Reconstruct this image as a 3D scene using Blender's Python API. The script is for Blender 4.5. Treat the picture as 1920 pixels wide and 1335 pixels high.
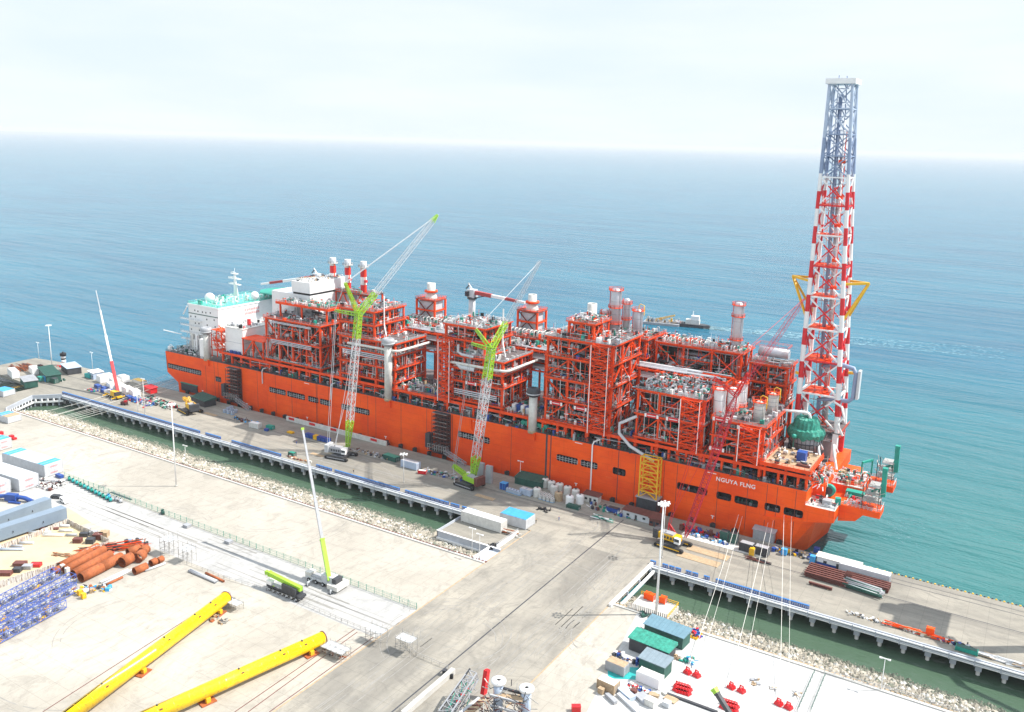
import bpy, math, random
from math import sin, cos, pi, radians, atan2, hypot, sqrt
from mathutils import Vector, Matrix
for o in list(bpy.data.objects): bpy.data.objects.remove(o)
C = bpy.context.scene
COL = C.collection
random.seed(7)
# ---------------------------------------------------------------- camera
FPX, CX, CY, YAW, PIT, ROL = 1632.363, 968.581, 625.195, -0.544358, 0.216376, -0.0275021
CAMH, Q = 155.0, 6.0
_fw = Vector((sin(YAW)*cos(PIT), cos(YAW)*cos(PIT), -sin(PIT)))
_r = Vector((cos(YAW), -sin(YAW), 0.0)); _d = _fw.cross(_r)
RT = cos(ROL)*_r + sin(ROL)*_d; DN = -sin(ROL)*_r + cos(ROL)*_d; FW = _fw
cam = bpy.data.cameras.new('camera'); camo = bpy.data.objects.new('camera', cam); COL.objects.link(camo)
M3 = Matrix((RT, -DN, -FW)).transposed()
camo.matrix_world = Matrix.Translation((0, 0, CAMH)) @ M3.to_4x4()
cam.sensor_width = 36; cam.lens = FPX/1920*36
cam.shift_x = -(CX-960)/1920; cam.shift_y = (CY-667.5)/1920
cam.clip_start = 1; cam.clip_end = 120000
C.camera = camo
# survey helpers: where a sight line meets a level (G) or the vertical plane y = Y (F)
def ray(px, py): return RT*(px-CX) + DN*(py-CY) + FW*FPX
def G(px, py, z=Q):
    v = ray(px, py); t = (z-CAMH)/v.z; return Vector((v.x*t, v.y*t, z))
def F(px, py, Y):
    v = ray(px, py); t = Y/v.y; return Vector((v.x*t, Y, CAMH+v.z*t))
# ---------------------------------------------------------------- light
SUN_EL, SX, SY = radians(50), 0.8165, 0.5774
w = bpy.data.worlds.new('World'); C.world = w; w.use_nodes = True
nt = w.node_tree; bg = nt.nodes['Background']
sky = nt.nodes.new('ShaderNodeTexSky'); sky.sky_type = 'NISHITA'; sky.sun_disc = False
sky.sun_elevation = SUN_EL; sky.sun_rotation = atan2(SX, SY); sky.air_density = 1.0; sky.dust_density = 1.0; sky.ozone_density = 1.5
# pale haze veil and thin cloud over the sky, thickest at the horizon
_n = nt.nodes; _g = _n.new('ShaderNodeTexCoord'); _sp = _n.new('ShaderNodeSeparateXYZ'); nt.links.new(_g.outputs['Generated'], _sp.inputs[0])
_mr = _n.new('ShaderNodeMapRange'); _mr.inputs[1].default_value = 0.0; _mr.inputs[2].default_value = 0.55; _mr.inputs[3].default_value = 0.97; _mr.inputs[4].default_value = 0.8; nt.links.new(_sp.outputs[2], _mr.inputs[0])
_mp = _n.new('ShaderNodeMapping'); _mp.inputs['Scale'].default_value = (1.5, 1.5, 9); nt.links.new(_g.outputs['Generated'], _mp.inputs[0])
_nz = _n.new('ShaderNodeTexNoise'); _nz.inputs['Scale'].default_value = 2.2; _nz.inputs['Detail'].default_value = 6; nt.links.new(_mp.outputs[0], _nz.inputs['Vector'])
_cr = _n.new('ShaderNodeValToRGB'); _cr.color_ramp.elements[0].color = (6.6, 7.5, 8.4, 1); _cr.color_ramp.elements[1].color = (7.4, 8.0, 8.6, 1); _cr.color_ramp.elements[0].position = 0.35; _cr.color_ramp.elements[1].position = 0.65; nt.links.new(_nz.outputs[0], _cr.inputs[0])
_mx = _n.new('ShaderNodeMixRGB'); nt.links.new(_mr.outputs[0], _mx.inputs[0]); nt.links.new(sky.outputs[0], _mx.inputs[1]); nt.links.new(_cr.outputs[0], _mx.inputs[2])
_m2 = _n.new('ShaderNodeMapRange'); _m2.inputs[1].default_value = 0.2; _m2.inputs[2].default_value = 0.6; _m2.inputs[3].default_value = 1.0; _m2.inputs[4].default_value = 1.35; nt.links.new(_sp.outputs[2], _m2.inputs[0])  # added fill: sky overhead brightened to lift the shaded hull side
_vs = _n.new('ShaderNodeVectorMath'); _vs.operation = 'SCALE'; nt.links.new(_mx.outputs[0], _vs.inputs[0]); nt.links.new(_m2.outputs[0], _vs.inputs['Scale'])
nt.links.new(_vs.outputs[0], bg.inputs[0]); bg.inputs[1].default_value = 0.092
sl = bpy.data.lights.new('sun', 'SUN'); sl.energy = 4.9; sl.angle = radians(0.5); sl.color = (1.0, 0.95, 0.88)
so = bpy.data.objects.new('sun', sl); COL.objects.link(so)
so.rotation_euler = Vector((SX*cos(SUN_EL), SY*cos(SUN_EL), sin(SUN_EL))).to_track_quat('Z', 'Y').to_euler()
C.view_settings.view_transform = 'Standard'; C.view_settings.look = 'None'
C.view_settings.exposure = 0.5; C.view_settings.gamma = 1.0; C.view_settings.use_curve_mapping = False
C.cycles.volume_bounces = 0; C.cycles.max_bounces = 8
# ---------------------------------------------------------------- materials
MT = {}
def ang(a, c):
    p, q_ = G(*a), G(*c); return atan2(q_.y-p.y, q_.x-p.x)
def mat(name, rgb, rough=0.6, metal=0.0, var=0.15, scale=0.5, bump=0.0, spec=None, rust=None):
    if name in MT: return MT[name]
    m = bpy.data.materials.new(name); m.use_nodes = True; MT[name] = m
    n = m.node_tree.nodes; l = m.node_tree.links; b = n['Principled BSDF']
    b.inputs['Roughness'].default_value = rough; b.inputs['Metallic'].default_value = metal
    if spec is not None: b.inputs['Specular IOR Level'].default_value = spec
    tc = n.new('ShaderNodeTexCoord'); nz = n.new('ShaderNodeTexNoise')
    nz.inputs['Scale'].default_value = scale; nz.inputs['Detail'].default_value = 6; nz.inputs['Roughness'].default_value = 0.65
    l.new(tc.outputs['Object'], nz.inputs['Vector'])
    rp = n.new('ShaderNodeValToRGB'); l.new(nz.outputs['Fac'], rp.inputs['Fac'])
    e = rp.color_ramp.elements; e[0].position = 0.3; e[1].position = 0.7
    e[0].color = tuple(c*(1-var) for c in rgb)+(1,); e[1].color = tuple(min(1, c*(1+var)) for c in rgb)+(1,)
    out = rp.outputs['Color']
    if rust:
        n2 = n.new('ShaderNodeTexNoise'); n2.inputs['Scale'].default_value = scale*4; n2.inputs['Detail'].default_value = 8
        l.new(tc.outputs['Object'], n2.inputs['Vector'])
        r2 = n.new('ShaderNodeValToRGB'); l.new(n2.outputs['Fac'], r2.inputs['Fac']); r2.color_ramp.elements[0].position = 0.55; r2.color_ramp.elements[1].position = 0.68
        mx = n.new('ShaderNodeMixRGB'); l.new(r2.outputs['Color'], mx.inputs['Fac']); l.new(out, mx.inputs['Color1']); mx.inputs['Color2'].default_value = rust+(1,)
        out = mx.outputs['Color']
    l.new(out, b.inputs['Base Color'])
    if bump:
        bp = n.new('ShaderNodeBump'); bp.inputs['Strength'].default_value = bump; bp.inputs['Distance'].default_value = 0.3
        l.new(nz.outputs['Fac'], bp.inputs['Height']); l.new(bp.outputs['Normal'], b.inputs['Normal'])
    return m
def conc(name, c1, c2, c3, big=0.012, streak=(0.05, 0.006), rough=0.9, joints=True, lanes=None):
    """weathered concrete: broad stains, tyre streaks, fine grain, slab joints"""
    m = bpy.data.materials.new(name); m.use_nodes = True; MT[name] = m
    n = m.node_tree.nodes; l = m.node_tree.links; b = n['Principled BSDF']; b.inputs['Roughness'].default_value = rough
    tc = n.new('ShaderNodeTexCoord')
    def noise(sc, det=5, v=None, dist=0.0, rgh=0.6):
        z = n.new('ShaderNodeTexNoise'); z.inputs['Scale'].default_value = sc; z.inputs['Detail'].default_value = det
        z.inputs['Distortion'].default_value = dist; z.inputs['Roughness'].default_value = rgh
        l.new(v if v else tc.outputs['Object'], z.inputs['Vector']); return z.outputs['Fac']
    def ramp(f, a, b_):
        r = n.new('ShaderNodeMapRange'); r.inputs[1].default_value = a; r.inputs[2].default_value = b_; l.new(f, r.inputs[0]); return r.outputs[0]
    def mix(f, a, b_):
        x = n.new('ShaderNodeMixRGB'); l.new(f, x.inputs[0])
        for i, c in ((1, a), (2, b_)):
            if isinstance(c, tuple): x.inputs[i].default_value = c+(1,)
            else: l.new(c, x.inputs[i])
        return x.outputs[0]
    mp = n.new('ShaderNodeMapping'); mp.inputs['Scale'].default_value = (streak[0], streak[1], 1); mp.inputs['Rotation'].default_value = (0, 0, 0.1)
    l.new(tc.outputs['Object'], mp.inputs['Vector'])
    wv = n.new('ShaderNodeVectorMath'); wv.operation = 'ADD'; l.new(mp.outputs[0], wv.inputs[0])
    nz = n.new('ShaderNodeTexNoise'); nz.inputs['Scale'].default_value = 0.03; l.new(tc.outputs['Object'], nz.inputs['Vector'])
    sc = n.new('ShaderNodeVectorMath'); sc.operation = 'SCALE'; sc.inputs['Scale'].default_value = 1.6; l.new(nz.outputs['Color'], sc.inputs[0]); l.new(sc.outputs[0], wv.inputs[1])
    col = mix(ramp(noise(big, 6, dist=0.8), 0.36, 0.64), c1, c2)
    f1 = n.new('ShaderNodeMath'); f1.operation = 'MULTIPLY'; l.new(ramp(noise(7, 8, wv.outputs[0], rgh=0.7), 0.5, 0.72), f1.inputs[0]); f1.inputs[1].default_value = 0.8
    col = mix(f1.outputs[0], col, c3)
    if lanes:
        m9 = n.new('ShaderNodeMapping'); m9.inputs['Scale'].default_value = lanes+(1,); l.new(tc.outputs['Object'], m9.inputs[0]); f9 = n.new('ShaderNodeMath'); f9.operation = 'MULTIPLY'; l.new(ramp(noise(1, 4, m9.outputs[0], dist=0.6), 0.46, 0.62), f9.inputs[0]); f9.inputs[1].default_value = 0.6; col = mix(f9.outputs[0], col, tuple(c*0.85 for c in c3))
    f5 = n.new('ShaderNodeMath'); f5.operation = 'MULTIPLY'; l.new(ramp(noise(0.06, 9, rgh=0.8, dist=1.5), 0.52, 0.62), f5.inputs[0]); f5.inputs[1].default_value = 0.4
    col = mix(f5.outputs[0], col, tuple(c*0.8 for c in c3))
    f2 = n.new('ShaderNodeMath'); f2.operation = 'MULTIPLY'; l.new(ramp(noise(0.35, 8, rgh=0.75), 0.5, 0.8), f2.inputs[0]); f2.inputs[1].default_value = 0.35
    col = mix(f2.outputs[0], col, tuple(c*0.72 for c in c3))
    if joints:
        br = n.new('ShaderNodeTexBrick'); br.offset = 0; br.inputs['Scale'].default_value = 1; br.inputs['Mortar Size'].default_value = 0.012
        br.inputs['Brick Width'].default_value = 1; br.inputs['Row Height'].default_value = 1; br.inputs['Mortar Smooth'].default_value = 0
        m2 = n.new('ShaderNodeMapping'); m2.inputs['Scale'].default_value = (1/6.2, 1/6.2, 1); l.new(tc.outputs['Object'], m2.inputs['Vector']); l.new(m2.outputs[0], br.inputs['Vector'])
        f3 = n.new('ShaderNodeMath'); f3.operation = 'MULTIPLY'; l.new(br.outputs['Fac'], f3.inputs[0]); f3.inputs[1].default_value = 0.3
        col = mix(f3.outputs[0], col, tuple(c*0.5 for c in c3))
    l.new(col, b.inputs['Base Color'])
    return m
ORANGE = mat('hull_orange', (0.86, 0.062, 0.006), 0.45, var=0.06, scale=0.08)
def hullpaint():
    m = bpy.data.materials.new('hull_orange_paint'); m.use_nodes = True; n = m.node_tree.nodes; l = m.node_tree.links; b = n['Principled BSDF']; b.inputs['Roughness'].default_value = 0.55; b.inputs['Specular IOR Level'].default_value = 0.25
    tc = n.new('ShaderNodeTexCoord'); last = (0.95, 0.105, 0.004)
    def layer(prev, sx, sy, sz, sc, lo, hi, c, am, det=7):
        mp = n.new('ShaderNodeMapping'); mp.inputs['Scale'].default_value = (sx, sy, sz); l.new(tc.outputs['Object'], mp.inputs[0]); z = n.new('ShaderNodeTexNoise'); z.inputs['Scale'].default_value = sc; z.inputs['Detail'].default_value = det; z.inputs['Roughness'].default_value = .7; l.new(mp.outputs[0], z.inputs['Vector'])
        r = n.new('ShaderNodeMapRange'); r.inputs[1].default_value = lo; r.inputs[2].default_value = hi; r.inputs[4].default_value = am; l.new(z.outputs[0], r.inputs[0]); x = n.new('ShaderNodeMixRGB'); l.new(r.outputs[0], x.inputs[0])
        if isinstance(prev, tuple): x.inputs[1].default_value = prev+(1,)
        else: l.new(prev, x.inputs[1])
        x.inputs[2].default_value = c+(1,); return x.outputs[0]
    o = layer(last, .03, .03, .06, 1, .4, .6, (0.78, 0.062, 0.004), .9); o = layer(o, .9, .9, .05, 1, .6, .72, (0.34, 0.045, 0.015), .55); o = layer(o, .25, .25, .25, 1, .62, .66, (0.90, 0.16, 0.03), .4); o = layer(o, .06, .06, .5, 1, .64, .7, (0.45, 0.06, 0.02), .4)
    br = n.new('ShaderNodeTexBrick'); br.inputs['Scale'].default_value = 1; br.inputs['Mortar Size'].default_value = .006; br.inputs['Brick Width'].default_value = 1; br.inputs['Row Height'].default_value = .25; cb = n.new('ShaderNodeSeparateXYZ'); l.new(tc.outputs['Object'], cb.inputs[0]); cc = n.new('ShaderNodeCombineXYZ'); l.new(cb.outputs[0], cc.inputs[0]); l.new(cb.outputs[2], cc.inputs[1]); m2 = n.new('ShaderNodeMapping'); m2.inputs['Scale'].default_value = (1/12, 1/12, 1); l.new(cc.outputs[0], m2.inputs[0]); l.new(m2.outputs[0], br.inputs['Vector'])
    f = n.new('ShaderNodeMath'); f.operation = 'MULTIPLY'; f.inputs[1].default_value = .2; l.new(br.outputs['Fac'], f.inputs[0]); x = n.new('ShaderNodeMixRGB'); l.new(f.outputs[0], x.inputs[0]); l.new(o, x.inputs[1]); x.inputs[2].default_value = (0.3, 0.03, 0.01, 1); l.new(x.outputs[0], b.inputs['Base Color'])
    z = n.new('ShaderNodeTexNoise'); z.inputs['Scale'].default_value = .5; l.new(tc.outputs['Object'], z.inputs['Vector']); bp = n.new('ShaderNodeBump'); bp.inputs['Distance'].default_value = .12; l.new(z.outputs[0], bp.inputs['Height']); l.new(bp.outputs[0], b.inputs['Normal'])
    return m
ORANGE = hullpaint()
RED = mat('steel_orange_red', (0.82, 0.066, 0.006), 0.55, var=0.25, scale=0.3, spec=0.3)
PRED = mat('signal_red', (0.62, 0.012, 0.018), 0.45, var=0.1)
WHITE = mat('white_paint', (0.80, 0.80, 0.79), 0.5, var=0.05, scale=0.3)
OFFW = mat('soiled_white', (0.62, 0.61, 0.57), 0.6, var=0.15, scale=0.6)
GREY = mat('grey_paint', (0.34, 0.35, 0.37), 0.5, var=0.15, scale=0.6)
PIPE = mat('pipe_cladding', (0.56, 0.57, 0.60), 0.38, metal=0.45, var=0.1, scale=0.8)
LGREY = mat('light_grey', (0.52, 0.54, 0.56), 0.5, var=0.12)
DGREY = mat('dark_grey', (0.045, 0.048, 0.056), 0.6, var=0.3, scale=0.6)
BLACK = mat('near_black', (0.008, 0.009, 0.011), 0.7, var=0.3)
GRATE = mat('deck_grating', (0.12, 0.10, 0.10), 0.7, var=0.4, scale=0.7)
GREEN = mat('valve_green', (0.02, 0.26, 0.19), 0.45, var=0.2)
TEAL = mat('teal_paint', (0.012, 0.29, 0.22), 0.5, var=0.2)
TARP = mat('green_tarpaulin', (0.03, 0.26, 0.19), 0.55, var=0.35, scale=0.8, bump=0.6)
DGREEN = mat('dark_green', (0.02, 0.09, 0.07), 0.6, var=0.3)
LIME = mat('lime_green', (0.30, 0.55, 0.03), 0.4, var=0.08)
YEL = mat('crane_yellow', (0.78, 0.44, 0.015), 0.4, var=0.1)
PYEL = mat('pile_yellow', (0.86, 0.56, 0.006), 0.32, var=0.12, scale=0.35, rust=(0.60, 0.36, 0.03))
BLUE = mat('blue_paint', (0.018, 0.07, 0.30), 0.45, var=0.2)
SKYB = mat('sky_blue_sheet', (0.05, 0.33, 0.66), 0.5, var=0.15)
NAVY = mat('flare_blue_grey', (0.24, 0.31, 0.45), 0.5, var=0.1)
PBLUE = mat('pale_blue_grey', (0.42, 0.50, 0.62), 0.5, var=0.1)
RUST = mat('rust_orange', (0.36, 0.10, 0.03), 0.8, var=0.3, scale=0.5, rust=(0.20, 0.055, 0.02))
BROWN = mat('red_brown_steel', (0.14, 0.045, 0.035), 0.7, var=0.3)
WOOD = mat('timber', (0.40, 0.29, 0.18), 0.8, var=0.25, scale=0.9)
SCAF = mat('scaffold_steel', (0.42, 0.41, 0.39), 0.5, metal=0.3, var=0.3)
GLASS = mat('dark_glass', (0.03, 0.04, 0.05), 0.1, var=0.1)
RUBBER = mat('rubber', (0.02, 0.02, 0.02), 0.8, var=0.2)
ROPE = mat('pale_rope', (0.72, 0.71, 0.66), 0.8, var=0.1)
ROCK = mat('rock', (0.40, 0.365, 0.30), 0.9, var=0.3, scale=0.35)
ROCKD = mat('wet_rock', (0.16, 0.17, 0.13), 0.8, var=0.4, scale=0.35)
SAND = mat('sand', (0.56, 0.45, 0.28), 0.95, var=0.15, scale=0.1)
BLUEG = mat('girder_blue_grey', (0.20, 0.26, 0.33), 0.45, var=0.08, scale=0.2)
PTEAL = mat('pale_green_deck', (0.12, 0.50, 0.42), 0.6, var=0.2)
TRUSSB = mat('truss_blue', (0.09, 0.14, 0.42), 0.45, var=0.2)
CYAN = mat('cyan_sheet', (0.02, 0.36, 0.35), 0.5, var=0.1)
CYARD = conc('yard_concrete', (0.36, 0.330, 0.280), (0.46, 0.430, 0.375), (0.290, 0.268, 0.230))
CROAD = conc('road_concrete', (0.36, 0.352, 0.335), (0.455, 0.447, 0.435), (0.28, 0.282, 0.282))
CCAUS = conc('causeway_concrete', (0.235, 0.222, 0.195), (0.395, 0.360, 0.298), (0.190, 0.178, 0.156), big=0.02, streak=(0.05, 0.004), lanes=(0.07, 0.009))
CQUAY = conc('quay_concrete', (0.234, 0.218, 0.183), (0.343, 0.316, 0.265), (0.195, 0.183, 0.160), streak=(0.006, 0.05), lanes=(0.008, 0.09))
CWHT = conc('new_concrete', (0.46, 0.456, 0.443), (0.54, 0.536, 0.523), (0.391, 0.383, 0.365))
CWALL = mat('wall_concrete', (0.48, 0.47, 0.44), 0.85, var=0.15, scale=0.2)
CSHD = mat('beam_concrete', (0.42, 0.45, 0.50), 0.8, var=0.12, scale=0.3)
# ---------------------------------------------------------------- mesh builder
class MB:
    def __init__(s, off=(0, 0, 0)): s.v = []; s.f = []; s.m = []; s.mats = []; s.off = Vector(off); s.smooth = []
    def mi(s, m):
        if m not in s.mats: s.mats.append(m)
        return s.mats.index(m)
    def add(s, vs, fs, m, sm=False):
        b = len(s.v); s.v += [tuple(Vector(v)) for v in vs]; k = s.mi(m)
        for f in fs: s.f.append(tuple(b+i for i in f)); s.m.append(k); s.smooth.append(sm)
    def box(s, a, b, m):
        x0, y0, z0 = a; x1, y1, z1 = b
        s.add([(x0,y0,z0),(x1,y0,z0),(x1,y1,z0),(x0,y1,z0),(x0,y0,z1),(x1,y0,z1),(x1,y1,z1),(x0,y1,z1)],
              [(0,3,2,1),(4,5,6,7),(0,1,5,4),(1,2,6,5),(2,3,7,6),(3,0,4,7)], m)
    def obox(s, c, sz, rz, m, taper=1.0):
        c = Vector(c); hx, hy, h = sz[0]/2, sz[1]/2, sz[2]; ca, sa = cos(rz), sin(rz); vs = []
        for z, t in ((0, 1), (h, taper)):
            for x, y in ((-hx,-hy),(hx,-hy),(hx,hy),(-hx,hy)):
                x *= t; y *= t; vs.append((c.x+x*ca-y*sa, c.y+x*sa+y*ca, c.z+z))
        s.add(vs, [(0,3,2,1),(4,5,6,7),(0,1,5,4),(1,2,6,5),(2,3,7,6),(3,0,4,7)], m)
    def beam(s, p, q, wd, m, h=None):
        p = Vector(p); q = Vector(q); d = q-p
        if d.length < 1e-5: return
        d.normalize(); u = Vector((0, 0, 1)) if abs(d.z) < 0.95 else Vector((1, 0, 0))
        a = d.cross(u).normalized()*(wd/2); b = a.cross(d).normalized()*((h or wd)/2)
        s.add([p-a-b, p+a-b, p+a+b, p-a+b, q-a-b, q+a-b, q+a+b, q-a+b], [(0,1,2,3),(7,6,5,4),(1,0,4,5),(2,1,5,6),(3,2,6,7),(0,3,7,4)], m)
    def cyl(s, p, q, r, m, n=8, r2=None, caps=True):
        p = Vector(p); q = Vector(q); d = (q-p).normalized(); u = Vector((0, 0, 1)) if abs(d.z) < 0.95 else Vector((1, 0, 0))
        a = d.cross(u).normalized(); b = a.cross(d).normalized(); r2 = r if r2 is None else r2; vs = []
        for c, rr in ((p, r), (q, r2)):
            for i in range(n): t = 2*pi*i/n; vs.append(c+(a*cos(t)+b*sin(t))*rr)
        s.add(vs, [(i, (i+1) % n, n+(i+1) % n, n+i) for i in range(n)], m, n >= 8)
        if caps:
            k = len(s.v)-2*n
            for f in (tuple(range(n))[::-1], tuple(range(n, 2*n))): s.f.append(tuple(k+i for i in f)); s.m.append(s.mi(m)); s.smooth.append(False)
    def tube(s, pts, r, m, n=6):
        pts = [Vector(p) for p in pts]; base = len(s.v); vs = []; prev = None
        for i, p in enumerate(pts):
            d = (pts[min(i+1, len(pts)-1)]-pts[max(i-1, 0)]).normalized()
            if prev is None: prev = d.orthogonal().normalized()
            a = (prev-d*prev.dot(d)).normalized(); prev = a; b = d.cross(a)
            for k in range(n): t = 2*pi*k/n; vs.append(p+(a*cos(t)+b*sin(t))*r)
        s.add(vs, [(i*n+k, i*n+(k+1) % n, (i+1)*n+(k+1) % n, (i+1)*n+k) for i in range(len(pts)-1) for k in range(n)], m, n >= 6)
    def lathe(s, c, prof, m, n=16):
        c = Vector(c); vs = [(c.x+r*cos(2*pi*i/n), c.y+r*sin(2*pi*i/n), c.z+z) for r, z in prof for i in range(n)]
        s.add(vs, [(j*n+i, j*n+(i+1) % n, (j+1)*n+(i+1) % n, (j+1)*n+i) for j in range(len(prof)-1) for i in range(n)], m, True)
    def prism(s, poly, z0, z1, m, mtop=None):
        n = len(poly); vs = [(x, y, z0) for x, y in poly]+[(x, y, z1) for x, y in poly]
        s.add(vs, [(i, (i+1) % n, n+(i+1) % n, n+i) for i in range(n)]+[tuple(range(n))[::-1]], m)
        s.add(vs[n:], [tuple(range(n))], mtop or m)
    def wall(s, a, b, z0, z1, t, m):
        a = Vector(a); b = Vector(b); s.beam((a.x, a.y, (z0+z1)/2), (b.x, b.y, (z0+z1)/2), t, m, z1-z0)
    def rails(s, pts, h, m, step=3.0, th=0.09, close=False):
        pts = [Vector(p) for p in pts]
        if close: pts.append(pts[0])
        for a, b in zip(pts, pts[1:]):
            L = (b-a).length; k = max(1, int(L/step)); up = Vector((0, 0, h))
            s.beam(a+up, b+up, th, m); s.beam(a+up*.5, b+up*.5, th*.8, m)
            for i in range(k+1): p = a.lerp(b, i/k); s.beam(p, p+up, th, m)
    def lattice(s, p, q, w0, w1, m, n=12, r=0.12, br=None, up=(0, 0, 1), taper=0.0, m2=None, cut=None):
        """square lattice boom from p to q; m2 past the fraction cut"""
        p = Vector(p); q = Vector(q); d = (q-p).normalized(); u = Vector(up)
        if abs(d.dot(u)) > 0.9: u = Vector((0, 1, 0))
        a = d.cross(u).normalized(); b = a.cross(d).normalized(); br = br or r*0.6; rings = []
        for i in range(n+1):
            t = i/n; k = 1.0
            if taper: k = min(1, 0.25+t/taper*0.75, 0.25+(1-t)/taper*0.75)
            ww = (w0+(w1-w0)*t)/2*k; c = p.lerp(q, t)
            rings.append([c+a*ww+b*ww, c-a*ww+b*ww, c-a*ww-b*ww, c+a*ww-b*ww])
        for i in range(n):
            mm = m2 if (m2 and cut is not None and i/n >= cut) else m
            for k in range(4):
                s.beam(rings[i][k], rings[i+1][k], r, mm)
                j = (k+1) % 4
                if i % 2: s.beam(rings[i][k], rings[i+1][j], br, mm)
                else: s.beam(rings[i][j], rings[i+1][k], br, mm)
                s.beam(rings[i+1][k], rings[i+1][j], br, mm)
    def build(s, name, parent=None, loc=None):
        me = bpy.data.meshes.new(name); o = Vector(loc) if loc is not None else s.off
        me.from_pydata([(v[0]-o.x, v[1]-o.y, v[2]-o.z) for v in s.v], [], s.f)
        for m in s.mats: me.materials.append(m)
        me.polygons.foreach_set('material_index', s.m); me.polygons.foreach_set('use_smooth', s.smooth); me.update()
        ob = bpy.data.objects.new(name, me); COL.objects.link(ob)
        if parent is not None: ob.parent = parent
        else: ob.location = o
        return ob
def tag(o, label=None, cat=None, group=None, kind=None):
    if label: o['label'] = label
    if cat: o['category'] = cat
    if group: o['group'] = group
    if kind: o['kind'] = kind
    return o
def thing(name, loc, label, cat, group=None, rz=0):
    o = bpy.data.objects.new(name, None); COL.objects.link(o); o.location = loc; o.rotation_euler.z = rz; o.empty_display_size = 1
    return tag(o, label, cat, group)
ORD = ['first', 'second', 'third', 'fourth', 'fifth', 'sixth', 'seventh', 'eighth', 'ninth', 'tenth', 'eleventh', 'twelfth']
def dup(o, loc=None, rz=None, label=None, group=None, parent=None, scale=None):
    c = o.copy(); COL.objects.link(c)
    if parent is not None: c.parent = parent
    if loc is not None: c.location = loc
    if rz is not None: c.rotation_euler.z = rz
    if scale: c.scale = (scale,)*3
    if label: c['label'] = label
    if group: c['group'] = group
    for k in list(o.children): dup(k, parent=c)
    return c
R = random.uniform
# ================================================================ THE SETTING
def sea_material(name, c1, c2, wave=1.0, rough=0.16, silt=None):
    m = bpy.data.materials.new(name); m.use_nodes = True; n = m.node_tree.nodes; l = m.node_tree.links; b = n['Principled BSDF']
    b.inputs['Roughness'].default_value = rough; b.inputs['IOR'].default_value = 1.33; b.inputs['Specular IOR Level'].default_value = 0.36
    tc = n.new('ShaderNodeTexCoord')
    def noise(sc, rot, st, det, rgh=0.55):
        mp = n.new('ShaderNodeMapping'); mp.inputs['Rotation'].default_value = (0, 0, rot); mp.inputs['Scale'].default_value = (sc, sc*st, sc)
        l.new(tc.outputs['Object'], mp.inputs['Vector']); z = n.new('ShaderNodeTexNoise'); z.inputs['Scale'].default_value = 1; z.inputs['Detail'].default_value = det
        z.inputs['Roughness'].default_value = rgh; z.inputs['Distortion'].default_value = 0.4; l.new(mp.outputs[0], z.inputs['Vector']); return z.outputs['Fac']
    a = noise(0.004, 0.4, 3.0, 5); rp = n.new('ShaderNodeValToRGB'); l.new(a, rp.inputs['Fac'])
    rp.color_ramp.elements[0].position = 0.35; rp.color_ramp.elements[1].position = 0.65
    rp.color_ramp.elements[0].color = c1+(1,); rp.color_ramp.elements[1].color = c2+(1,); l.new(rp.outputs[0], b.inputs['Base Color'])
    if silt:   # stirred silt along the berth
        vd = n.new('ShaderNodeVectorMath'); vd.operation = 'DISTANCE'; l.new(tc.outputs['Object'], vd.inputs[0]); vd.inputs[1].default_value = (60, 330, 0)
        mr = n.new('ShaderNodeMapRange'); mr.inputs[1].default_value = 420; mr.inputs[2].default_value = 60; l.new(vd.outputs['Value'], mr.inputs[0])
        mx = n.new('ShaderNodeMixRGB'); l.new(mr.outputs[0], mx.inputs[0]); l.new(rp.outputs[0], mx.inputs[1]); mx.inputs[2].default_value = silt+(1,); l.new(mx.outputs[0], b.inputs['Base Color'])
    h = None
    for sc, rot, st, det, am in ((0.5, 0.3, 1.8, 5, 0.42), (0.08, 0.4, 3.5, 4, 0.9), (0.011, 0.35, 5.0, 5, 5.5)):
        mu = n.new('ShaderNodeMath'); mu.operation = 'MULTIPLY'; l.new(noise(sc, rot, st, det), mu.inputs[0]); mu.inputs[1].default_value = am
        if h is None: h = mu.outputs[0]
        else:
            ad = n.new('ShaderNodeMath'); l.new(h, ad.inputs[0]); l.new(mu.outputs[0], ad.inputs[1]); h = ad.outputs[0]
    bp = n.new('ShaderNodeBump'); bp.inputs['Strength'].default_value = wave; bp.inputs['Distance'].default_value = 1.0
    l.new(h, bp.inputs['Height']); l.new(bp.outputs['Normal'], b.inputs['Normal'])
    return m
SEA = sea_material('sea_water', (0.004, 0.105, 0.180), (0.010, 0.148, 0.225), silt=(0.038, 0.165, 0.162))
BASIN = sea_material('basin_water', (0.05, 0.095, 0.06), (0.075, 0.12, 0.08), wave=0.5)
b = MB(); b.add([(-45000, -3000, 0), (45000, -3000, 0), (45000, 60000, 0), (-45000, 60000, 0)], [(0, 1, 2, 3)], SEA)
tag(b.build('sea'), kind='structure')
YE = 243.0; QE = 276.0; QF = 320.7     # shore edge, quay inner edge, quay outer edge
XA, XC = -158.0, -107.6               # causeway sides
b = MB(); b.add([(-560, YE, .004), (XA, YE, .004), (XA, QF, .004), (-560, QF, .004)], [(0, 1, 2, 3)], BASIN)
b.add([(XC, YE, .004), (400, YE, .004), (400, QF, .004), (XC, QF, .004)], [(0, 1, 2, 3)], BASIN)
tag(b.build('basin_water'), kind='structure')
b = MB(); b.box((-900, -150, -3), (400, YE, 6), CYARD); tag(b.build('yard_ground'), kind='structure')
def sheet(name, poly, z, m):
    b = MB(); b.add([(x, y, z) for x, y in poly], [tuple(range(len(poly)))], m); return tag(b.build(name), kind='structure')
sheet('road', [(-900, 184), (XA, 184), (XA, 204), (-900, 204)], 6.004, CROAD)
b = MB(); b.box((XA, YE, 3.5), (XC, QE-.003, 6.0), CCAUS); tag(b.build('causeway'), kind='structure')
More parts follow.
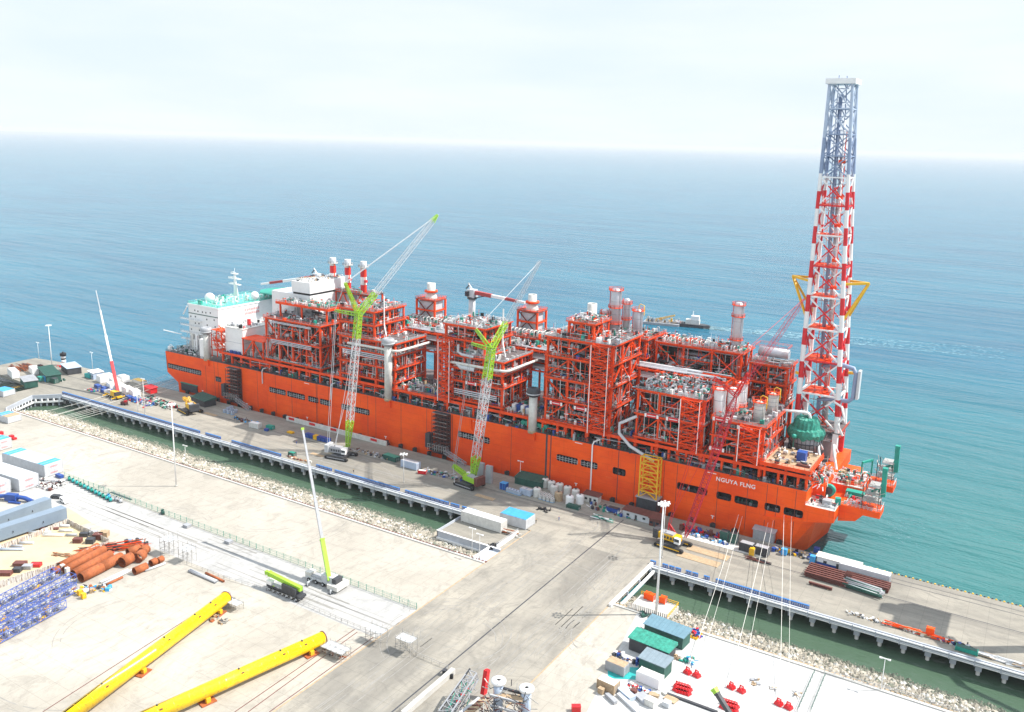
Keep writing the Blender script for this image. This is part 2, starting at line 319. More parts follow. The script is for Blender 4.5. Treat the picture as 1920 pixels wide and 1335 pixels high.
sheet('causeway_road', [(XA, -150), (XC, -150), (XC, QE-.01), (XA, QE-.01)], 6.006, CCAUS)
sheet('new_yard_paving', [(-82, 150), (400, 150), (400, YE), (-98, YE)], 6.008, CWHT)
b = MB()
b.prism([(-497, QE), (150, QE), (150, QF), (-497, QF-2)], 4.6, 6.0, CQUAY)
b.prism([(-564, 280), (-497.01, QE), (-497.01, QF-2), (-540, 318), (-564, 314)], 4.6, 6.0, CQUAY)
quay = tag(b.build('quay_deck'), kind='structure')
# rounded link between the quay and the shore at the far left
link = [(-497, 235), (-463, 235), (-463, 239), (-470, 243), (-475, 252), (-481, 264), (-470, 276.0), (-497, 276.0)]
b = MB(); b.prism(link, 4.4, 6.004, CQUAY); tag(b.build('link_slab'), kind='structure')
# joints, crane rails, edge lines
b = MB()
for x, m_, w_ in ((XA, WOOD, .5), (-131.9, DGREY, .45), (XC, WOOD, .45)): b.box((x-w_/2, -150, 6.007), (x+w_/2, 275.9 if x != -131.9 else 306, 6.012), m_)
tag(b.build('expansion_joint'), kind='structure')
b = MB()
for y, x0, w_ in ((301.2, -540, .35), (300.3, -540, .12), (313.2, -56, .3), (316.3, -60, .25)): b.box((x0, y-w_/2, 6.006), (150, y+w_/2, 6.02), DGREY)
tag(b.build('crane_rail_track'), kind='structure')
b = MB()
for i in range(0, 170):
    x = -60+i*1.2; b.box((x, QF-.75, 6.001), (x+.6, QF-.25, 6.28), YEL if i % 2 else DGREY)
tag(b.build('striped_kerb'), kind='structure')
# piles and caps under the quay (the first row is seen, the rear rows stand in the dark)
capm = MB(); capm.obox((0, 0, 3.2), (2.3, 2.6, 1.4), 0, CSHD); capm.obox((0, 0, 1.7), (1.8, 2.2, 1.5), 0, CSHD)
n_ = 0; first = None
xs = [-494+7.05*i for i in range(92) if not (XA-1 < -494+7.05*i < XC+1)]
for x in xs:
    if first is None: ob = capm.build('pile_cap', quay, loc=(0, 0, 0)); first = ob
    else: ob = first.copy(); COL.objects.link(ob); ob.parent = quay
    ob.location = (x, QE+2.0, 0)
pm = MB(); pm.cyl((0, 0, -2), (0, 0, 1.7), .62, OFFW, 10); firstp = None
for x in xs:
    if firstp is None: ob = pm.build('pile', quay, loc=(0, 0, 0)); firstp = ob
    else: ob = firstp.copy(); COL.objects.link(ob); ob.parent = quay
    ob.location = (x, QE+2.0, 0)
b = MB()
for x in xs:
    for y in (286, 295, 304, 314): b.cyl((x, y, -2), (x, y, 4.6), .6, CSHD, 6, caps=False)
for x in xs: b.box((x-.9, QE+3.4, 3.4), (x+.9, QF-1, 4.595), CSHD)
tag(b.build('rear_piles', quay, loc=(0, 0, 0)), kind='stuff')
b = MB()
for x0, x1 in ((-470, XA-22), (XC, 150)):
    b.box((x0, QE-.55, 4.2), (x1, QE-.003, 6.35), CSHD)
    for z, r_, mm in ((5.75, .28, WHITE), (4.9, .22, LGREY), (4.45, .16, WHITE)): b.cyl((x0, QE-.9, z), (x1, QE-.9, z), r_, mm, 6)
    x = x0
    while x < x1: b.box((x, QE-1.25, 4.2), (x+.3, QE-.5, 6.1), CSHD); x += 7.05
b.build('edge_service_pipes', quay, loc=(0, 0, 0))
# link parapet with slots, piles
b = MB(); ed = [(-463, 239.5), (-470, 243.5), (-475, 252), (-481, 264), (-470.5, 275.4)]
for a, c in zip(ed, ed[1:]):
    b.wall(a, c, 4.4, 6.8, .5, CSHD); b.wall((a[0]+.6, a[1]), (c[0]+.6, c[1]), 2.2, 3.2, .4, WHITE)
    for k in range(5):
        t = (k+.5)/5; x = a[0]+(c[0]-a[0])*t; y = a[1]+(c[1]-a[1])*t; b.box((x-.3, y-.3, 2.4), (x+.5, y+.3, 4.6), WHITE); b.cyl((x-1, y, -2), (x-1, y, 4.4), .5, CSHD, 7)
b.build('link_parapet', quay, loc=(0, 0, 0))
# shore walls and rock slopes
b = MB()
for x0, x1 in ((-463, XA), (XC, 400)):
    b.box((x0, YE-.6, 6.0), (x1, YE+.4, 6.35), CWALL)
    x = x0
    while x < x1: b.box((x, YE+.4, 5.5), (x+.8, YE+1.3, 6.25), WOOD if x0 > -200 else BROWN); x += 1.5
tag(b.build('shore_kerb'), kind='structure')
def icorock(mb, c, s, m):
    a = [Vector((R(-1, 1), R(-1, 1), R(-.6, 1))).normalized()*s*R(.7, 1.25) for _ in range(6)]
    v = [(1,0,0),(0,1,0),(-1,0,0),(0,-1,0),(0,0,.8),(0,0,-.6)]
    v = [Vector(c)+Vector(p)*s*R(.65, 1.2)+Vector((R(-.2,.2), R(-.2,.2), 0))*s for p in v]
    mb.add(v, [(0,1,4),(1,2,4),(2,3,4),(3,0,4),(1,0,5),(2,1,5),(3,2,5),(0,3,5)], m)
for nm, x0, x1, y1 in (('rock_armour', -466, XA-1, 269), ('rock_armour', XC+1, 230, 266)):
    b = MB(); b.add([(x0, YE+.5, 5.4), (x1, YE+.5, 5.4), (x1, y1, -1.2), (x0, y1, -1.2)], [(0, 1, 2, 3)], ROCK)
    for i in range(int((x1-x0)*(y1-YE)*1.3)):
        x = R(x0, x1); t = R(0, 1)**0.9; y = YE+1.2+(y1-YE-1.2)*t; z = 5.4-6.6*t
        icorock(b, (x, y, z+.15), R(.3, .7) if random.random() < .85 else R(.7, 1.2), ROCKD if z < R(.4, 1.5) or random.random() < .12 else (ROCK if random.random() < .8 else OFFW))
    tag(b.build(nm), kind='stuff')

# tyre marks: thin curved ribbons of rubber on the concrete
TYRE = mat('tyre_rubber_mark', (0.26, 0.25, 0.23), 0.9, var=0.2, scale=0.4)
b = MB()
def arc(cx, cy, r, a0, a1, w_=.28, z=6.02):
    k = max(6, int(abs(a1-a0)*r/2)); vs = []
    for i in range(k+1): t = a0+(a1-a0)*i/k; vs += [(cx+(r-w_/2)*cos(t), cy+(r-w_/2)*sin(t), z), (cx+(r+w_/2)*cos(t), cy+(r+w_/2)*sin(t), z)]
    for i in range(0, k):
        vx, vy = vs[2*i+2][0], vs[2*i+2][1]
        if (YE-1 < vy < QE+2 and not (XA+1 < vx < XC-1)) or vy > 316: continue
        if R(0, 1) < .8: b.add(vs[2*i:2*i+4], [(0, 1, 3, 2)], TYRE)
rs = random.Random(3)
for px, py, n_, r0, r1 in ((850, 1190, 16, 6, 22), (1060, 985, 10, 5, 14), (1180, 1010, 12, 6, 18), (1140, 1190, 8, 6, 16), (1000, 1120, 8, 10, 30), (620, 900, 5, 20, 60), (250, 870, 9, 12, 40), (520, 960, 6, 16, 50), (660, 1140, 8, 10, 26), (330, 990, 8, 10, 30), (230, 1190, 6, 16, 60)):
    o = G(px, py)
    for _ in range((n_+1)//2): r = rs.uniform(r0, r1); a = rs.uniform(0, 6.3); x = o.x+rs.uniform(-4, 4); y = o.y+rs.uniform(-4, 4); d_ = rs.uniform(.5, 1.6); arc(x, y, r, a, a+d_, rs.uniform(.15, .35)); arc(x, y, r+2.1, a, a+d_, .2)
for _ in range(26):
    x = rs.choice((rs.uniform(-152, -136), rs.uniform(-128, -112))); y = rs.uniform(120, 270); arc(x-400*rs.choice((-1, 1)), y, 400, 0, 0) if False else None
    y2 = y+rs.uniform(15, 60); y2 = min(y2, 290); k = int((y2-y)/3)
    for w0 in (0, 2.1):
        for i in range(k):
            if rs.random() < .8: b.add([(x+w0, y+i*3, 6.02), (x+w0+.25, y+i*3, 6.02), (x+w0+.25, y+i*3+3, 6.02), (x+w0, y+i*3+3, 6.02)], [(0, 1, 2, 3)], TYRE)
for _ in range(22):
    x = rs.uniform(-380, -190); y = rs.choice((rs.uniform(186, 202), rs.uniform(186, 202), rs.uniform(280, 298))); L_ = rs.uniform(15, 60)
    for w0 in (0, 2.1): b.add([(x, y+w0, 6.03), (x+L_, y+w0+rs.uniform(-.6, .6), 6.03), (x+L_, y+w0+.22, 6.03), (x, y+w0+.22, 6.03)], [(0, 1, 2, 3)], TYRE)
tag(b.build('tyre_marks'), kind='structure')
# ================================================================ THE SHIP
SHN, SHF, DK = 323.0, 383.0, 28.6
ship = thing('production_ship', (-250, 353, 0), 'huge orange liquefied gas production ship moored along the quay with red steel modules on deck', 'ship')
SO = Vector((-250, 353, 0))
TANGLE = ('pipework', 'small_bore_piping', 'cable_tray', 'process_equipment', 'main_deck_equipment', 'mooring_equipment', 'forecastle_equipment', 'bow_deck_stores', 'roof_equipment', 'pipe_bundle', 'railing', 'rack_pipework')
def part(mb, name, parent=None): 
    """mesh in world coordinates, child of the ship or of one of its parts (all share the ship's origin)"""
    o = mb.build(name, parent if parent is not None else ship, loc=SO)
    if name in TANGLE: o['kind'] = 'stuff'
    return o
# hull: near side laid out as a grid so that the openings are real recesses
WZ0, WZ1 = 17.4, 20.5
wins = [(-438.7,-408.8),(-353.1,-340.5),(-339.5,-326.2),(-324,-316.5),(-315.5,-307.9),(-300.4,-293),(-292,-281.3),(-226.5,-208.5),(-173,-162.4),(-161,-152.8),(-145.6,-139.5),
        (-116.4,-103.5),(-99.7,-93.6),(-92.3,-82.9),(-80.3,-74.2),(-72.9,-65.6)]
b = MB(); y = SHN
def q4(m, *p): b.add(list(p), [tuple(range(len(p)))], m)
q4(ORANGE, (-430,y,9.8),(-429,y,-3),(-73,y,-3),(-65,y,17),(-65,y,17.0),(-439.2,y,17.0),(-439.5,y,14.8))
q4(ORANGE, (-439.2,y,17.0),(-65,y,17.0),(-65,y,WZ0),(-438.9,y,WZ0))
q4(ORANGE, (-438.9,y,WZ1),(-65,y,WZ1),(-65,y,DK),(-440.3,y,DK-1))
cur = -439
for a, c in wins: q4(ORANGE, (cur,y,WZ0),(a,y,WZ0),(a,y,WZ1),(cur,y,WZ1)); cur = c
q4(ORANGE, (cur,y,WZ0),(-65,y,WZ0),(-65,y,WZ1),(cur,y,WZ1))
for a, c in wins:
    for i, (dx, dz) in enumerate(((0,0),(0,1),(1,0),(1,1))):   # rounded corners
        X = c if dx else a; Z = WZ1 if dz else WZ0; sx = -1 if dx else 1; sz = -1 if dz else 1
        q4(ORANGE, (X,y-.002,Z),(X+sx*.8,y-.002,Z),(X+sx*.22,y-.002,Z+sz*.22),(X,y-.002,Z+sz*.8))
    q4(BLACK, (a,y+3,WZ0),(c,y+3,WZ0),(c,y+3,WZ1),(a,y+3,WZ1)); q4(BLACK, (a,y,WZ0),(c,y,WZ0),(c,y+3,WZ0),(a,y+3,WZ0))  # lining coloured black, putting the shade of the recess into the paint
    q4(BLACK, (a,y,WZ1),(c,y,WZ1),(c,y+3,WZ1),(a,y+3,WZ1)); q4(DGREY, (a,y,WZ0),(a,y+3,WZ0),(a,y+3,WZ1),(a,y,WZ1)); q4(DGREY, (c,y,WZ0),(c,y+3,WZ0),(c,y+3,WZ1),(c,y,WZ1))
y2 = SHF
q4(ORANGE, (-440.3,y2,DK-1),(-65,y2,DK),(-65,y2,17),(-70,y2,-3),(-429,y2,-3),(-430,y2,9.8),(-439.5,y2,14.8))
for (xa,za),(xb,zb) in (((-440.3,DK-1),(-439.5,14.8)),((-439.5,14.8),(-430,9.8)),((-430,9.8),(-429,-3))): q4(ORANGE, (xa,y,za),(xb,y,zb),(xb,y2,zb),(xa,y2,za))
LA = [(-73,323),(-65.8,337),(-62.5,356),(-70,383)]; LB = [(-65,323),(-61.2,325.4),(-57,356),(-65,383)]
for k in range(3):
    q4(ORANGE, (*LA[k],-3),(*LA[k+1],-3),(*LB[k+1],17),(*LB[k],17)); q4(ORANGE, (*LB[k],17),(*LB[k+1],17),((-54.2 if 0<=k<2 else LB[k+1][0]),LB[k+1][1],19.5),((-54.2 if k==1 else LB[k][0]),LB[k][1],19.5))
# forecastle block and upper walls
b.box((-66,334,19.5),(-54.2,378,23.4), ORANGE)
b.box((-66,333.5,23.4),(-60.5,383,DK), ORANGE)
q4(ORANGE, (-65,323,17),(-65,333.5,17),(-65,333.5,DK),(-65,323,DK)); q4(ORANGE, (-65,333.5,DK),(-65,383,DK),(-65,383,17),(-65,333.5,17))
# near sponson with a rising lower edge
sp0 = [(-80.5,13.3),(-54.2,19.3),(-54.2,23.5),(-65,23.5),(-65.005,17.6),(-80.5,17.6)]
b.add([(x,322.3,z) for x,z in ((-80.5,13.3),(-54.2,18.8),(-54.2,23.5),(-65,23.5),(-65,17.5),(-80.5,15.0))], [(0,1,2,3,4,5)], ORANGE)
b.add([(-80.5,322.3,13.3),(-54.2,322.3,18.8),(-54.2,334,18.8),(-80.5,323.3,13.3)], [(0,1,2,3)], ORANGE)
b.add([(-54.2,322.3,18.8),(-54.2,334,18.8),(-54.2,334,23.5),(-54.2,322.3,23.5)], [(0,1,2,3)], ORANGE)
b.add([(-65,322.3,23.5),(-54.2,322.3,23.5),(-54.2,334,23.5),(-65,334,23.5)], [(0,1,2,3)], OFFW)
b.add([(-80.5,322.3,15),(-65,322.3,17.5),(-65,323,17.5),(-80.5,323,15)], [(0,1,2,3)], ORANGE)
q4(GRATE, (-440.3,y,DK-1),(-65,y,DK),(-65,y2,DK),(-440.3,y2,DK-1))
hull = part(b, 'hull')
# plating seams, rubbing strips and pipes down the side
for px in (388,404,411,452,484,518,548,596,617,690,705,752,800,812,835,848,905,958,1190,1216,1244,1268,1345,1400,1436,1455,1490):
    p = F(px, 760+(px-500)*.2, SHN); b = MB(); b.box((p.x-.09, SHN-.03, 7), (p.x+.09, SHN+.05, DK-.6), BROWN); part(b, 'seam_strip', hull)
for px, w_ in ((596,.3),(1024,.9),(1032,.5),(1109,.35),(1160,.3)):
    p = F(px, 860, SHN); b = MB(); b.box((p.x-w_/2, SHN-.06, 6), (p.x+w_/2, SHN+.05, DK-.3), BROWN if w_ < .8 else DGREY); part(b, 'rubbing_strip', hull)
for a, c in wins:
    b = MB()
    n = max(2, int((c-a)/1.5)); wh = LGREY if c < -150 else DGREY
    for i in range(n+1): X = a+(c-a)*i/n; b.box((X-.07, SHN+.12, WZ0), (X+.07, SHN+.24, WZ0+(2.6 if c < -130 else 1.0)), wh)
    for z in ((.9, 1.8) if c < -130 else (.5, 1.0)): b.box((a, SHN+.1, WZ0+z-.06), (c, SHN+.26, WZ0+z+.06), wh)
    for i in range(int((c-a)*1.0)): X = R(a+.3, c-.3); b.obox((X, SHN+R(.8, 2.2), WZ0), (R(.3,1.2), .6, R(.4,1.9)), 0, random.choice((DGREY, DGREY, DGREEN, GREY, BLACK)))
    part(b, 'side_opening_grille', hull)
sq = MB(); sq.box((-396.7,SHN-.02,16.2),(-392,SHN+.1,19.2),BLACK); sq.rails([(-396.5,SHN-.1,16.3),(-392.2,SHN-.1,16.3)],1.6,GREY,1.2); part(sq, 'pilot_door', hull)
# name on the bow
def text(s, loc, size, rot, m, name, parent=None, ext=0.02, bold=0.0, world=True):
    cu = bpy.data.curves.new(name, 'FONT'); cu.body = s; cu.size = size; cu.space_character = 1.12; cu.extrude = ext; cu.offset = bold
    o = bpy.data.objects.new(name, cu); COL.objects.link(o); dg = bpy.context.evaluated_depsgraph_get()
    me = bpy.data.meshes.new_from_object(o.evaluated_get(dg)); bpy.data.objects.remove(o)
    ob = bpy.data.objects.new(name, me); COL.objects.link(ob); me.materials.clear(); me.materials.append(m)
    ob.location = loc; ob.rotation_euler = rot
    if parent is not None:
        ob.parent = parent
        if world: ob.location = Vector(loc)-SO
    return ob
text('NGUYA FLNG', (-100.4, SHN-.06, 24.9), 2.35, (pi/2, 0, 0), WHITE, 'ship_name_lettering', ship, bold=0.04)
for px, py in ((380,733),(463,757),(576,783),(718,829),(723,819),(1080,907),(1336,968)):
    p = F(px, py, SHN); b = MB()
    if p.z > 6.5: b.box((p.x-.7, SHN-.03, p.z), (p.x+.7, SHN-.01, p.z+.35), WHITE); b.box((p.x-.2, SHN-.03, p.z-1), (p.x+.2, SHN-.01, p.z), WHITE); part(b, 'draught_mark', hull)
b = MB()
for px, py in ((575,719),(893,791),(1085,831),(1335,887)): p = F(px, py, SHN); b.box((p.x-1.8, SHN-.03, p.z-.15), (p.x+1.8, SHN-.01, p.z+.15), WHITE)
part(b, 'waterline_label', hull)
# ---------------------------------------------------------------- clutter generators
def utube(mb, x, y, z, h, w_, r, m, ax):
    dx, dy = (w_, 0) if ax else (0, w_)
    mb.tube([(x,y,z),(x,y,z+h*.8),(x+dx*.25,y+dy*.25,z+h),(x+dx*.75,y+dy*.75,z+h),(x+dx,y+dy,z+h*.8),(x+dx,y+dy,z)], r, m, 5)
def clutter(mb, x0, x1, y0, y1, z, n, hmax=2.6, pal=None, loops=.25):
    pal = pal or [PIPE, PIPE, WHITE, WHITE, OFFW, GREY, GREEN, TEAL, DGREY, RED, RED, BLACK]
    for _ in range(n):
        x, y = R(x0, x1), R(y0, y1); k = random.random(); m = random.choice(pal); h = R(.4, hmax)
        if k < loops: utube(mb, x, y, z, R(.8, hmax), R(.8, 2.2), R(.1, .24), random.choice((WHITE, PIPE, PIPE, OFFW)), random.random() < .6)
        elif k < loops+.25: mb.obox((x, y, z), (R(.4, 1.8), R(.4, 1.8), h), 0, m)
        elif k < loops+.4: mb.cyl((x, y, z), (x, y, z+h), R(.15, .5), m, 6)
        elif k < loops+.6:
            L = R(1.5, 6); a = random.random() < .6; zz = z+R(.4, 1.6); mb.cyl((x, y, zz), (min(x1, x+L) if a else x, y if a else min(y1, y+L), zz), R(.1, .28), m, 6)
        else: mb.beam((x, y, z), (x, y, z+h), .12, m); mb.beam((x-.6, y, z+h), (x+.6, y, z+h), .3, m)
def pipes(mb, x0, x1, y0, y1, z0, z1, n, edge='near'):
    """piping seen through the open sides of one storey"""
    for _ in range(n):
        m = random.choice((PIPE, LGREY, GREY, DGREY, DGREY, BLACK, OFFW, DGREEN, BROWN)); r = R(.08, .3)  # dark colours repeated to deepen the shade inside the storey
        if random.random() < .5: yy = y0+R(1.2, 6); xx = None
        else: yy = R(y0+1, y1-1); xx = x1-R(1.2, 5)
        k = random.random()
        if k < .4: X = xx if xx else R(x0+1, x1-1); mb.cyl((X, yy, z0), (X, yy, z1), r, m, 6, caps=False)
        elif k < .75:
            zz = R(z0+.5, z1-1)
            if xx: a = R(y0, y1-3); mb.cyl((xx, a, zz), (xx, min(y1, a+R(4, 14)), zz), r, m, 6)
            else: a = R(x0, x1-3); mb.cyl((a, yy, zz), (min(x1, a+R(4, 14)), yy, zz), r, m, 6)
        else:
            X = xx if xx else R(x0+2, x1-2); zz = R(z0+1, z1-1); mb.tube([(X, yy, z0), (X, yy, zz-.4), (X+.4, yy, zz), (min(x1, X+R(2, 6)), yy, zz)], r, m, 6)
def equip(mb, x0, x1, y0, y1, z0, z1, n):
    for _ in range(n):
        X, Y = R(x0+2, x1-2), R(y0+2, y1-2); h = (z1-z0)*R(.25, .75); k = random.random(); m = random.choice((GREY, DGREY, BLACK, DGREY, DGREEN, GREY, GREEN, BROWN))  # mostly dark paints, interior shade put into the equipment colour
        if k < .45: mb.obox((X, Y, z0), (R(1, 3.2), R(1, 3), h), 0, m)
        elif k < .75: r = R(.8, 1.7); L = R(4, 8); mb.cyl((max(x0+.5, X-L/2), Y, z0+r+.8), (min(x1-.5, X+L/2), Y, z0+r+.8), r, random.choice((PIPE, GREY, DGREY)), 12)
        else: mb.cyl((X, Y, z0), (X, Y, z0+h), R(.7, 1.4), random.choice((PIPE, GREY, DGREY)), 12)
TPAL = [PIPE, WHITE, OFFW, GREY, GREEN, DGREY, BLACK, DGREY, BLACK, DGREY, DGREEN, RED, RED, BROWN, BROWN, BLUE]  # weighted to dark tones, painting shade into the module interiors
def tangle(fr, x0, x1, y0, y1, lv, dens):
    b = MB(); c = MB()
    for z0, z1 in zip(lv, lv[1:]):
        for _ in range(int((x1-x0)*1.1*dens)):     # hangers, drop pipes and tubes on the open near side
            x = R(x0, x1); y = y0-R(.1, 1.2); h = R(1.2, z1-z0-.5); zz = R(z0, z1-h)
            if random.random() < .55: b.beam((x, y, zz), (x, y, zz+h), R(.1, .22), random.choice((WHITE, PIPE, LGREY, RED, DGREY)))
            else: L = R(1.5, 7); b.beam((x, y, zz), (min(x1, x+L), y, zz), R(.1, .26), random.choice((PIPE, WHITE, RED, DGREY, LGREY, GREEN)))
        for _ in range(int((y1-y0)*1.1*dens)):
            y = R(y0, y1); x = x1+R(.1, 1.1); h = R(1.2, z1-z0-.5); zz = R(z0, z1-h)
            if random.random() < .55: b.beam((x, y, zz), (x, y, zz+h), R(.1, .22), random.choice((WHITE, PIPE, LGREY, RED, DGREY)))
            else: L = R(1.5, 6); b.beam((x, y, zz), (x, min(y1, y+L), zz), R(.1, .26), random.choice((PIPE, WHITE, RED, DGREY, LGREY)))
        n = max(2, int((x1-x0)/4.5))               # light secondary bracing behind the main frame
        for i in range(n):
            xa, xb = x0+(x1-x0)*i/n, x0+(x1-x0)*(i+1)/n; yy = y0+1.2; c.beam((xa, yy, z0), (xa, yy, z1), .22, RED); c.beam((xa, yy, (z0+z1)/2), (xb, yy, (z0+z1)/2), .2, RED)
            if i % 2 == 0: c.beam((xa, yy, z0), (xb, yy, (z0+z1)/2), .16, RED); c.beam((xb, yy, z0), (xa, yy, z1), .16, RED)
        n = max(2, int((y1-y0)/4.5))
        for i in range(n):
            ya, yb = y0+(y1-y0)*i/n, y0+(y1-y0)*(i+1)/n; xx = x1-.9; c.beam((xx, ya, z0), (xx, ya, z1), .22, RED); c.beam((xx, ya, (z0+z1)/2), (xx, yb, (z0+z1)/2), .2, RED); c.beam((xx, ya, z0), (xx, yb, z1), .16, RED)
        for k in range(3):                        # cable trays under each floor
            y = y0+1+k*1.6; c.box((x0+R(0, 3), y, z1-1.5-k*.5), (x1-R(0, 3), y+.7, z1-1.35-k*.5), random.choice((LGREY, DGREY, GREY))); x = x1-1-k*1.5; c.box((x-.7, y0+R(0, 3), z1-1.6-k*.4), (x, y1-R(0, 3), z1-1.45-k*.4), random.choice((LGREY, DGREY)))
        zm = (z0+z1)/2+R(-.5, .8); L = (x1-x0)*R(.25, .6); xa = R(x0, x1-L)   # part mezzanine
        c.box((xa, y0-.4, zm), (xa+L, y0+4, zm+.15), GRATE); c.beam((xa, y0-.5, zm), (xa+L, y0-.5, zm), .35, RED); b.rails([(xa, y0-.4, zm+.1), (xa+L, y0-.4, zm+.1)], 1.1, random.choice((RED, LGREY)), 1.8, .1)
        clutter(b, xa, xa+L, y0, y0+3.5, zm+.15, int(L*2), 2, TPAL, loops=.1)
    for _ in range(int((x1-x0)*.4)): x = R(x0, x1); y = R(y0, y1); b.beam((x, y, lv[-1]), (x, y, lv[-1]+R(2.5, 5)), .12, random.choice((WHITE, LGREY, RED)))
    part(b, 'small_bore_piping', fr); part(c, 'cable_tray', fr)
def module(name, x0, x1, y0, y1, lv, nx=3, ny=3, roof=90, dens=1.0, legs=True, brace=True, ext=(0, 0), roofh=2.4, pal=None, label=None):
    f = MB(); xs_ = [x0+(x1-x0)*i/nx for i in range(nx+1)]; ys_ = [y0+(y1-y0)*i/ny for i in range(ny+1)]
    for i, x in enumerate(xs_):
        for j, y in enumerate(ys_):
            if 0 < i < nx and 0 < j < ny: continue
            f.beam((x, y, lv[0]), (x, y, lv[-1]), .85, RED)
            if legs and j in (0, ny): f.obox((x, y, DK-.5), (1.5, 1.5, lv[0]-DK+.2), 0, RED)
    for k, z in enumerate(lv):
        for y in (y0, y1): f.beam((x0-.5, y, z-.5), (x1+.5, y, z-.5), .6, RED, .95)
        for x in (x0, x1): f.beam((x, y0, z-.5), (x, y1, z-.5), .6, RED, .95)
        if brace and k:
            for i in range(nx):
                a, c = (xs_[i], xs_[i+1]) if (i+k) % 2 else (xs_[i+1], xs_[i]); f.beam((a, y0, lv[k-1]+.2), (c, y0, z-1), .5, RED)
            for j in range(ny):
                a, c = (ys_[j], ys_[j+1]) if (j+k) % 2 else (ys_[j+1], ys_[j])
                for x in (x0, x1): f.beam((x, a, lv[k-1]+.2), (x, c, z-1), .5, RED)
    fr = part(f, name); 
    if label: fr['label'] = label
    d = MB()
    for z in lv:
        e0, e1 = ext; d.box((x0-.9, y0-1.3, z), (x1+1.3, y1+.6, z+.22), GRATE); 
        d.box((x0-1, y0-1.42, z-.12), (x1+1.42, y0-1.3, z+.4), RED); d.box((x1+1.3, y0-1.3, z-.12), (x1+1.42, y1+.6, z+.4), RED)
    part(d, 'deck_floor', fr)
    rl = MB()
    for z in lv: rl.rails([(x0-.9, y1+.5, z+.2), (x0-.9, y0-1.25, z+.2), (x1+1.25, y0-1.25, z+.2), (x1+1.25, y1+.5, z+.2)], 1.15, RED if random.random() < .7 else LGREY, 2.6, .1)
    part(rl, 'railing', fr)
    p = MB(); e = MB(); W = x1-x0; tangle(fr, x0, x1, y0, y1, lv, dens)
    for a, c in zip(lv, lv[1:]):
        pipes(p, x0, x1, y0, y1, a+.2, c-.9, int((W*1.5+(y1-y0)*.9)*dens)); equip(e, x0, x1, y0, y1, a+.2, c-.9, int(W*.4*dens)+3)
        clutter(e, x0, x1, y0-.6, y0+3, a+.22, int(W*2.2*dens), 2.4, TPAL, loops=.1); clutter(e, x1-3, x1+.6, y0, y1, a+.22, int((y1-y0)*1.8*dens), 2.4, TPAL, loops=.1)
        e.box((x0+.6, y0+5.5, a+.25), (x1-4.2, y0+5.8, c-1), BLACK); e.box((x1-4.2, y0+5.5, a+.25), (x1-3.9, y1-.8, c-1), BLACK)   # black panels added behind the machinery, standing in for interior shade
    if roof: clutter(p, x0, x1+.6, y0-.6, y1, lv[-1]+.2, int(roof*1.6), roofh, pal)
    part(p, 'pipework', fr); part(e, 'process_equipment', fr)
    return fr
def stair(x0, x1, y0, y1, z0, z1, parent, step=3.1, name='stair_tower'):
    s = MB(); n = max(2, round((z1-z0)/step)); h = (z1-z0)/n
    for x in (x0, x1):
        for y in (y0, y1): s.beam((x, y, z0), (x, y, z1), .42, RED)
    for i in range(n):
        a, c = z0+i*h, z0+(i+1)*h
        for y in (y0, y1): s.beam((x0, y, c), (x1, y, c), .34, RED)
        for x in (x0, x1): s.beam((x, y0, c), (x, y1, c), .34, RED)
        l, r_ = (x0, x1) if i % 2 else (x1, x0)
        s.beam((l, y0, a), (r_, y0, c), .22, RED); s.beam((r_, y0, a), (l, y0, c), .16, RED); s.beam((x1, y0, a), (x1, y1, c), .22, RED)
        s.beam((l, (y0+y1)/2, a), (r_, (y0+y1)/2, c), .9, RED, .35); s.beam((l, (y0+y1)/2-.6, a+1.2), (r_, (y0+y1)/2-.6, c+1.2), .12, RED)
        s.box((l-.6, y0+.3, c-.1), (l+.6, y1-.3, c), BROWN)
    s.beam((x0, y0-.25, z0), (x0, y0-.25, z1), .3, WHITE); s.beam((x1, y0-.25, z0), (x1, y0-.25, z1), .24, WHITE)
    return part(s, name, parent)
def bigpipe(pts, r, m, parent, name='large_pipe', n=10):
    b = MB(); b.tube(pts, r, m, n); return part(b, name, parent)
def bend(a, c, d, r=1.5):
    """three points -> polyline with a rounded corner at c"""
    a, c, d = Vector(a), Vector(c), Vector(d); u = (a-c).normalized()*r; v = (d-c).normalized()*r
    return [a, c+u]+[(c+u)*(1-t)**2+c*2*t*(1-t)+(c+v)*t*t for t in (.25, .5, .75)]+[c+v, d]
def vessel(x, y, z0, z1, r, m, parent, name='process_column', rings=(.96,), ym=False, ring_m=RED, n=18):
    v = MB(); v.lathe((x, y, 0), [(0, z0), (r, z0), (r, z1-r*.7), (r*.85, z1-r*.3), (r*.5, z1), (0, z1)], m, n)
    v.cyl((x+r+.4, y-.3, z0), (x+r+.4, y-.3, z1-.5), .28, m, 6)
    for t in (.2, .4, .6, .8): zz = z0+(z1-z0)*t; v.lathe((x, y, 0), [(r+.02, zz-.1), (r+.09, zz), (r+.02, zz+.1)], GREY, n)
    o = part(v, name, parent); p = MB()
    for t in rings:
        zz = z0+(z1-z0)*t; p.lathe((x, y, 0), [(r+.02, zz), (r+1.1, zz), (r+1.1, zz+.18), (r+.02, zz+.18)], ring_m, n)
        pts = [(x+(r+1.05)*cos(2*pi*k/10), y+(r+1.05)*sin(2*pi*k/10), zz+.15) for k in range(10)]; p.rails(pts, 1.15, ring_m, 9, .12, close=True)
    p.beam((x-r-.25, y-.6, z0), (x-r-.25, y-.6, z1), .5, ring_m, .15)
    if ym: p.tube([(x+.3, y, z1), (x+.3, y, z1+1.8), (x+1, y, z1+2.6), (x+r+1, y, z1+2), (x+r+1.1, y-.3, z1-2.5)], .2, YEL, 6)
    part(p, 'access_platform', o); return o
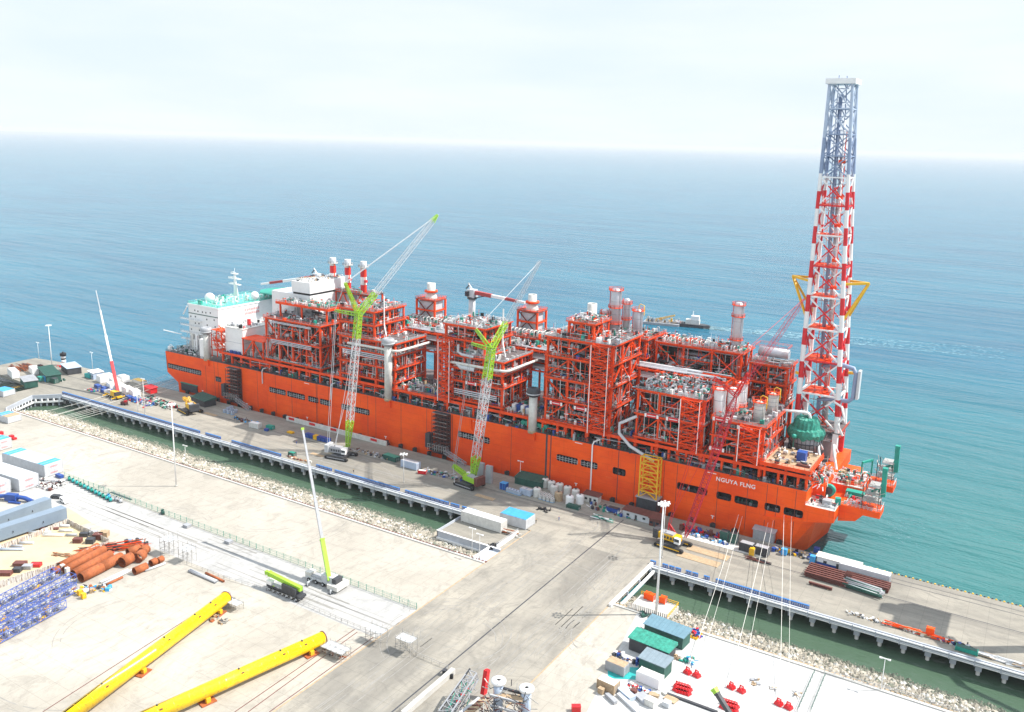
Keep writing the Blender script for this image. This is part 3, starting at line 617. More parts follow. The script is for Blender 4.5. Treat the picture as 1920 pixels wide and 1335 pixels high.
# ---------------------------------------------------------------- near row of modules
A = module('process_module', -357, -317, 326, 348, [35.5, 47.4, 58.4], 4, 3, 60, label='red module with two braced storeys and green valves on top, nearest the white blocks')
b = MB(); b.box((-354,331,66.2),(-316.5,346,66.7),GRATE); b.box((-354.3,330.6,65.6),(-316.2,331,66.9),RED); b.box((-316.6,330.8,65.6),(-316,346,66.9),RED)
for x in (-352,-336,-318):
    for y in (332, 345): b.beam((x,y,58.4),(x,y,66.2),.8,RED)
b.rails([(-354,330.8,66.7),(-316.2,330.8,66.7),(-316.2,346,66.7)],1.15,RED,2.6,.1)
clutter(b,-353,-317,331,346,66.7,150,2.6,[WHITE,WHITE,PIPE,TEAL,GREEN,TEAL,OFFW,RED]); pipes(b,-353,-318,332,345,58.6,66,30); equip(b,-353,-318,333,345,58.6,65,8)
part(b, 'upper_tier', A)
B = module('process_module', -303, -267, 326, 349, [36.5, 43.3, 50, 56.3], 3, 3, 40, brace=False, label='red module of four low storeys carrying a taller tier')
b2 = module('process_module', -304, -281, 327, 350, [57, 63.5, 70.4], 2, 2, 90, legs=False, brace=False, label='upper red tier with a crowded roof behind the first vent column')
Cc = module('process_module', -236, -204, 326, 350, [35.3, 44.5, 50.6, 56.7], 3, 3, 50, brace=False, label='red module with a round cornered deck and a thick white pipe bent round it')
c2 = module('process_module', -237, -215, 327, 349, [57.4, 64.2, 70.6], 2, 2, 90, legs=False, brace=False, label='upper red tier behind the second lime crane')
stair(-238, -231.5, 322.4, 325.6, 33.5, 63.5, Cc)
D = module('process_module', -181, -149.5, 326, 353, [34.5, 44.5, 54.2, 64, 72.4], 3, 3, 110, label='tallest red module with four braced storeys and a stair tower')
stair(-158, -150, 322.2, 325.6, 33.5, 72.3, D)
D2 = module('process_module', -172, -160, 328, 342, [73, 80], 2, 2, 70, legs=False, label='small red top storey with green valves on the tallest module')
E_ = module('process_module', -137, -108.4, 326, 356, [35.4, 45.6, 56], 3, 3, 240, label='red module with a roof full of small white pipes and a stair tower')
stair(-117, -109, 322.2, 325.6, 34.5, 56, E_)
F_ = module('process_module', -104, -84, 326, 357, [36, 42.8, 49.5], 2, 3, 60, label='foremost red module carrying tall white vessels')
stair(-92.5, -84.5, 322.2, 325.6, 35, 49.5, F_)
for mo, cols in ((Cc, (-203, 326, 352)), (B, (-266, 326, 350))):
    x, ya, yb = cols; z = 53.2
    bigpipe(bend((x-30, ya-2.2, z), (x+2, ya-2.2, z), (x+2, yb, z), 3.5), .65, OFFW, mo)
bigpipe(bend((-279, 332, 78), (-279, 332, 63), (-276, 330, 58.5), 2), .35, WHITE, B); bigpipe(bend((-209, 333, 80), (-209, 333, 64), (-206, 331, 58), 2), .35, WHITE, Cc)
bigpipe([(-228, 324.4, 62), (-228, 324.4, 58.5), (-226, 324.4, 57.5), (-219, 324.4, 57.3)], .6, LGREY, Cc); bigpipe([(-228, 324, 53), (-226, 324, 51.5), (-218, 324, 51.5)], 1.1, LGREY, Cc)
for z in (47, 46.2, 45.4, 57.2, 56.6): b = MB(); b.cyl((-352, 324.3, z), (-322, 324.3, z), .25, PIPE, 6); part(b, 'pipe_run')
for z in (39.5, 38.6, 40.4): b = MB(); b.cyl((-230, 324.3, z), (-206, 324.3, z), .28, PIPE, 6); part(b, 'pipe_run'); b = MB(); b.cyl((-300, 324.3, z+9), (-270, 324.3, z+9), .28, PIPE, 6); part(b, 'pipe_run')
# white vessels on the foremost module
for x, y, z0, z1, r in ((-104.5, 332, 36, 60.5, 2.2), (-100.3, 336, 42, 60.5, 2.1), (-98.5, 341, 42, 62, 2.0)): vessel(x, y, z0, z1, r, WHITE, F_, rings=(.99, .5))
vessel(-88.5, 333, 49.7, 57.6, 1.9, OFFW, F_, ym=True, rings=(.98,)); vessel(-86.5, 345, 49.7, 58.5, 1.8, OFFW, F_, ym=True, rings=(.98,))
# ---------------------------------------------------------------- far row
H1 = module('process_module', -292, -256, 362, 382, [48, 59.5], 3, 2, 150, label='low red module on the far side topped by rows of white pipe bends')
H2 = module('process_module', -226, -186, 360, 382, [50, 61.5], 3, 2, 150, label='red far side module with a long row of white pipe loops on its roof')
H3 = module('process_module', -184, -150, 362, 382, [50, 60, 68.5], 3, 2, 120, label='far side module beneath the tall grey columns')
Gm = module('process_module', -147, -107.5, 368, 383, [45, 55.5, 67.2], 3, 2, 150, label='long red module behind, open below with a roof full of white pipe loops')
Sm = module('process_module', -104, -88, 371, 383, [46, 55.5, 63.5], 2, 2, 14, label='small red tower carrying a horizontal grey tank beside the flare tower')
b = MB(); b.cyl((-102, 376, 68), (-89, 376, 68), 2.2, PIPE, 16); b.rails([(-103, 372, 70.6), (-89, 372, 70.6), (-89, 380, 70.6), (-103, 380, 70.6)], 1.1, RED, 2, close=True); part(b, 'horizontal_tank', Sm)
def exhaust(x, y, z0, z1, r, parent, fr=True, hw=6.0, zt=None):
    b = MB()
    if fr:
        for sx in (-1, 1):
            for sy in (-1, 1): b.beam((x+sx*hw, y+sy*hw*.8, z0), (x+sx*hw, y+sy*hw*.8, zt), .9, RED)
        for k in range(1, 3):
            z = z0+(zt-z0)*k/2
            for s_ in (-1, 1): b.beam((x-hw, y+s_*hw*.8, z), (x+hw, y+s_*hw*.8, z), .8, RED); b.beam((x+s_*hw, y-hw*.8, z), (x+s_*hw, y+hw*.8, z), .8, RED)
        for s_ in (-1, 1): b.beam((x-hw, y-hw*.8, z0), (x+hw, y-hw*.8, zt), .4, RED); b.beam((x+hw, y-hw*.8, z0), (x-hw, y-hw*.8, zt), .4, RED)
        b.box((x-hw+1, y-hw*.8+1, z0), (x+hw-1, y+hw*.8-1, zt-1), LGREY); b.box((x-hw-.6, y-hw*.8-.6, zt), (x+hw+.6, y+hw*.8+.6, zt+.25), GRATE)
        b.rails([(x-hw-.5, y-hw*.8-.5, zt+.2), (x+hw+.5, y-hw*.8-.5, zt+.2), (x+hw+.5, y+hw*.8+.5, zt+.2), (x-hw-.5, y+hw*.8+.5, zt+.2)], 1.2, RED, 2, .12, close=True); z0 = zt
    b.lathe((x, y, 0), [(r*1.5, z0), (r*1.35, z0+1.5), (r, z0+3), (r, z1), (r*.8, z1), (r*.8, z1-1)], OFFW, 16)
    b.lathe((x, y, 0), [(r, z0+3.6), (r+1.3, z0+3.6), (r+1.3, z0+4.6), (r, z0+4.6)], RED, 16)
    return part(b, 'exhaust_duct', parent)
exhaust(-280.5, 373, 59.7, 79.5, 2.3, H1, hw=6, zt=71); exhaust(-217, 373, 61.7, 80.5, 2.2, H2, hw=5.6, zt=72.5); exhaust(-182, 370, 70, 80.5, 2.3, H3, fr=False)
vessel(-167.5, 365, 60, 90, 2.4, PIPE, H3, rings=(.97, .7, .45)); vessel(-171.5, 363, 60, 80, 1.7, PIPE, H3, rings=(.9,)); vessel(-164, 370, 60, 85, 1.5, PIPE, H3, rings=(.9, .6))
vessel(-156, 365, 60, 81.5, 2.0, PIPE, H3, rings=(.97,), ym=True)
vessel(-112.5, 375, 46, 88.5, 2.0, PIPE, Gm, rings=(.97, .85, .6, .5))
# horizontal drums behind the open storey of the long far module
b = MB(); b.cyl((-138, 372, 61.2), (-120, 372, 61.2), 2.6, PIPE, 16); part(b, 'horizontal_tank', Gm); b = MB(); b.cyl((-136, 372, 50), (-124, 372, 50), 1.8, LGREY, 14); part(b, 'horizontal_tank', Gm)
# central pipe rack
b = MB(); rx0, rx1 = -300, -108
x = rx0
while x <= rx1:
    for y in (351.5, 360): b.beam((x, y, DK), (x, y, 58), .8, RED)
    for z in (48, 53, 57.6): b.beam((x, 351.5, z), (x, 360, z), .7, RED)
    x += 8
for y in (351.5, 360):
    for z in (48, 57.6): b.beam((rx0, y, z), (rx1, y, z), .7, RED)
rack = part(b, 'pipe_rack'); b = MB()
for z, k in ((48.7, 8), (53.7, 8), (58.3, 9)):
    for i in range(k): y = 352.2+i*.95; r = R(.2, .42); b.cyl((rx0+R(0, 20), y, z+r), (rx1-R(0, 20), y, z+r), r, random.choice((PIPE, LGREY, LGREY, GREY, WHITE)), 7)
part(b, 'pipe_bundle', rack)
b = MB(); clutter(b, -300, -256, 352, 361, 59, 60, 3); clutter(b, -235, -186, 352, 360, 59, 80, 3.2, loops=.5)
part(b, 'rack_pipework', rack)
for i in range(14): b = MB(); utube(b, -288+i*2.3, 364, 59.7, 2.8, 3.2, .25, OFFW, False); part(b, 'expansion_loop', rack)
for i in range(17): b = MB(); utube(b, -224+i*2.2, 361, 61.7, 3.0, 3.3, .27, OFFW, False); part(b, 'expansion_loop', rack)
for i in range(12): b = MB(); utube(b, -144+i*2.1, 370, 67.4, 2.3, 2.6, .22, OFFW, False); part(b, 'expansion_loop', rack)
# ---------------------------------------------------------------- main deck level between the stools
b = MB(); x = -392
while x < -66: b.box((x, 324.4, DK-.4), (x+.9, 325.6, 33.6), RED); b.box((x+2, 340, DK-.4), (x+3, 341, 33.6), RED); x += 7.5
clutter(b, -392, -66, 323.6, 330, DK-.5, 1600, 3.2, [DGREY, BLACK, BLACK, DGREY, DGREEN, DGREEN, GREEN, BLUE, BROWN, BROWN, PIPE, GREY, DGREY], loops=.06); b.box((-393, 331, DK), (-66, 331.3, 33.4), BLACK)  # dark palette and added black back wall paint the shade under the deck
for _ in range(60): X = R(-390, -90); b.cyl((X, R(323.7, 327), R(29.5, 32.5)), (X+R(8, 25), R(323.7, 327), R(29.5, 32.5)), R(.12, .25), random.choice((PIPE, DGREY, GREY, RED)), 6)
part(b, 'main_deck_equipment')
b = MB(); b.box((-394, 324.2, 33.5), (-312, 346, 33.9), GRATE); b.box((-394, 324.0, 33.0), (-64, 324.2, 34.3), RED)
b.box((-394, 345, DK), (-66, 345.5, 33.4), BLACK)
for x0, x1 in ((-312, -300), (-268, -236), (-204, -181), (-150, -137), (-108, -104)): b.box((x0, 324.2, 33.5), (x1, 350, 33.9), GRATE); clutter(b, x0, x1, 325, 345, 33.9, int((x1-x0)*5), 3, [DGREY, GREEN, GREEN, PIPE, LGREY, RED, WHITE, BLUE, WOOD]); b.rails([(x0, 324.4, 33.9), (x1, 324.4, 33.9)], 1.1, RED, 2)
b.box((-84, 324.2, 35.6), (-64.8, 346, 36.1), WOOD); b.box((-84, 323.9, 35.0), (-64.8, 324.2, 36.4), RED); b.box((-64.8, 323.9, 35.0), (-64.5, 346, 36.4), RED)
for x in (-82, -74, -66):
    for y in (325, 335, 345): b.beam((x, y, DK), (x, y, 35.6), .9, RED)
part(b, 'process_deck')
b = MB()
b.rails([(-440, 323.2, DK-1), (-394, 323.2, DK-.8), (-65, 323.2, DK)], 1.15, DGREY, 2.5, .12); b.rails([(-440, 323.2, DK-1), (-440, 382.8, DK-1)], 1.15, DGREY, 2.5, .12); part(b, 'railing')
# green drums on deck, blue bottle rack
for i in range(7): b = MB(); b.cyl((-192+i*1.9, 324.6, 30.8), (-191.6+i*1.9, 328, 30.8), 1.1, GREEN, 12); part(b, 'green_drum')
for i in range(5): b = MB(); b.obox((-199.5+i*2.4, 330, 34), (1.8, 3, 3.2), 0, BLUE if i % 2 else WHITE); part(b, 'bottle_rack')
# vent columns at the ship's side
for x, z0, z1, r in ((-403.3, 27.5, 44.5, 1.9), (-269.3, DK-1, 57, 1.95), (-186.1, DK-1, 46, 1.9)):
    b = MB(); b.cyl((x, 323.4, z0), (x, 323.4, z1), r, OFFW, 20); b.lathe((x, 323.4, 0), [(r, z0), (r+.25, z0), (r+.25, z0+1.2), (r, z0+1.2)], WOOD, 20)
    v = part(b, 'vent_column'); b = MB()
    b.lathe((x, 323.4, 0), [(r, z1-1.6), (r+1.1, z1-.9), (r+1.3, z1+.6), (r+1.1, z1+2), (r*.9, z1+2.6), (r*.8, z1+1.8), (0, z1+1.8)], DGREY if x > -200 else GREY, 20)
    b.lathe((x, 323.4, 0), [(r+1.2, z1-.3), (r+1.5, z1-.2), (r+1.5, z1+.1), (r+1.2, z1+.2)], LGREY, 20); part(b, 'vent_head', v)
    b = MB(); b.obox((x, 322.4, 24.5), (4.2, 1.1, DK-25), 0, ORANGE); part(b, 'column_foot', v)
# ---------------------------------------------------------------- stern: accommodation and white blocks
b = MB(); b.box((-430, 333, DK-1), (-404, 380, 55.5), WHITE); b.box((-434, 336, DK-1), (-430, 378, 49), WHITE)
acc = part(b, 'accommodation_block'); b = MB(); b.box((-430.4, 332.6, 55.5), (-403.6, 380.4, 56.4), WHITE); b.box((-429.8, 333.2, 56.4), (-404.2, 379.8, 56.6), PTEAL)
b.rails([(-430, 332.9, 56.5), (-404, 332.9, 56.5), (-404, 380, 56.5), (-430, 380, 56.5)], 1.2, PTEAL, 2.2, .14, close=True); clutter(b, -429, -405, 334, 378, 56.6, 130, 2.6, [WHITE, TEAL, WHITE, OFFW]); part(b, 'roof_deck', acc)
win = MB(); win.box((-.45, -.06, 0), (.45, .02, .9), GLASS); wo = None
for zz in (32, 36, 40.5, 44.5, 48.2, 52.2):
    for i in range(7):
        if (zz > 50 and i > 5) or random.random() < .35: continue
        wo = win.build('window', acc, loc=(0, 0, 0)) if wo is None else dup(wo, parent=acc); wo.location = Vector((-428+i*3.4+R(-.6, .6), 333, zz+R(-.2, .3)))-SO
b = MB()
clutter(b, -433, -412, 330.5, 333, 30, 60, 9, [WHITE, LGREY, OFFW, GREY], loops=.05)
for zz in (34.6, 38.8, 43, 46.8): b.box((-436, 331.2, zz), (-418, 333, zz+.25), WHITE); b.rails([(-436, 331.3, zz+.2), (-418, 331.3, zz+.2)], 1.1, LGREY, 2, .12)
b.box((-430.1, 332.8, 50.5), (-404, 333.0, 50.9), DGREEN); b.beam((-433, 331.4, 49.5), (-429, 331.4, 55), .5, WHITE); part(b, 'balcony', acc)
for i, (x, y, z, r) in enumerate(((-425.5, 345, 58.6, 2.9), (-405.5, 362, 59.8, 2.5), (-397, 372, 58.6, 2.3))):
    b = MB(); b.lathe((x, y, z), [(r*sin(pi*k/10), -r*cos(pi*k/10)) for k in range(11)], WHITE, 18); b.cyl((x, y, z-r-2), (x, y, z-r+.4), .8, WHITE, 8); part(b, 'radome', acc)
b = MB(); x, y = -416.5, 357; b.cyl((x, y, 56.5), (x, y, 73), 1.2, WHITE, 12, .6); b.cyl((x+2.5, y, 56.5), (x+1, y, 66), .4, WHITE, 6)
for z, L in ((66, 4.4), (69.5, 4.6), (72.5, 2.2)): b.box((x-L, y-1, z), (x+L, y+1, z+.3), WHITE); b.rails([(x-L, y-1, z), (x+L, y-1, z)], 1.1, WHITE, 1.5, .15); b.beam((x-L*.6, y-1.3, z+1.2), (x+L*.3, y-1.3, z+1.6), .4, WHITE)
b.cyl((x, y, 73), (x, y, 76), .12, WHITE, 5); part(b, 'radar_mast', acc)
RT_ = mat('faded_red_lettering', (0.70, 0.22, 0.22), 0.6, var=.1)
for s_, z in (('NO SMOKING', 51.6), ('SAFETY FIRST', 49.3)):   # two faint red lines, lettering not legible in the view
    pass
b = MB()
for z in (51.8, 49.6):
    y = 352.5
    while y < 363.5: L = R(.7, 1.2); b.box((-403.98, y, z), (-403.9, y+L, z+1.3), RT_); b.box((-403.97, y+L*.35, z+.4), (-403.88, y+L*.7, z+.9), WHITE); y += L+R(.25, .7)
part(b, 'wall_lettering', acc)
b = MB(); b.prism([(-404+6*cos(k*pi/4+pi/8)*2.1+3, 378+6*sin(k*pi/4+pi/8)*2.1) for k in range(8)], 60.5, 61.2, TEAL); b.prism([(-388+8*cos(k*pi/4), 376+8*sin(k*pi/4)) for k in range(8)], 58.2, 58.7, TEAL)
for x, y in ((-408, 372), (-396, 372), (-402, 382)): b.beam((x, y, 50), (x, y, 60.5), .7, TEAL)
part(b, 'helicopter_deck')
b = MB(); b.box((-391.5, 327, 32.8), (-377, 357, 48.2), WHITE); b.box((-391.8, 326.7, 48.2), (-376.7, 357.3, 48.6), OFFW); b.box((-391.6, 326.9, 40), (-376.9, 357.1, 40.25), LGREY)
lb = part(b, 'electrical_building'); b = MB(); clutter(b, -391, -378, 328, 356, 48.6, 60, 2, [WHITE, OFFW, GREY, LGREY, PRED, BLACK]); b.lathe((-388, 330, 48.6), [(0, 0), (1, 0), (1, 1.6), (0, 2)], GREY, 10); b.lathe((-384, 330, 48.6), [(0, 0), (1, 0), (1, 1.6), (0, 2)], GREY, 10); b.obox((-383, 337, 48.6), (1.5, 1.5, 3.5), 0, PRED)
part(b, 'roof_equipment', lb); b = MB()
for i in range(6): b.box((-390.5+i*2.1, 326.9, 33.6), (-389.3+i*2.1, 327, 34.4), BLACK)
for i in range(3): b.box((-387+i*3, 325.6, 33.9), (-385+i*3, 326.6, 35.4), BLUE)
part(b, 'louvre_opening', lb)
b = MB(); b.box((-368, 341, 35), (-338.5, 372, 70), WHITE); lb = part(b, 'turbine_building'); b = MB(); b.box((-352, 340.6, 71.2), (-338.2, 370, 77.2), WHITE); b.box((-351.5, 341.2, 70), (-338.8, 369, 71.2), BLACK); clutter(b, -351, -339, 342, 369, 77.2, 90, 1.6, [OFFW, GREY, LGREY, WOOD, DGREY]); part(b, 'air_intake', lb)
b = MB(); b.box((-410, 323.6, DK-1), (-406.4, 327, 39), WHITE); part(b, 'deck_locker'); b = MB(); b.box((-413, 327, DK-1), (-411, 330, 31.5), WHITE); part(b, 'deck_locker')
# scaffold mass and mooring deck at the stern
b = MB()
for _ in range(190):
    p = Vector((R(-401, -392), R(325, 332), R(33.5, 45.5))); b.beam(p, p+Vector((R(-2.5, 2.5), R(-1, 1), R(-2, 2.5))), R(.15, .4), random.choice((RED, RED, ORANGE, OFFW)))
for x in (-401, -396.5, -392):
    for y in (325, 332): b.beam((x, y, 30), (x, y, 46), .4, RED)
for z in (33.5, 39, 45.5): b.box((-401, 325, z), (-392, 332, z+.2), RED)
part(b, 'red_stair_scaffold')
b = MB(); clutter(b, -439, -412, 324, 340, DK-1, 150, 3, [DGREY, GREY, BLACK, DGREEN, LGREY, WHITE], loops=.2)
for i in range(6): b.lathe((-436+i*4, 324.5, DK-1), [(0, 0), (.5, 0), (.5, .8), (.7, .9), (.7, 1.1), (0, 1.1)], LGREY, 8)
b.tube([(-439.5, 326, 27.6), (-440.5, 326, 30.5), (-439, 326, 31.2), (-436, 326, 29.8)], .2, WHITE); part(b, 'mooring_equipment')
b = MB(); b.obox((-446, 333, 36.4), (18, .5, .4), -.05, WHITE); part(b, 'boat_boom')
# red orange truss near the white block
b = MB()
for x in (-376, -368, -360): 
    for y in (326, 334): b.beam((x, y, 33.9), (x, y, 44), .6, RED)
b.box((-376.5, 325.5, 43.6), (-359, 336, 44.2), RED); b.beam((-376, 326, 34), (-368, 326, 43.5), .45, RED); b.beam((-360, 326, 34), (-368, 326, 43.5), .45, RED); clutter(b, -376, -359, 326, 336, 33.9, 60, 4)
part(b, 'walkway_truss')
# three striped stacks on a frame
b = MB()
for x in (-350, -338.5, -327.5, -313):
    for y in (361, 371): b.beam((x, y, 50), (x, y, 70.4), .8, RED)
for z in (60, 70.4):
    for y in (361, 371): b.beam((-350, y, z), (-313, y, z), .8, RED)
    for x in (-350, -338.5, -327.5, -313): b.beam((x, 361, z), (x, 371, z), .8, RED)
for x in (-344, -333, -320): b.beam((x-5.5, 361, 60), (x, 361, 70), .5, RED); b.beam((x+5.5, 361, 60), (x, 361, 70), .5, RED); b.box((x-4, 362.5, 60.5), (x+4, 370, 69), LGREY)
b.box((-351, 360, 70.6), (-312, 372, 70.85), GRATE); b.rails([(-351, 360, 70.8), (-312, 360, 70.8)], 1.2, RED, 2, .13); clutter(b, -350, -313, 361, 371, 70.8, 50, 1.5)
sf = part(b, 'stack_frame')
for x in (-345, -333.8, -322.2):
    b = MB(); z = 70.8; r = 1.75
    for m_, h in ((PRED, 4.2), (WHITE, 4.4), (PRED, 4.2), (OFFW, 1.3)): b.lathe((x, 366, 0), [(r, z), (r, z+h)], m_, 16); z += h
    b.lathe((x, 366, 0), [(r, z), (r*1.05, z+3.2), (r*.85, z+3.2), (r*.85, z+1.5), (0, z+1.5)], LGREY, 16); st = part(b, 'exhaust_stack', sf)
    b = MB(); b.lathe((x, 366, 0), [(r, z), (r+1.2, z), (r+1.2, z+.2), (r, z+.2)], OFFW, 14); b.rails([(x+(r+1.1)*cos(k*pi/5), 366+(r+1.1)*sin(k*pi/5), z+.1) for k in range(10)], 1.2, LGREY, 9, .12, close=True)
    b.beam((x+r+.3, 365, 71), (x+r+.3, 365, z), .5, RED, .2); b.obox((x+r+.8, 365, 76.5), (1.2, 1.6, 1.4), 0, PRED); part(b, 'access_platform', st)
# pedestal cranes: one over the far rail, one behind the helicopter deck
def pedestal(x, y, z0, z1, tip, parent=None):
    b = MB(); b.cyl((x, y, z0), (x, y, z1-3.4), 1.8, LGREY, 14); b.lathe((x, y, 0), [(1.8, z1-4.4), (2.6, z1-4.2), (2.6, z1-3.2), (1.8, z1-3)], DGREY, 14); b.obox((x, y, z1-3.3), (4.4, 4, 4.2), 0, LGREY); b.obox((x-1.6, y-2.4, z1-2.6), (2, 1.4, 2.6), 0, GLASS)
    b.beam((x-1, y, z1), (x-2.6, y, z1+4), .4, WHITE); b.beam((x+1, y, z1), (x-2.6, y, z1+4), .4, WHITE); b.beam((x-3.4, y-.8, z1+1), (x-1.5, y-.8, z1+3), .5, DGREY)
    o = part(b, 'pedestal_crane'); b = MB(); p0 = Vector((x+1.5, y, z1-.6)); t = Vector(tip); b.beam(p0, p0.lerp(t, .35), 2.0, mat('dull_crane_red', (0.38, 0.05, 0.05), .6), 1.9); b.beam(p0.lerp(t, .35), p0.lerp(t, .62), 1.5, WHITE, 1.5); b.beam(p0.lerp(t, .62), p0.lerp(t, .85), 1.5, mat('dull_crane_red', (0.38, 0.05, 0.05), .6), 1.4); b.beam(p0.lerp(t, .85), t, 1.2, WHITE, 1.1)
    b.beam(p0+Vector((0, 0, -3)), p0.lerp(t, .3), .5, DGREY); b.beam((x-2.6, y, z1+4), t, .1, GREY); part(b, 'crane_boom', o)
pedestal(-255.7, 376, 58, 77.5, (-222, 374, 75.5)); pedestal(-375, 384, 60, 73, (-404, 366, 66.5))
# ---------------------------------------------------------------- bow: turret, deck, forecastle, flare tower
b = MB(); tx, ty = -74.5, 356
b.lathe((tx, ty, 0), [(0, DK), (5.6, DK), (5.6, 36), (6.3, 36.2), (6.3, 40.4), (5.4, 40.8)], GREY, 24)
for k in range(24): a = 2*pi*k/24; b.beam((tx+6.4*cos(a), ty+6.4*sin(a), 33), (tx+6.4*cos(a), ty+6.4*sin(a), 41), .18, DGREY)
for z in (34.5, 37.5, 40.4): b.lathe((tx, ty, 0), [(6.3, z), (6.8, z), (6.8, z+.25), (6.3, z+.25)], DGREY, 24)
tu = part(b, 'turret'); b = MB(); n_ = 44; prof = [(6.9, 40.2), (7.5, 41.6), (7.0, 43.2), (5.4, 43.6), (5.0, 46.2), (4.4, 47.4), (2.4, 47.7), (0, 47.6)]; vs = []
for j, (r, z) in enumerate(prof):
    for i in range(n_): k = R(.94, 1.06) if 0 < j < 7 else 1; vs.append((tx+r*k*cos(2*pi*i/n_), ty+r*k*sin(2*pi*i/n_), z+(R(-.3, .3) if j else R(-1.4, .2))))
b.add(vs, [(j*n_+i, j*n_+(i+1) % n_, (j+1)*n_+(i+1) % n_, (j+1)*n_+i) for j in range(7) for i in range(n_)], TARP); part(b, 'tarpaulin_cover', tu)
bigpipe(bend((-84, 352, 50), (-73.5, 355, 50), (-73, 355.5, 45), 2), .6, WHITE, tu)
b = MB(); clutter(b, -82, -66, 326, 345, 36.1, 60, 1.6, [DGREY, BROWN, WOOD, WHITE, LGREY, DGREY], loops=.05); b.box((-72.4, 333, 36.1), (-69, 336.6, 40), BLUE); b.box((-71, 328, 36.1), (-66, 330, 36.9), BROWN); b.cyl((-77, 346, 36), (-77, 346, 41), .3, DGREEN, 6); b.lathe((-77, 346, 41), [(0, 0), (1, .3), (1, 1.4), (0, 1.8)], TEAL, 8)
b.rails([(-84, 324.2, 36.1), (-64.8, 324.2, 36.1), (-64.8, 346, 36.1)], 1.2, RED, 2, .12); part(b, 'bow_deck_stores')
b = MB(); clutter(b, -66, -61, 334, 350, DK, 90, 3, [RED, LGREY, WOOD, WHITE, DGREY, TEAL]); clutter(b, -64.5, -55, 323, 333, 23.5, 26, 1.8, [TEAL, DGREY, WHITE, PRED, BLACK]); b.cyl((-59.5, 335.5, 26), (-59.5, 337.3, 26), 2.4, TEAL, 18); b.cyl((-59.5, 335.3, 26), (-59.5, 335.45, 26), 1.5, DGREY, 18)
for _ in range(40): p = Vector((R(-66, -60), R(325, 345), R(29, 36))); b.beam(p, p+Vector((R(-2, 2), R(-3, 3), R(-3, 3))), .25, random.choice((WHITE, WHITE, SCAF, RED)))
b.rails([(-65, 322.5, 23.6), (-54.4, 322.5, 23.6), (-54.4, 333, 23.6)], 1.1, LGREY, 1.5, .12); b.obox((-58, 326, 23.6), (3, 2.4, 2.4), 0, GREY); b.obox((-54.8, 330, 23.6), (2, 2, 2.6), .3, TEAL)
for x in (-66, -60): b.tube([(x, 350, 30), (x-2, 352, 36), (x-3, 356, 38), (x-2, 360, 34)], .5, WHITE, 8)
part(b, 'forecastle_equipment')
for k, (y0, y1) in enumerate(((330.5, 339), (360.5, 369))):
    b = MB(); b.box((-54.2, y0, 21.2), (-39.6, y1, 23.6), ORANGE)
    b.add([(-54.2, y0, 16.8), (-48, y0, 18.2), (-45.5, y0, 21.2), (-54.2, y0, 21.2), (-54.2, y1, 16.8), (-48, y1, 18.2), (-45.5, y1, 21.2), (-54.2, y1, 21.2)], [(0,1,2,3), (7,6,5,4), (0,4,5,1), (1,5,6,2)], ORANGE)
    b.rails([(-54, y0+.1, 23.6), (-39.7, y0+.1, 23.6), (-39.7, y1-.1, 23.6), (-54, y1-.1, 23.6)], 1.2, LGREY, 1.4, .14); arm = part(b, 'mooring_arm')
    b = MB()
    for i in range(3):
        for x in (-46.5, -40.8):
            for y in (y0+1, y1-1): b.beam((x, y, 23.6), (x, y, 23.6+i*3.6+.1), .2, SCAF); b.beam((x, y, 23.6), (x, y, 33), .25, SCAF)
        z = 26.6+i*3; b.box((-46.7+i*.9, y0+.8, z), (-40.6, y1-.8, z+.15), SCAF); b.rails([(-46.7+i*.9, y0+.8, z), (-40.6, y0+.8, z)], 1.1, SCAF, 1.2, .12)
    for _ in range(70): p = Vector((R(-47, -40.5), R(y0+1, y1-1), R(23.8, 32))); b.beam(p, p+Vector((R(-2, 2), R(-2, 2), R(-2.5, 2.5))), .14, SCAF)
    part(b, 'scaffold', arm); b = MB()
    b.beam((-39.8, y0+3.6, 29), (-40.2, y0+3.6, 39.8), 1.3, TEAL, 1.7); b.beam((-40, y0+3.6, 33), (-44, y0+3.6, 30), .7, TEAL); b.beam((-41.6, y0+3.6, 30.2), (-40, y0+3.6, 36.5), .5, TEAL); b.box((-41, y0+2.6, 39), (-39.2, y0+4.6, 40.2), TEAL); part(b, 'fairlead_gantry', arm)
b = MB(); b.box((-54.2, 339, 18.5), (-47, 360.5, 19), PRED); b.box((-60.5, 344, 23.4), (-48.5, 360.4, 26.4), ORANGE); b.box((-60.5, 344, 26.4), (-48.5, 360.4, 26.6), OFFW)
clutter(b, -60, -49, 345, 360, 26.6, 130, 2.4, [PRED, LGREY, TEAL, WOOD, WHITE, DGREY, RED]); clutter(b, -54, -47, 332, 344, 23.6, 40, 2, [TEAL, LGREY, PRED]); b.box((-54, 339.8, 23.6), (-47, 343, 26), TEAL)
b.beam((-51.5, 356, 26.6), (-51.5, 356, 33), .6, TEAL); b.beam((-48.6, 362, 26.6), (-48.6, 362, 33), .6, TEAL); b.beam((-51.5, 356, 33), (-48.6, 362, 33), .8, TEAL); b.rails([(-60, 344.2, 26.6), (-48.7, 344.2, 26.6), (-48.7, 360, 26.6)], 1.1, RED, 1.5, .12); part(b, 'bow_platform')
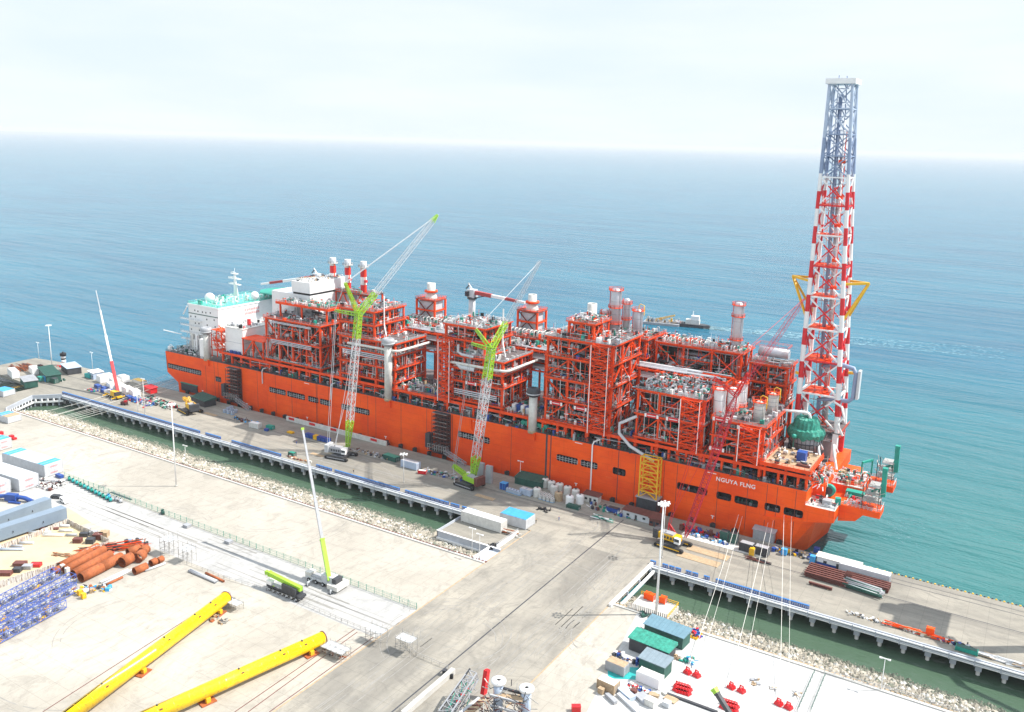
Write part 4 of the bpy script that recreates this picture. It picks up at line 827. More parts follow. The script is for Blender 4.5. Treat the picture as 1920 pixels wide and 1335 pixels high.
# flare tower
def fl(t, k):   # point on leg k at fraction t of the height
    z = 41+(181-41)*t; cx = -72.2-4.9*t; h = 8.3-4.0*t; hy = 7.6-3.4*t; s_ = ((-1, -1), (1, -1), (1, 1), (-1, 1))[k]; return Vector((cx+s_[0]*h, 371+s_[1]*hy, z))
zlev = [0, .105, .205, .30, .395, .485, .575, .66, .74, .80, .86, .93, 1.0]
fo = MB()
fo.box((-82, 362.5, 40.6), (-62, 380, 41), GRATE); fo.box((-79, 367, DK), (-65, 379, 36), GREY)
for x in (-80.3, -64.2):
    for y in (363.6, 378.4): fo.beam((x, y, DK), (x, y, 41), 2.0, WHITE if y < 370 else PRED)
clutter(fo, -80, -64, 363, 379, 36, 60, 3, [GREY, WHITE, RED, LGREY, DGREY]); fo.rails([(-82, 362.5, 41), (-62, 362.5, 41), (-62, 380, 41)], 1.2, RED, 2)
flare = part(fo, 'flare_tower')
NS = 20
for k in range(4):
    b = MB()
    for i in range(NS):
        t0, t1 = i/NS, (i+1)/NS; m_ = (PBLUE if t1 > .86 else NAVY) if t0 >= .735 else (PRED if (i // 1) % 2 else WHITE); rr = 1.1-.5*t0; b.cyl(fl(t0, k), fl(t1, k), rr, m_, 10, 1.1-.5*t1, caps=False)
    part(b, 'leg', flare)
b = MB()
for a, c in zip(zlev, zlev[1:]):
    m_ = (PBLUE if c > .86 else NAVY) if a >= .73 else None; th = .62-.2*a
    for k in range(4):
        j = (k+1) % 4; p, q_, r_, s_ = fl(a, k), fl(a, j), fl(c, k), fl(c, j); mid = (p+q_+r_+s_)/4
        for u, v in ((p, s_), (q_, r_)):
            mm = m_ or PRED; m2 = m_ or WHITE; b.beam(u, u.lerp(v, .3), th, m2); b.beam(u.lerp(v, .3), u.lerp(v, .7), th, mm); b.beam(u.lerp(v, .7), v, th, m2)
        b.beam(r_, s_, th*1.1, m_ or (WHITE if int(c*10) % 2 else PRED))
part(b, 'bracing', flare)
for c in zlev[1:]:
    b = MB(); P_ = [fl(c, k) for k in range(4)]; m_ = (PBLUE if c > .86 else NAVY) if c >= .74 else RED; z = P_[0].z
    b.box((P_[0].x+.6, P_[0].y+.6, z), (P_[0].x+(P_[1].x-P_[0].x)*.72, P_[2].y-1, z+.15), m_); b.rails([(P_[0].x+.6, P_[0].y+.5, z), (P_[1].x-.6, P_[0].y+.5, z)], 1.1, m_, 1.5, .12); part(b, 'level_platform', flare)
P_ = [fl(1, k) for k in range(4)]; b = MB(); b.box((P_[0].x-1.4, P_[0].y-1.4, 180.6), (P_[1].x+1.4, P_[2].y+1.4, 182.6), WHITE); part(b, 'top_platform', flare)
b = MB(); cx = lambda t: -72.2-4.9*t
for dx, dy, r, m_, t0, t1 in ((-1.2, -.5, .75, NAVY, .12, .97), (1.6, 1.2, .5, PIPE, .0, .8), (3.0, -1.5, .35, WHITE, .0, .9), (.4, 2.5, .4, PIPE, 0, .7)): b.cyl((cx(t0)+dx, 371+dy, 41+140*t0), (cx(t1)+dx*(1-t1*.5), 371+dy*(1-t1*.5), 41+140*t1), r, m_, 10)
b.cyl((cx(1)-.4, 371, 181), (cx(1)-.4, 371, 182.9), .9, PBLUE, 10)
b.tube([(-73, 369, 46), (-73, 367, 53), (-69, 366, 54), (-61, 366, 54.5), (-59.5, 366, 56), (-59.2, 366, 66), (-60.5, 366, 68.5), (-65, 367, 69), (-73, 370, 67)], .9, NAVY, 10)
b.box((-58.4, 364.6, 56), (-57.4, 368, 68), LGREY); b.tube([(-61, 361, 41), (-63.5, 360, 46), (-61, 360, 49), (-62.5, 361, 53), (-66, 363, 54)], .5, WHITE, 8)
part(b, 'flare_riser', flare); b = MB()
for t in (.1, .2, .3, .42, .5, .6, .68, .78): z = 41+140*t; x = cx(t)+2.2; b.obox((x, 367.5, z), (2.4, 2, 1.3), 0, RED); b.beam((x+.8, 367, z), (x+.8, 367, z+13), .7, RED, .2)
part(b, 'ladder_landing', flare)
b = MB()
for t0 in [i/26 for i in range(27)]:
    z = 41+138*t0; x = -72.2-4.9*t0; m_ = NAVY if t0 > .73 else random.choice((RED, WHITE, PIPE, RED)); h = 5-2.6*t0
    b.beam((x-h, 371, z), (x+h, 371, z), .25, m_); b.beam((x, 371-h, z), (x, 371+h, z), .25, m_); b.beam((x-h*.6, 369, z), (x-h*.6, 369, z+5), .3, m_); b.beam((x+h*.5, 373, z), (x+h*.3, 373, z+5), .35, m_); b.beam((x+h*.7, 369.5, z), (x-h*.2, 369.5, z+4), .4, m_)
part(b, 'riser_support', flare); b = MB()
for s_, x1 in ((-1, -88.3), (1, -63.2)):
    b = MB()
    e = fl(.44, 0 if s_ < 0 else 1); e2 = fl(.44, 3 if s_ < 0 else 2); lo = fl(.33, 0 if s_ < 0 else 1); tip = Vector((e.x+s_*8.6, (e.y+e2.y)/2, e.z+.5))
    b.beam(e, tip, .9, YEL); b.beam(e2, tip, .9, YEL); b.beam(lo, tip, .8, YEL); b.beam(fl(.33, 3 if s_ < 0 else 2), tip, .8, YEL)
    part(b, 'lifting_bracket', flare); b = MB(); e = fl(.16, 0 if s_ < 0 else 2); b.beam(e, e+Vector((s_*(2.2 if s_ < 0 else 4.2), 0, .4)), 1.0, YEL)
    part(b, 'lifting_bracket', flare)
# scaffold towers and gangways hung on the hull
for x0, x1, z0, z1 in ((-384, -374.5, 7.5, 27), (-239.5, -230.5, 8, 28)):
    b = MB(); n = 9
    for i in range(6):
        X = x0+(x1-x0)*i/5
        for y in (319.6, 322.6): b.beam((X, y, z0), (X, y, z1), .16, BROWN)
    for i in range(11):
        z = z0+(z1-z0)*i/10
        for y in (319.6, 322.6): b.beam((x0, y, z), (x1, y, z), .14, SCAF if i % 3 else BROWN)
        b.box((x0, 319.8, z), (x1, 322.4, z+.08), DGREY)
        if i < 10: b.beam((x0, 319.5, z), (x1, 319.5, z+(z1-z0)/10), .14, BROWN); b.beam((x1, 322.6, z), (x0, 322.6, z+(z1-z0)/10), .14, BROWN)
    b.box((x0+.3, 322.75, z0), (x1-.3, 322.9, z1), BROWN)
    s_ = part(b, 'hull_access_scaffold'); b = MB()
    b.box((x0-2, 319, 9), (x0+9, 322.4, 9.2), DGREY); b.rails([(x0-2, 319, 9.2), (x0+9, 319, 9.2)], 3, SCAF, 1.3, .16); b.rails([(x0-2, 320.5, 9.2), (x0+9, 320.5, 9.2)], 3, GREY, 1.3, .16); b.lattice((x0+8, 319.5, 10), (x0+21, 317.5, 7), 1.6, 1.6, GREY, 8, .2); b.box((x0-3.5, 319, 10), (x0-1, 322, 17), DGREY); part(b, 'gangway', s_)
for px, ph in ((493, 712), (622, 714), (1113, 905)): 
    p = F(px, 690+(px-490)*.21, 323); b = MB(); b.tube([(p.x+2.5, 326, DK+2), (p.x+.6, 322.6, DK+1.4), (p.x, 322.3, DK), (p.x, 322.3, DK-7 if px < 1000 else 6.2)], .32, WHITE if px > 1000 else LGREY, 8); part(b, 'discharge_hose')
b = MB(); b.tube([(-219, 322.4, 27.5), (-219, 322.4, 23), (-213.8, 322.4, 19), (-213.8, 322.4, 13)], .45, ORANGE, 8); part(b, 'outfall_pipe'); b = MB(); b.tube([(-217, 322.5, 28), (-217, 322.5, 22.6), (-211.8, 322.5, 18.6), (-211.8, 322.5, 14)], .35, ORANGE, 8); part(b, 'outfall_pipe')
b = MB(); b.tube([(-137, 326, 44), (-144, 324, 40), (-143.5, 323, 36), (-138, 322.5, 31.5), (-131, 323, 28.5), (-127, 323, 27)], .7, LGREY, 8); part(b, 'flexible_duct')
# red instruction banners on the modules
for x, z in ((-213.5+(-10), 43.6), (-178, 42.2), (-166, 42.0), (-133, 45), (-123.5, 45.2), (-104, 49), (-94, 47.4), (-104.5, 36.6), (-294, 50)): b = MB(); b.box((x, 324.25, z), (x+6, 324.4, z+1.7), PRED); b.box((x+1.2, 324.2, z+.7), (x+4.8, 324.24, z+1.0), WHITE); b.box((x-.1, 324.2, z+.1), (x+.8, 324.24, z+1.6), WHITE); b.box((x+5.2, 324.2, z+.1), (x+6.1, 324.24, z+1.6), WHITE); part(b, 'red_banner')
# ================================================================ CRANES
def local(loc): return Vector(loc)
def crawler(loc, rz, body, m2, sz=1.0, heading=0.0):
    """tracks and machinery house of a crawler crane; returns its empty (children are parts)"""
    pass
def crawler_parts(t, o, rz, body, counter, L=11, W=8.2, roll=0.0, house=(9, 3.4, 3.0)):
    """o: ground point; rz: heading of the boom; parts are built in world coordinates and parented to t"""
    o = Vector(o); d = Vector((cos(rz), sin(rz), 0)); s_ = Vector((-sin(rz), cos(rz), 0)); tr = roll; td = Vector((cos(tr), sin(tr), 0)); ts = Vector((-sin(tr), cos(tr), 0))
    for k in (-1, 1):
        b = MB(); c = o+ts*k*W/2; a = c-td*L/2; e = c+td*L/2
        b.beam(a+Vector((0, 0, .75)), e+Vector((0, 0, .75)), 1.3, RUBBER, 1.5)
        for q in (a, e): b.cyl(q-ts*.65+Vector((0, 0, .75)), q+ts*.65+Vector((0, 0, .75)), .75, RUBBER, 12)
        for i in range(9): q = a.lerp(e, (i+.5)/9)+Vector((0, 0, .45)); b.cyl(q-ts*.7, q+ts*.7, .32, DGREY, 8)
        b.beam(a+td*.6+Vector((0, 0, .95)), e-td*.6+Vector((0, 0, .95)), 1.36, body if body is not LIME else GREY, .4); b.build('crawler_track', t, loc=t.location)
    b = MB(); b.obox(o+Vector((0, 0, .9)), (W*.8, W*1.0, .9), tr, DGREY); b.lathe(o, [(0, 1.8), (1.9, 1.8), (1.9, 2.4), (0, 2.4)], DGREY, 14); b.build('undercarriage', t, loc=t.location)
    b = MB(); hl, hw, hh = house; b.obox(o-d*1.8+Vector((0, 0, 2.4)), (hl, hw, hh*.75), rz, body); b.obox(o-d*2.4+Vector((0, 0, 2.4+hh*.75)), (hl*.6, hw*.8, .5), rz, GREY)
    for i in range(5): b.obox(o-d*(i*1.3-1)-s_*(hw/2+.02)+Vector((0, 0, 3)), (.9, .06, 1.1), rz, DGREY)
    b.cyl(o-d*3-s_*.8+Vector((0, 0, 4.8)), o-d*3-s_*.8+Vector((0, 0, 5.8)), .15, DGREY, 6); b.build('machinery_house', t, loc=t.location)
    b = MB(); b.obox(o+d*2.6-s_*(hw/2+.3)+Vector((0, 0, 2.5)), (2.2, 1.3, 2.3), rz, WHITE); b.obox(o+d*2.62-s_*(hw/2+.34)+Vector((0, 0, 3.4)), (2.0, 1.3, 1.1), rz, GLASS); b.build('cab', t, loc=t.location)
    b = MB(); 
    for i in range(5): b.obox(o-d*(hl/2+2.2)+Vector((0, 0, 2.2+i*.75)), (1.9, hw*1.5, .68), rz, counter)
    b.build('counterweight', t, loc=t.location)
def wires(t, lst, r, m, name='pendant_line'):
    for a, c in lst: b = MB(); b.cyl(a, c, r, m, 4, caps=False); b.build(name, t, loc=t.location)
# lime crane with the raised luffing jib
o = G(640, 857); t = thing('crawler_crane', o, 'lime green crawler crane with white lattice mast and long luffing jib reaching over the ship', 'crane', 'lattice boom crawler cranes')
crawler_parts(t, o, ang((612, 838), (655, 845)), GREY, LGREY, 11, 8.5, .15)
foot = G(652, 838, 8.5); top = F(672, 590, 306); b = MB(); b.lattice(foot, foot.lerp(top, .2), 1.2, 2.6, LIME, 6, .36, .2); b.lattice(foot.lerp(top, .2), foot.lerp(top, .82), 2.6, 2.6, LGREY, 15, .24, .12); b.lattice(foot.lerp(top, .82), top, 2.6, 2.4, LIME, 7, .34, .2); b.build('main_boom', t, loc=o)
tip = F(820, 403, 352); b = MB(); b.lattice(top, top.lerp(tip, .2), 2.2, 2.2, LIME, 6, .3, .16); b.lattice(top.lerp(tip, .2), top.lerp(tip, .93), 2.2, 2.0, LGREY, 22, .17, .08); b.lattice(top.lerp(tip, .93), tip, 2.0, .7, LIME, 3, .26, .16); b.build('luffing_jib', t, loc=o)
s1_ = F(647, 530, 300); s2_ = F(628, 582, 298); b = MB(); b.lattice(top, s1_, 1.6, .9, LIME, 8, .26, .14); b.lattice(top, s2_, 1.6, .9, LIME, 6, .26, .14); b.build('mast_strut', t, loc=o)
gan = G(613, 842, 9); b = MB(); b.beam(G(612, 836, 8), foot-Vector((0, 0, .5)), 1.0, LIME, .8); b.beam(G(616, 845, 8), foot-Vector((0, 1.5, .5)), .7, LIME, .6); b.beam(gan, G(612, 836, 8), .6, LIME); b.build('boom_hoist_frame', t, loc=o)
wires(t, [(tip, s1_), (tip+Vector((0, 1, 0)), s1_+Vector((0, 1, 0))), (s2_, gan), (s2_+Vector((.9, 0, 0)), gan+Vector((1.2, 0, 0))), (s1_, s2_), (foot.lerp(top, .6), gan+Vector((4, 0, 0))), (top, gan+Vector((5, 0, 0)))], .13, LGREY)
# second lime crane
o = G(880, 910); t = thing('crawler_crane', o, 'bright lime crawler crane with dark tracks standing beside two tall grey panels', 'crane', 'lattice boom crawler cranes')
crawler_parts(t, o, 2.9, LIME, BROWN, 10, 7.5, -.12)
foot = G(887, 897, 8.5); top = F(921, 655, 303); b = MB(); b.lattice(foot, foot.lerp(top, .17), 1.4, 3.0, LIME, 6, .4, .22); b.lattice(foot.lerp(top, .17), foot.lerp(top, .78), 3.0, 3.0, LGREY, 14, .25, .13); b.lattice(foot.lerp(top, .78), top, 3.0, 2.4, LIME, 8, .36, .2); b.build('main_boom', t, loc=o)
tip = F(1012, 490, 350); b = MB(); b.lattice(top, top.lerp(tip, .28), 2.0, 1.8, LIME, 7, .26, .15); b.lattice(top.lerp(tip, .28), tip, 1.8, 1.2, GREY, 24, .09, .06); b.build('luffing_jib', t, loc=o)
s1_ = F(892, 617, 300); s2_ = F(884, 644, 298); b = MB(); b.lattice(top, s1_, 1.5, .9, LIME, 6, .24, .14); b.lattice(top, s2_, 1.5, .8, LIME, 6, .24, .14); b.build('mast_strut', t, loc=o)
fr_ = F(850, 873, 301); b = MB(); b.lattice(foot-Vector((0, 0, 1)), fr_, 1.6, 1.2, LIME, 6, .4, .2); b.build('boom_hoist_frame', t, loc=o)
wires(t, [(s2_, fr_), (s2_+Vector((.8, 0, 0)), fr_+Vector((.8, 0, 0))), (s1_, s2_), (fr_, G(852, 905, 9)), (top, G(893, 838, 30)), (tip, s1_)], .12, GREY)
# red crane by the bow
DRED = mat('dark_boom_red', (0.42, 0.012, 0.03), 0.5, var=.15)
o = G(1262, 1024); t = thing('crawler_crane', o, 'crawler crane with yellow house and dark red lattice boom near the bow', 'crane', 'lattice boom crawler cranes')
crawler_parts(t, o, -.12, YEL, DGREY, 10.5, 7.6, -.1)
foot = G(1285, 1008, 8.5); top = F(1380, 742, 318); b = MB(); b.lattice(foot, top, 2.2, 2.6, DRED, 34, .2, .1, taper=.08); b.build('main_boom', t, loc=o)
tip = F(1508, 560, 352); b = MB(); b.lattice(top, tip, 2.0, 1.4, DRED, 26, .09, .05, taper=.1); b.build('luffing_jib', t, loc=o)
s1_ = F(1340, 708, 312); s2_ = F(1352, 700, 309); b = MB(); b.lattice(top, s1_, 1.4, .7, PRED, 6, .26, .14); b.lattice(top, F(1402, 700, 316), 1.4, .7, PRED, 5, .26, .14); b.build('mast_strut', t, loc=o)
gan = F(1254, 980, 300); b = MB(); b.beam(G(1252, 1002, 8.5), gan, .4, PRED); b.beam(gan, G(1272, 1008, 8.5), .5, PRED); b.beam(gan, G(1262, 1005, 8.5), .4, PRED); b.build('boom_hoist_frame', t, loc=o)
wires(t, [(s1_, gan), (s1_+Vector((.9, 0, 0)), gan+Vector((.9, 0, 0))), (tip, s1_), (top, gan)], .1, PRED)
# yellow crawler crane with folded boom at the stern
o = G(357, 772); t = thing('crawler_crane', o, 'squat yellow crawler crane with its short boom lowered beside the stern', 'crane', 'lattice boom crawler cranes')
crawler_parts(t, o, 2.8, YEL, DGREY, 11, 8, -.25); b = MB(); b.lattice(o+Vector((3, 1, 3.5)), o+Vector((-9, 3, 5.5)), 1.8, 1.2, YEL, 7, .28, .16); b.lattice(o+Vector((0, 1, 4)), o+Vector((-3, 1.5, 7.5)), 1.1, .8, YEL, 4, .24, .14); b.beam(o+Vector((-3, 1.5, 7.5)), o+Vector((3, 1, 4.5)), .15, DGREY); b.build('main_boom', t, loc=o)
def wheel_row(t, o, rz, n, L, W, r=.75):
    d = Vector((cos(rz), sin(rz), 0)); s_ = Vector((-sin(rz), cos(rz), 0))
    for k in (-1, 1):
        for i in range(n): c = Vector(o)+d*(L*(i/(n-1)-.5))+s_*k*W/2+Vector((0, 0, r)); b = MB(); b.cyl(c-s_*.3, c+s_*.3, r, RUBBER, 12); b.cyl(c-s_*.32, c+s_*.32, r*.5, LGREY, 8); b.build('wheel', t, loc=t.location)
def truck_crane(o, rz, body, L, label, name='truck_crane', outr=True, cabm=WHITE, n=5):
    t = thing(name, o, label, 'crane'); d = Vector((cos(rz), sin(rz), 0)); s_ = Vector((-sin(rz), cos(rz), 0)); o = Vector(o)
    wheel_row(t, o, rz, n, L*.8, 2.9); b = MB(); b.obox(o+Vector((0, 0, 1.2)), (L, 3, .8), rz, body); b.obox(o+d*L*.2+Vector((0, 0, 2)), (L*.3, 2.6, .5), rz, GREY); b.build('chassis', t, loc=t.location)
    b = MB(); b.obox(o+d*(L/2-1)+Vector((0, 0, 1.3)), (2.4, 2.9, 2.0), rz, cabm); b.obox(o+d*(L/2-.95)+Vector((0, 0, 2.3)), (2.45, 2.7, .8), rz, GLASS); b.build('cab', t, loc=t.location)
    b = MB(); b.obox(o-d*L*.12+Vector((0, 0, 2.0)), (5, 2.9, 2.2), rz, body); b.obox(o-d*L*.33+Vector((0, 0, 2.1)), (1.8, 3.4, 2.0), rz, DGREY); b.build('superstructure', t, loc=t.location)
    if outr:
        for e in (-.36, .3):
            for k in (-1, 1): b = MB(); b.beam(o+d*L*e+Vector((0, 0, 1.2)), o+d*L*e+s_*k*4+Vector((0, 0, 1.1)), .45, body); b.beam(o+d*L*e+s_*k*4+Vector((0, 0, 1.2)), o+d*L*e+s_*k*4, .35, LGREY); b.obox(o+d*L*e+s_*k*4, (1.2, 1.2, .15), 0, DGREY); b.build('outrigger', t, loc=t.location)
    return t
def telescope(t, segs, name='telescopic_boom'):
    b = MB()
    for a, c, w_, m_ in segs: b.beam(a, c, w_, m_, w_*1.15); b.beam(c, Vector(c)-(Vector(c)-Vector(a)).normalized()*.5, w_*1.15, m_, w_*1.3)
    return b.build(name, t, loc=t.location)
# red and white telescopic crane at the left
o = G(213, 745); t = truck_crane(o, ang((235, 752), (198, 738)), YEL, 15, 'yellow mobile crane with a red and white telescopic boom standing upright on the left quay', n=6)
a = G(222, 738, 8.5); c = F(180, 545, 308); v = c-a; telescope(t, [(a, a+v*.3, 1.5, PRED), (a+v*.3, a+v*.55, 1.1, WHITE), (a+v*.55, a+v*.8, .8, OFFW), (a+v*.8, c, .5, GREY)])
# mobile crane on the yard road
o = G(611, 1096); t = truck_crane(o, ang((640, 1108), (578, 1086)), LGREY, 15.5, 'pale grey mobile crane with outriggers and tall telescopic boom on the yard road', n=5, cabm=OFFW)
a = G(618, 1089, 8.8); c = F(567, 803, 219); v = c-a; telescope(t, [(a, a+v*.26, 1.35, LIME), (a+v*.26, a+v*.5, 1.0, GREY), (a+v*.5, a+v*.75, .85, GREY), (a+v*.75, a+v*.985, .65, GREY), (a+v*.985, c, .9, LIME)]); b = MB(); b.obox(G(634, 1100, 6.8), (4.5, 6.2, 1.6), ang((640, 1108), (578, 1086)), OFFW); b.build('counterweight', t, loc=t.location)
# folded lime truck crane
o = G(537, 1114); t = truck_crane(o, ang((575, 1134), (502, 1104)), DGREY, 15.5, 'dark truck crane with a lime boom folded flat on the yard road', n=7, outr=False, cabm=WHITE)
_a = ang((575, 1134), (502, 1104)); d = Vector((cos(_a), sin(_a), 0)); telescope(t, [(o-d*7+Vector((0, 0, 4.0)), o+d*8+Vector((0, 0, 5.2)), 1.3, LIME), (o+d*8+Vector((0, 0, 5.2)), o+d*9.5+Vector((0, 0, 5.1)), 1.0, LIME)])
b = MB(); s_ = Vector((-d.y, d.x, 0))
for i in range(7): p = o+d*(-6+i*2.1)+Vector((0, 0, 1.3)); b.beam(p+s_*1.5, p+s_*2.1-Vector((0, 0, .9)), .15, LGREY); b.obox(p+Vector((0, 0, .5)), (.7, 2.8, .5), _a, random.choice((LGREY, LIME, DGREY, WHITE)))
b.build('side_ladder', t, loc=t.location)
# boom tip of a crane that stands below the lower edge of the view
a = G(1420, 1420, 9); c = F(1338, 1290, 196); t = truck_crane(G(1424, 1428), 2.2, DGREY, 14, 'dark telescopic crane boom with a lime head rising from the lower edge beside red weights'); telescope(t, [(a, a.lerp(c, .45), 1.3, DGREY), (a.lerp(c, .45), a.lerp(c, .93), 1.0, DGREY), (a.lerp(c, .93), c, 1.2, LIME)])
# portal crane just beyond the right edge, whose shadow lies on the quay
o = Vector((34, 307, 6)); t = thing('portal_crane', o, 'tall portal crane beyond the right edge whose shadow falls across the quay', 'crane'); b = MB()
for x in (27, 41):
    for y in (301.3, 313.4): b.beam((x, y, 6), (34+(x-34)*.6, 307.4+(y-307.4)*.5, 28), 1.8, GREY)
b.box((26, 300, 6), (42, 302.4, 8), GREY); b.box((26, 312, 6), (42, 314.4, 8), GREY); b.box((29, 303, 27), (39, 312, 29), GREY); b.cyl((34, 307, 29), (34, 307, 68), 2, GREY, 12); b.build('portal_frame', t, loc=o)
b = MB(); b.box((24, 318, 74), (36, 334, 80), GREY); b.box((19, 325, 76), (24, 331, 80), GREY); b.beam((34, 307, 68), (32, 322, 76), 3, GREY); b.build('machinery_house', t, loc=o); b = MB(); b.beam((26, 318, 76), (18, 312, 66), 2.2, GREY); b.beam((18, 312, 66), (17.5, 315, 70), 2.6, GREY); b.beam((34, 316, 70), (40, 300, 64), 1.6, GREY); b.beam((40, 300, 64), (56, 296, 66), 1.2, GREY); b.build('jib', t, loc=o)
# ================================================================ SMALL THINGS ON THE QUAY AND IN THE YARD
def lamp(px, py, h, label, heads=8, r=.35, group='floodlight masts', name='light_mast', z=Q):
    o = G(px, py, z); t = thing(name, o, label, 'light mast', group); b = MB(); b.cyl(o, o+Vector((0, 0, h)), r, WHITE, 10, r*.45); b.cyl(o, o+Vector((0, 0, .5)), r*1.8, CWALL, 8); b.build('pole', t, loc=o)
    b = MB()
    if heads > 2:
        b.lathe(o+Vector((0, 0, h)), [(1.3, -.1), (1.5, 0), (1.3, .1)], WHITE, 12)
        for k in range(heads): a = 2*pi*k/heads; q = o+Vector((1.5*cos(a), 1.5*sin(a), h-.1)); b.obox(q-Vector((0, 0, .25)), (.7, .5, .4), a, WHITE); b.beam(o+Vector((0, 0, h)), q, .12, WHITE)
    else: b.beam(o+Vector((-1.1, 0, h)), o+Vector((1.1, 0, h)), .2, WHITE); b.obox(o+Vector((-1.1, 0, h-.2)), (.8, .5, .3), 0, WHITE); b.obox(o+Vector((1.1, 0, h-.2)), (.8, .5, .3), 0, WHITE)
    b.build('lamp_head', t, loc=o); return t
lamp(330.5, 911.7, 37, 'tall white floodlight mast standing alone on the pale yard left of the water channel')
lamp(1230, 1152, 38.5, 'tall white floodlight mast beside orange boxes on the small platform by the right channel', r=.45)
lamp(98, 690, 28, 'tall thin white floodlight mast on the far left tip of the quay')
lamp(757, 905, 13.5, 'short white lamp mast on the blue barrier line in front of the hull middle', 6, .16)
lamp(1241, 1046, 22, 'thinner floodlight mast on the quay corner just behind the tallest one', 6, .2)
lamp(73, 671, 10.5, 'small white double lamp post at the far left quay corner', 2, .16)
lamp(174, 695, 12, 'small white double lamp post beside the grey hut near the left sea edge', 2, .16)
lamp(272, 777, 20, 'white double lamp post among the barriers right of the red and white crane', 2, .2)
lamp(259, 775, 12, 'shorter white lamp post left of its twin on the left barrier line', 2, .2)
lamp(975, 900, 9, 'small white double lamp post in front of the hull above the dark tarpaulin', 2, .16)
lamp(1652, 1294, 10, 'small white lamp post on the right shore kerb above the rocks', 2, .16)
lamp(885, 1035, 9.5, 'left of two small lamp posts below the white container platform', 2, .13)
lamp(899, 1047, 9.5, 'right of two small lamp posts below the white container platform', 2, .13)
lamp(348, 858, 6, 'very short white lamp post on the rocks of the left channel', 1, .15)
# blue barriers on the quay edge
bm = MB(); bm.box((-1.0, -.35, 0), (1.0, .35, 1.25), BLUE)
for z in (.25, .7): 
    for x in (-.7, 0, .7): bm.box((x-.22, -.37, z), (x+.22, -.36, z+.28), LGREY)
bm.box((-1.02, -.4, 1.2), (1.02, .4, 1.3), mat('barrier_cap_blue', (0.04, 0.17, 0.42), .6)); b0 = None; n_ = 0
def barr(x, y, m=None):
    global b0, n_
    if b0 is None: b0 = bm.build('barrier', loc=(0, 0, 0)); ob = b0; tag(ob, 'blue slotted barrier block in the long row along the inner quay edge', 'barrier', 'blue barriers along the inner quay edge')
    else: ob = dup(b0)
    ob.location = (x, y, 6.02); n_ += 1
for a, c in (((118, 738), (376, 812)), ((387, 815), (416, 823)), ((437, 829), (530, 855)), ((596, 874), (626, 882)), ((631, 884), (752, 919)), ((762, 922), (843, 946)), ((847, 947), (862, 952)), ((868, 953), (893, 962)), ((1226, 1052), (1232, 1054)), ((1245, 1058), (1282, 1068)), ((1289, 1070), (1314, 1077)), ((1324, 1080), (1334, 1083)), ((1345, 1087), (1520, 1137))):
    xa, xb = G(*a).x, G(*c).x; k = max(1, int((xb-xa)/2.12))
    for i in range(k): barr(xa+(i+.5)*(xb-xa)/k, QE+1.2)
# generic makers -----------------------------------------------------------
def container(px, py, L, W, H, rz, body, roof, label, name='container', stripes=None, group=None, z=Q, cat='container', rib=True, text_m=None):
    """px, py: middle of the footprint"""
    o = G(px, py, z) if not isinstance(px, Vector) else px; t = thing(name, o, label, cat, group, rz); b = MB()
    b.obox((0, 0, .15), (L, W, H-.15), 0, body)
    if rib:
        n = int(L/.6)
        for i in range(n):
            x = -L/2+(i+.5)*L/n
            for k in (-1, 1): b.box((x-.14, k*W/2-.05, .35), (x+.14, k*W/2+.05, H-.3), body)
    for x in (-L/2, L/2):
        for k in (-1, 1): b.box((x-.12, k*W/2-.12, 0), (x+.12, k*W/2+.12, H+.03), body)
    b.build('body', t, loc=(0, 0, 0)); b = MB(); b.box((-L/2+.1, -W/2+.1, H), (L/2-.1, W/2-.1, H+.08), roof)
    if stripes:
        for a, c in stripes: b.box((-L/2+L*a, -W/2+.05, H+.085), (-L/2+L*c, W/2-.05, H+.12), SKYB)
    b.build('roof', t, loc=(0, 0, 0)); b = MB(); b.box((L/2+.002, -W/2+.2, .3), (L/2+.08, -.04, H-.25), body); b.box((L/2+.002, .04, .3), (L/2+.08, W/2-.2, H-.25), body)
    for y in (-.7, -.3, .3, .7): b.box((L/2+.08, y*W/2.6-.03, .3), (L/2+.14, y*W/2.6+.03, H-.3), LGREY)
    b.build('door', t, loc=(0, 0, 0))
    if text_m:
        b = MB(); y = -W*.3
        for zz in (H*.72, H*.22): 
            y = -W*.2
            while y < W*.22: b.box((L/2+.15, y, zz), (L/2+.17, y+.42, zz+.5), text_m); b.box((L/2+.165, y+.12, zz+.15), (L/2+.18, y+.3, zz+.34), body); y += .6
        b.build('lettering', t, loc=(0, 0, 0))
    return t
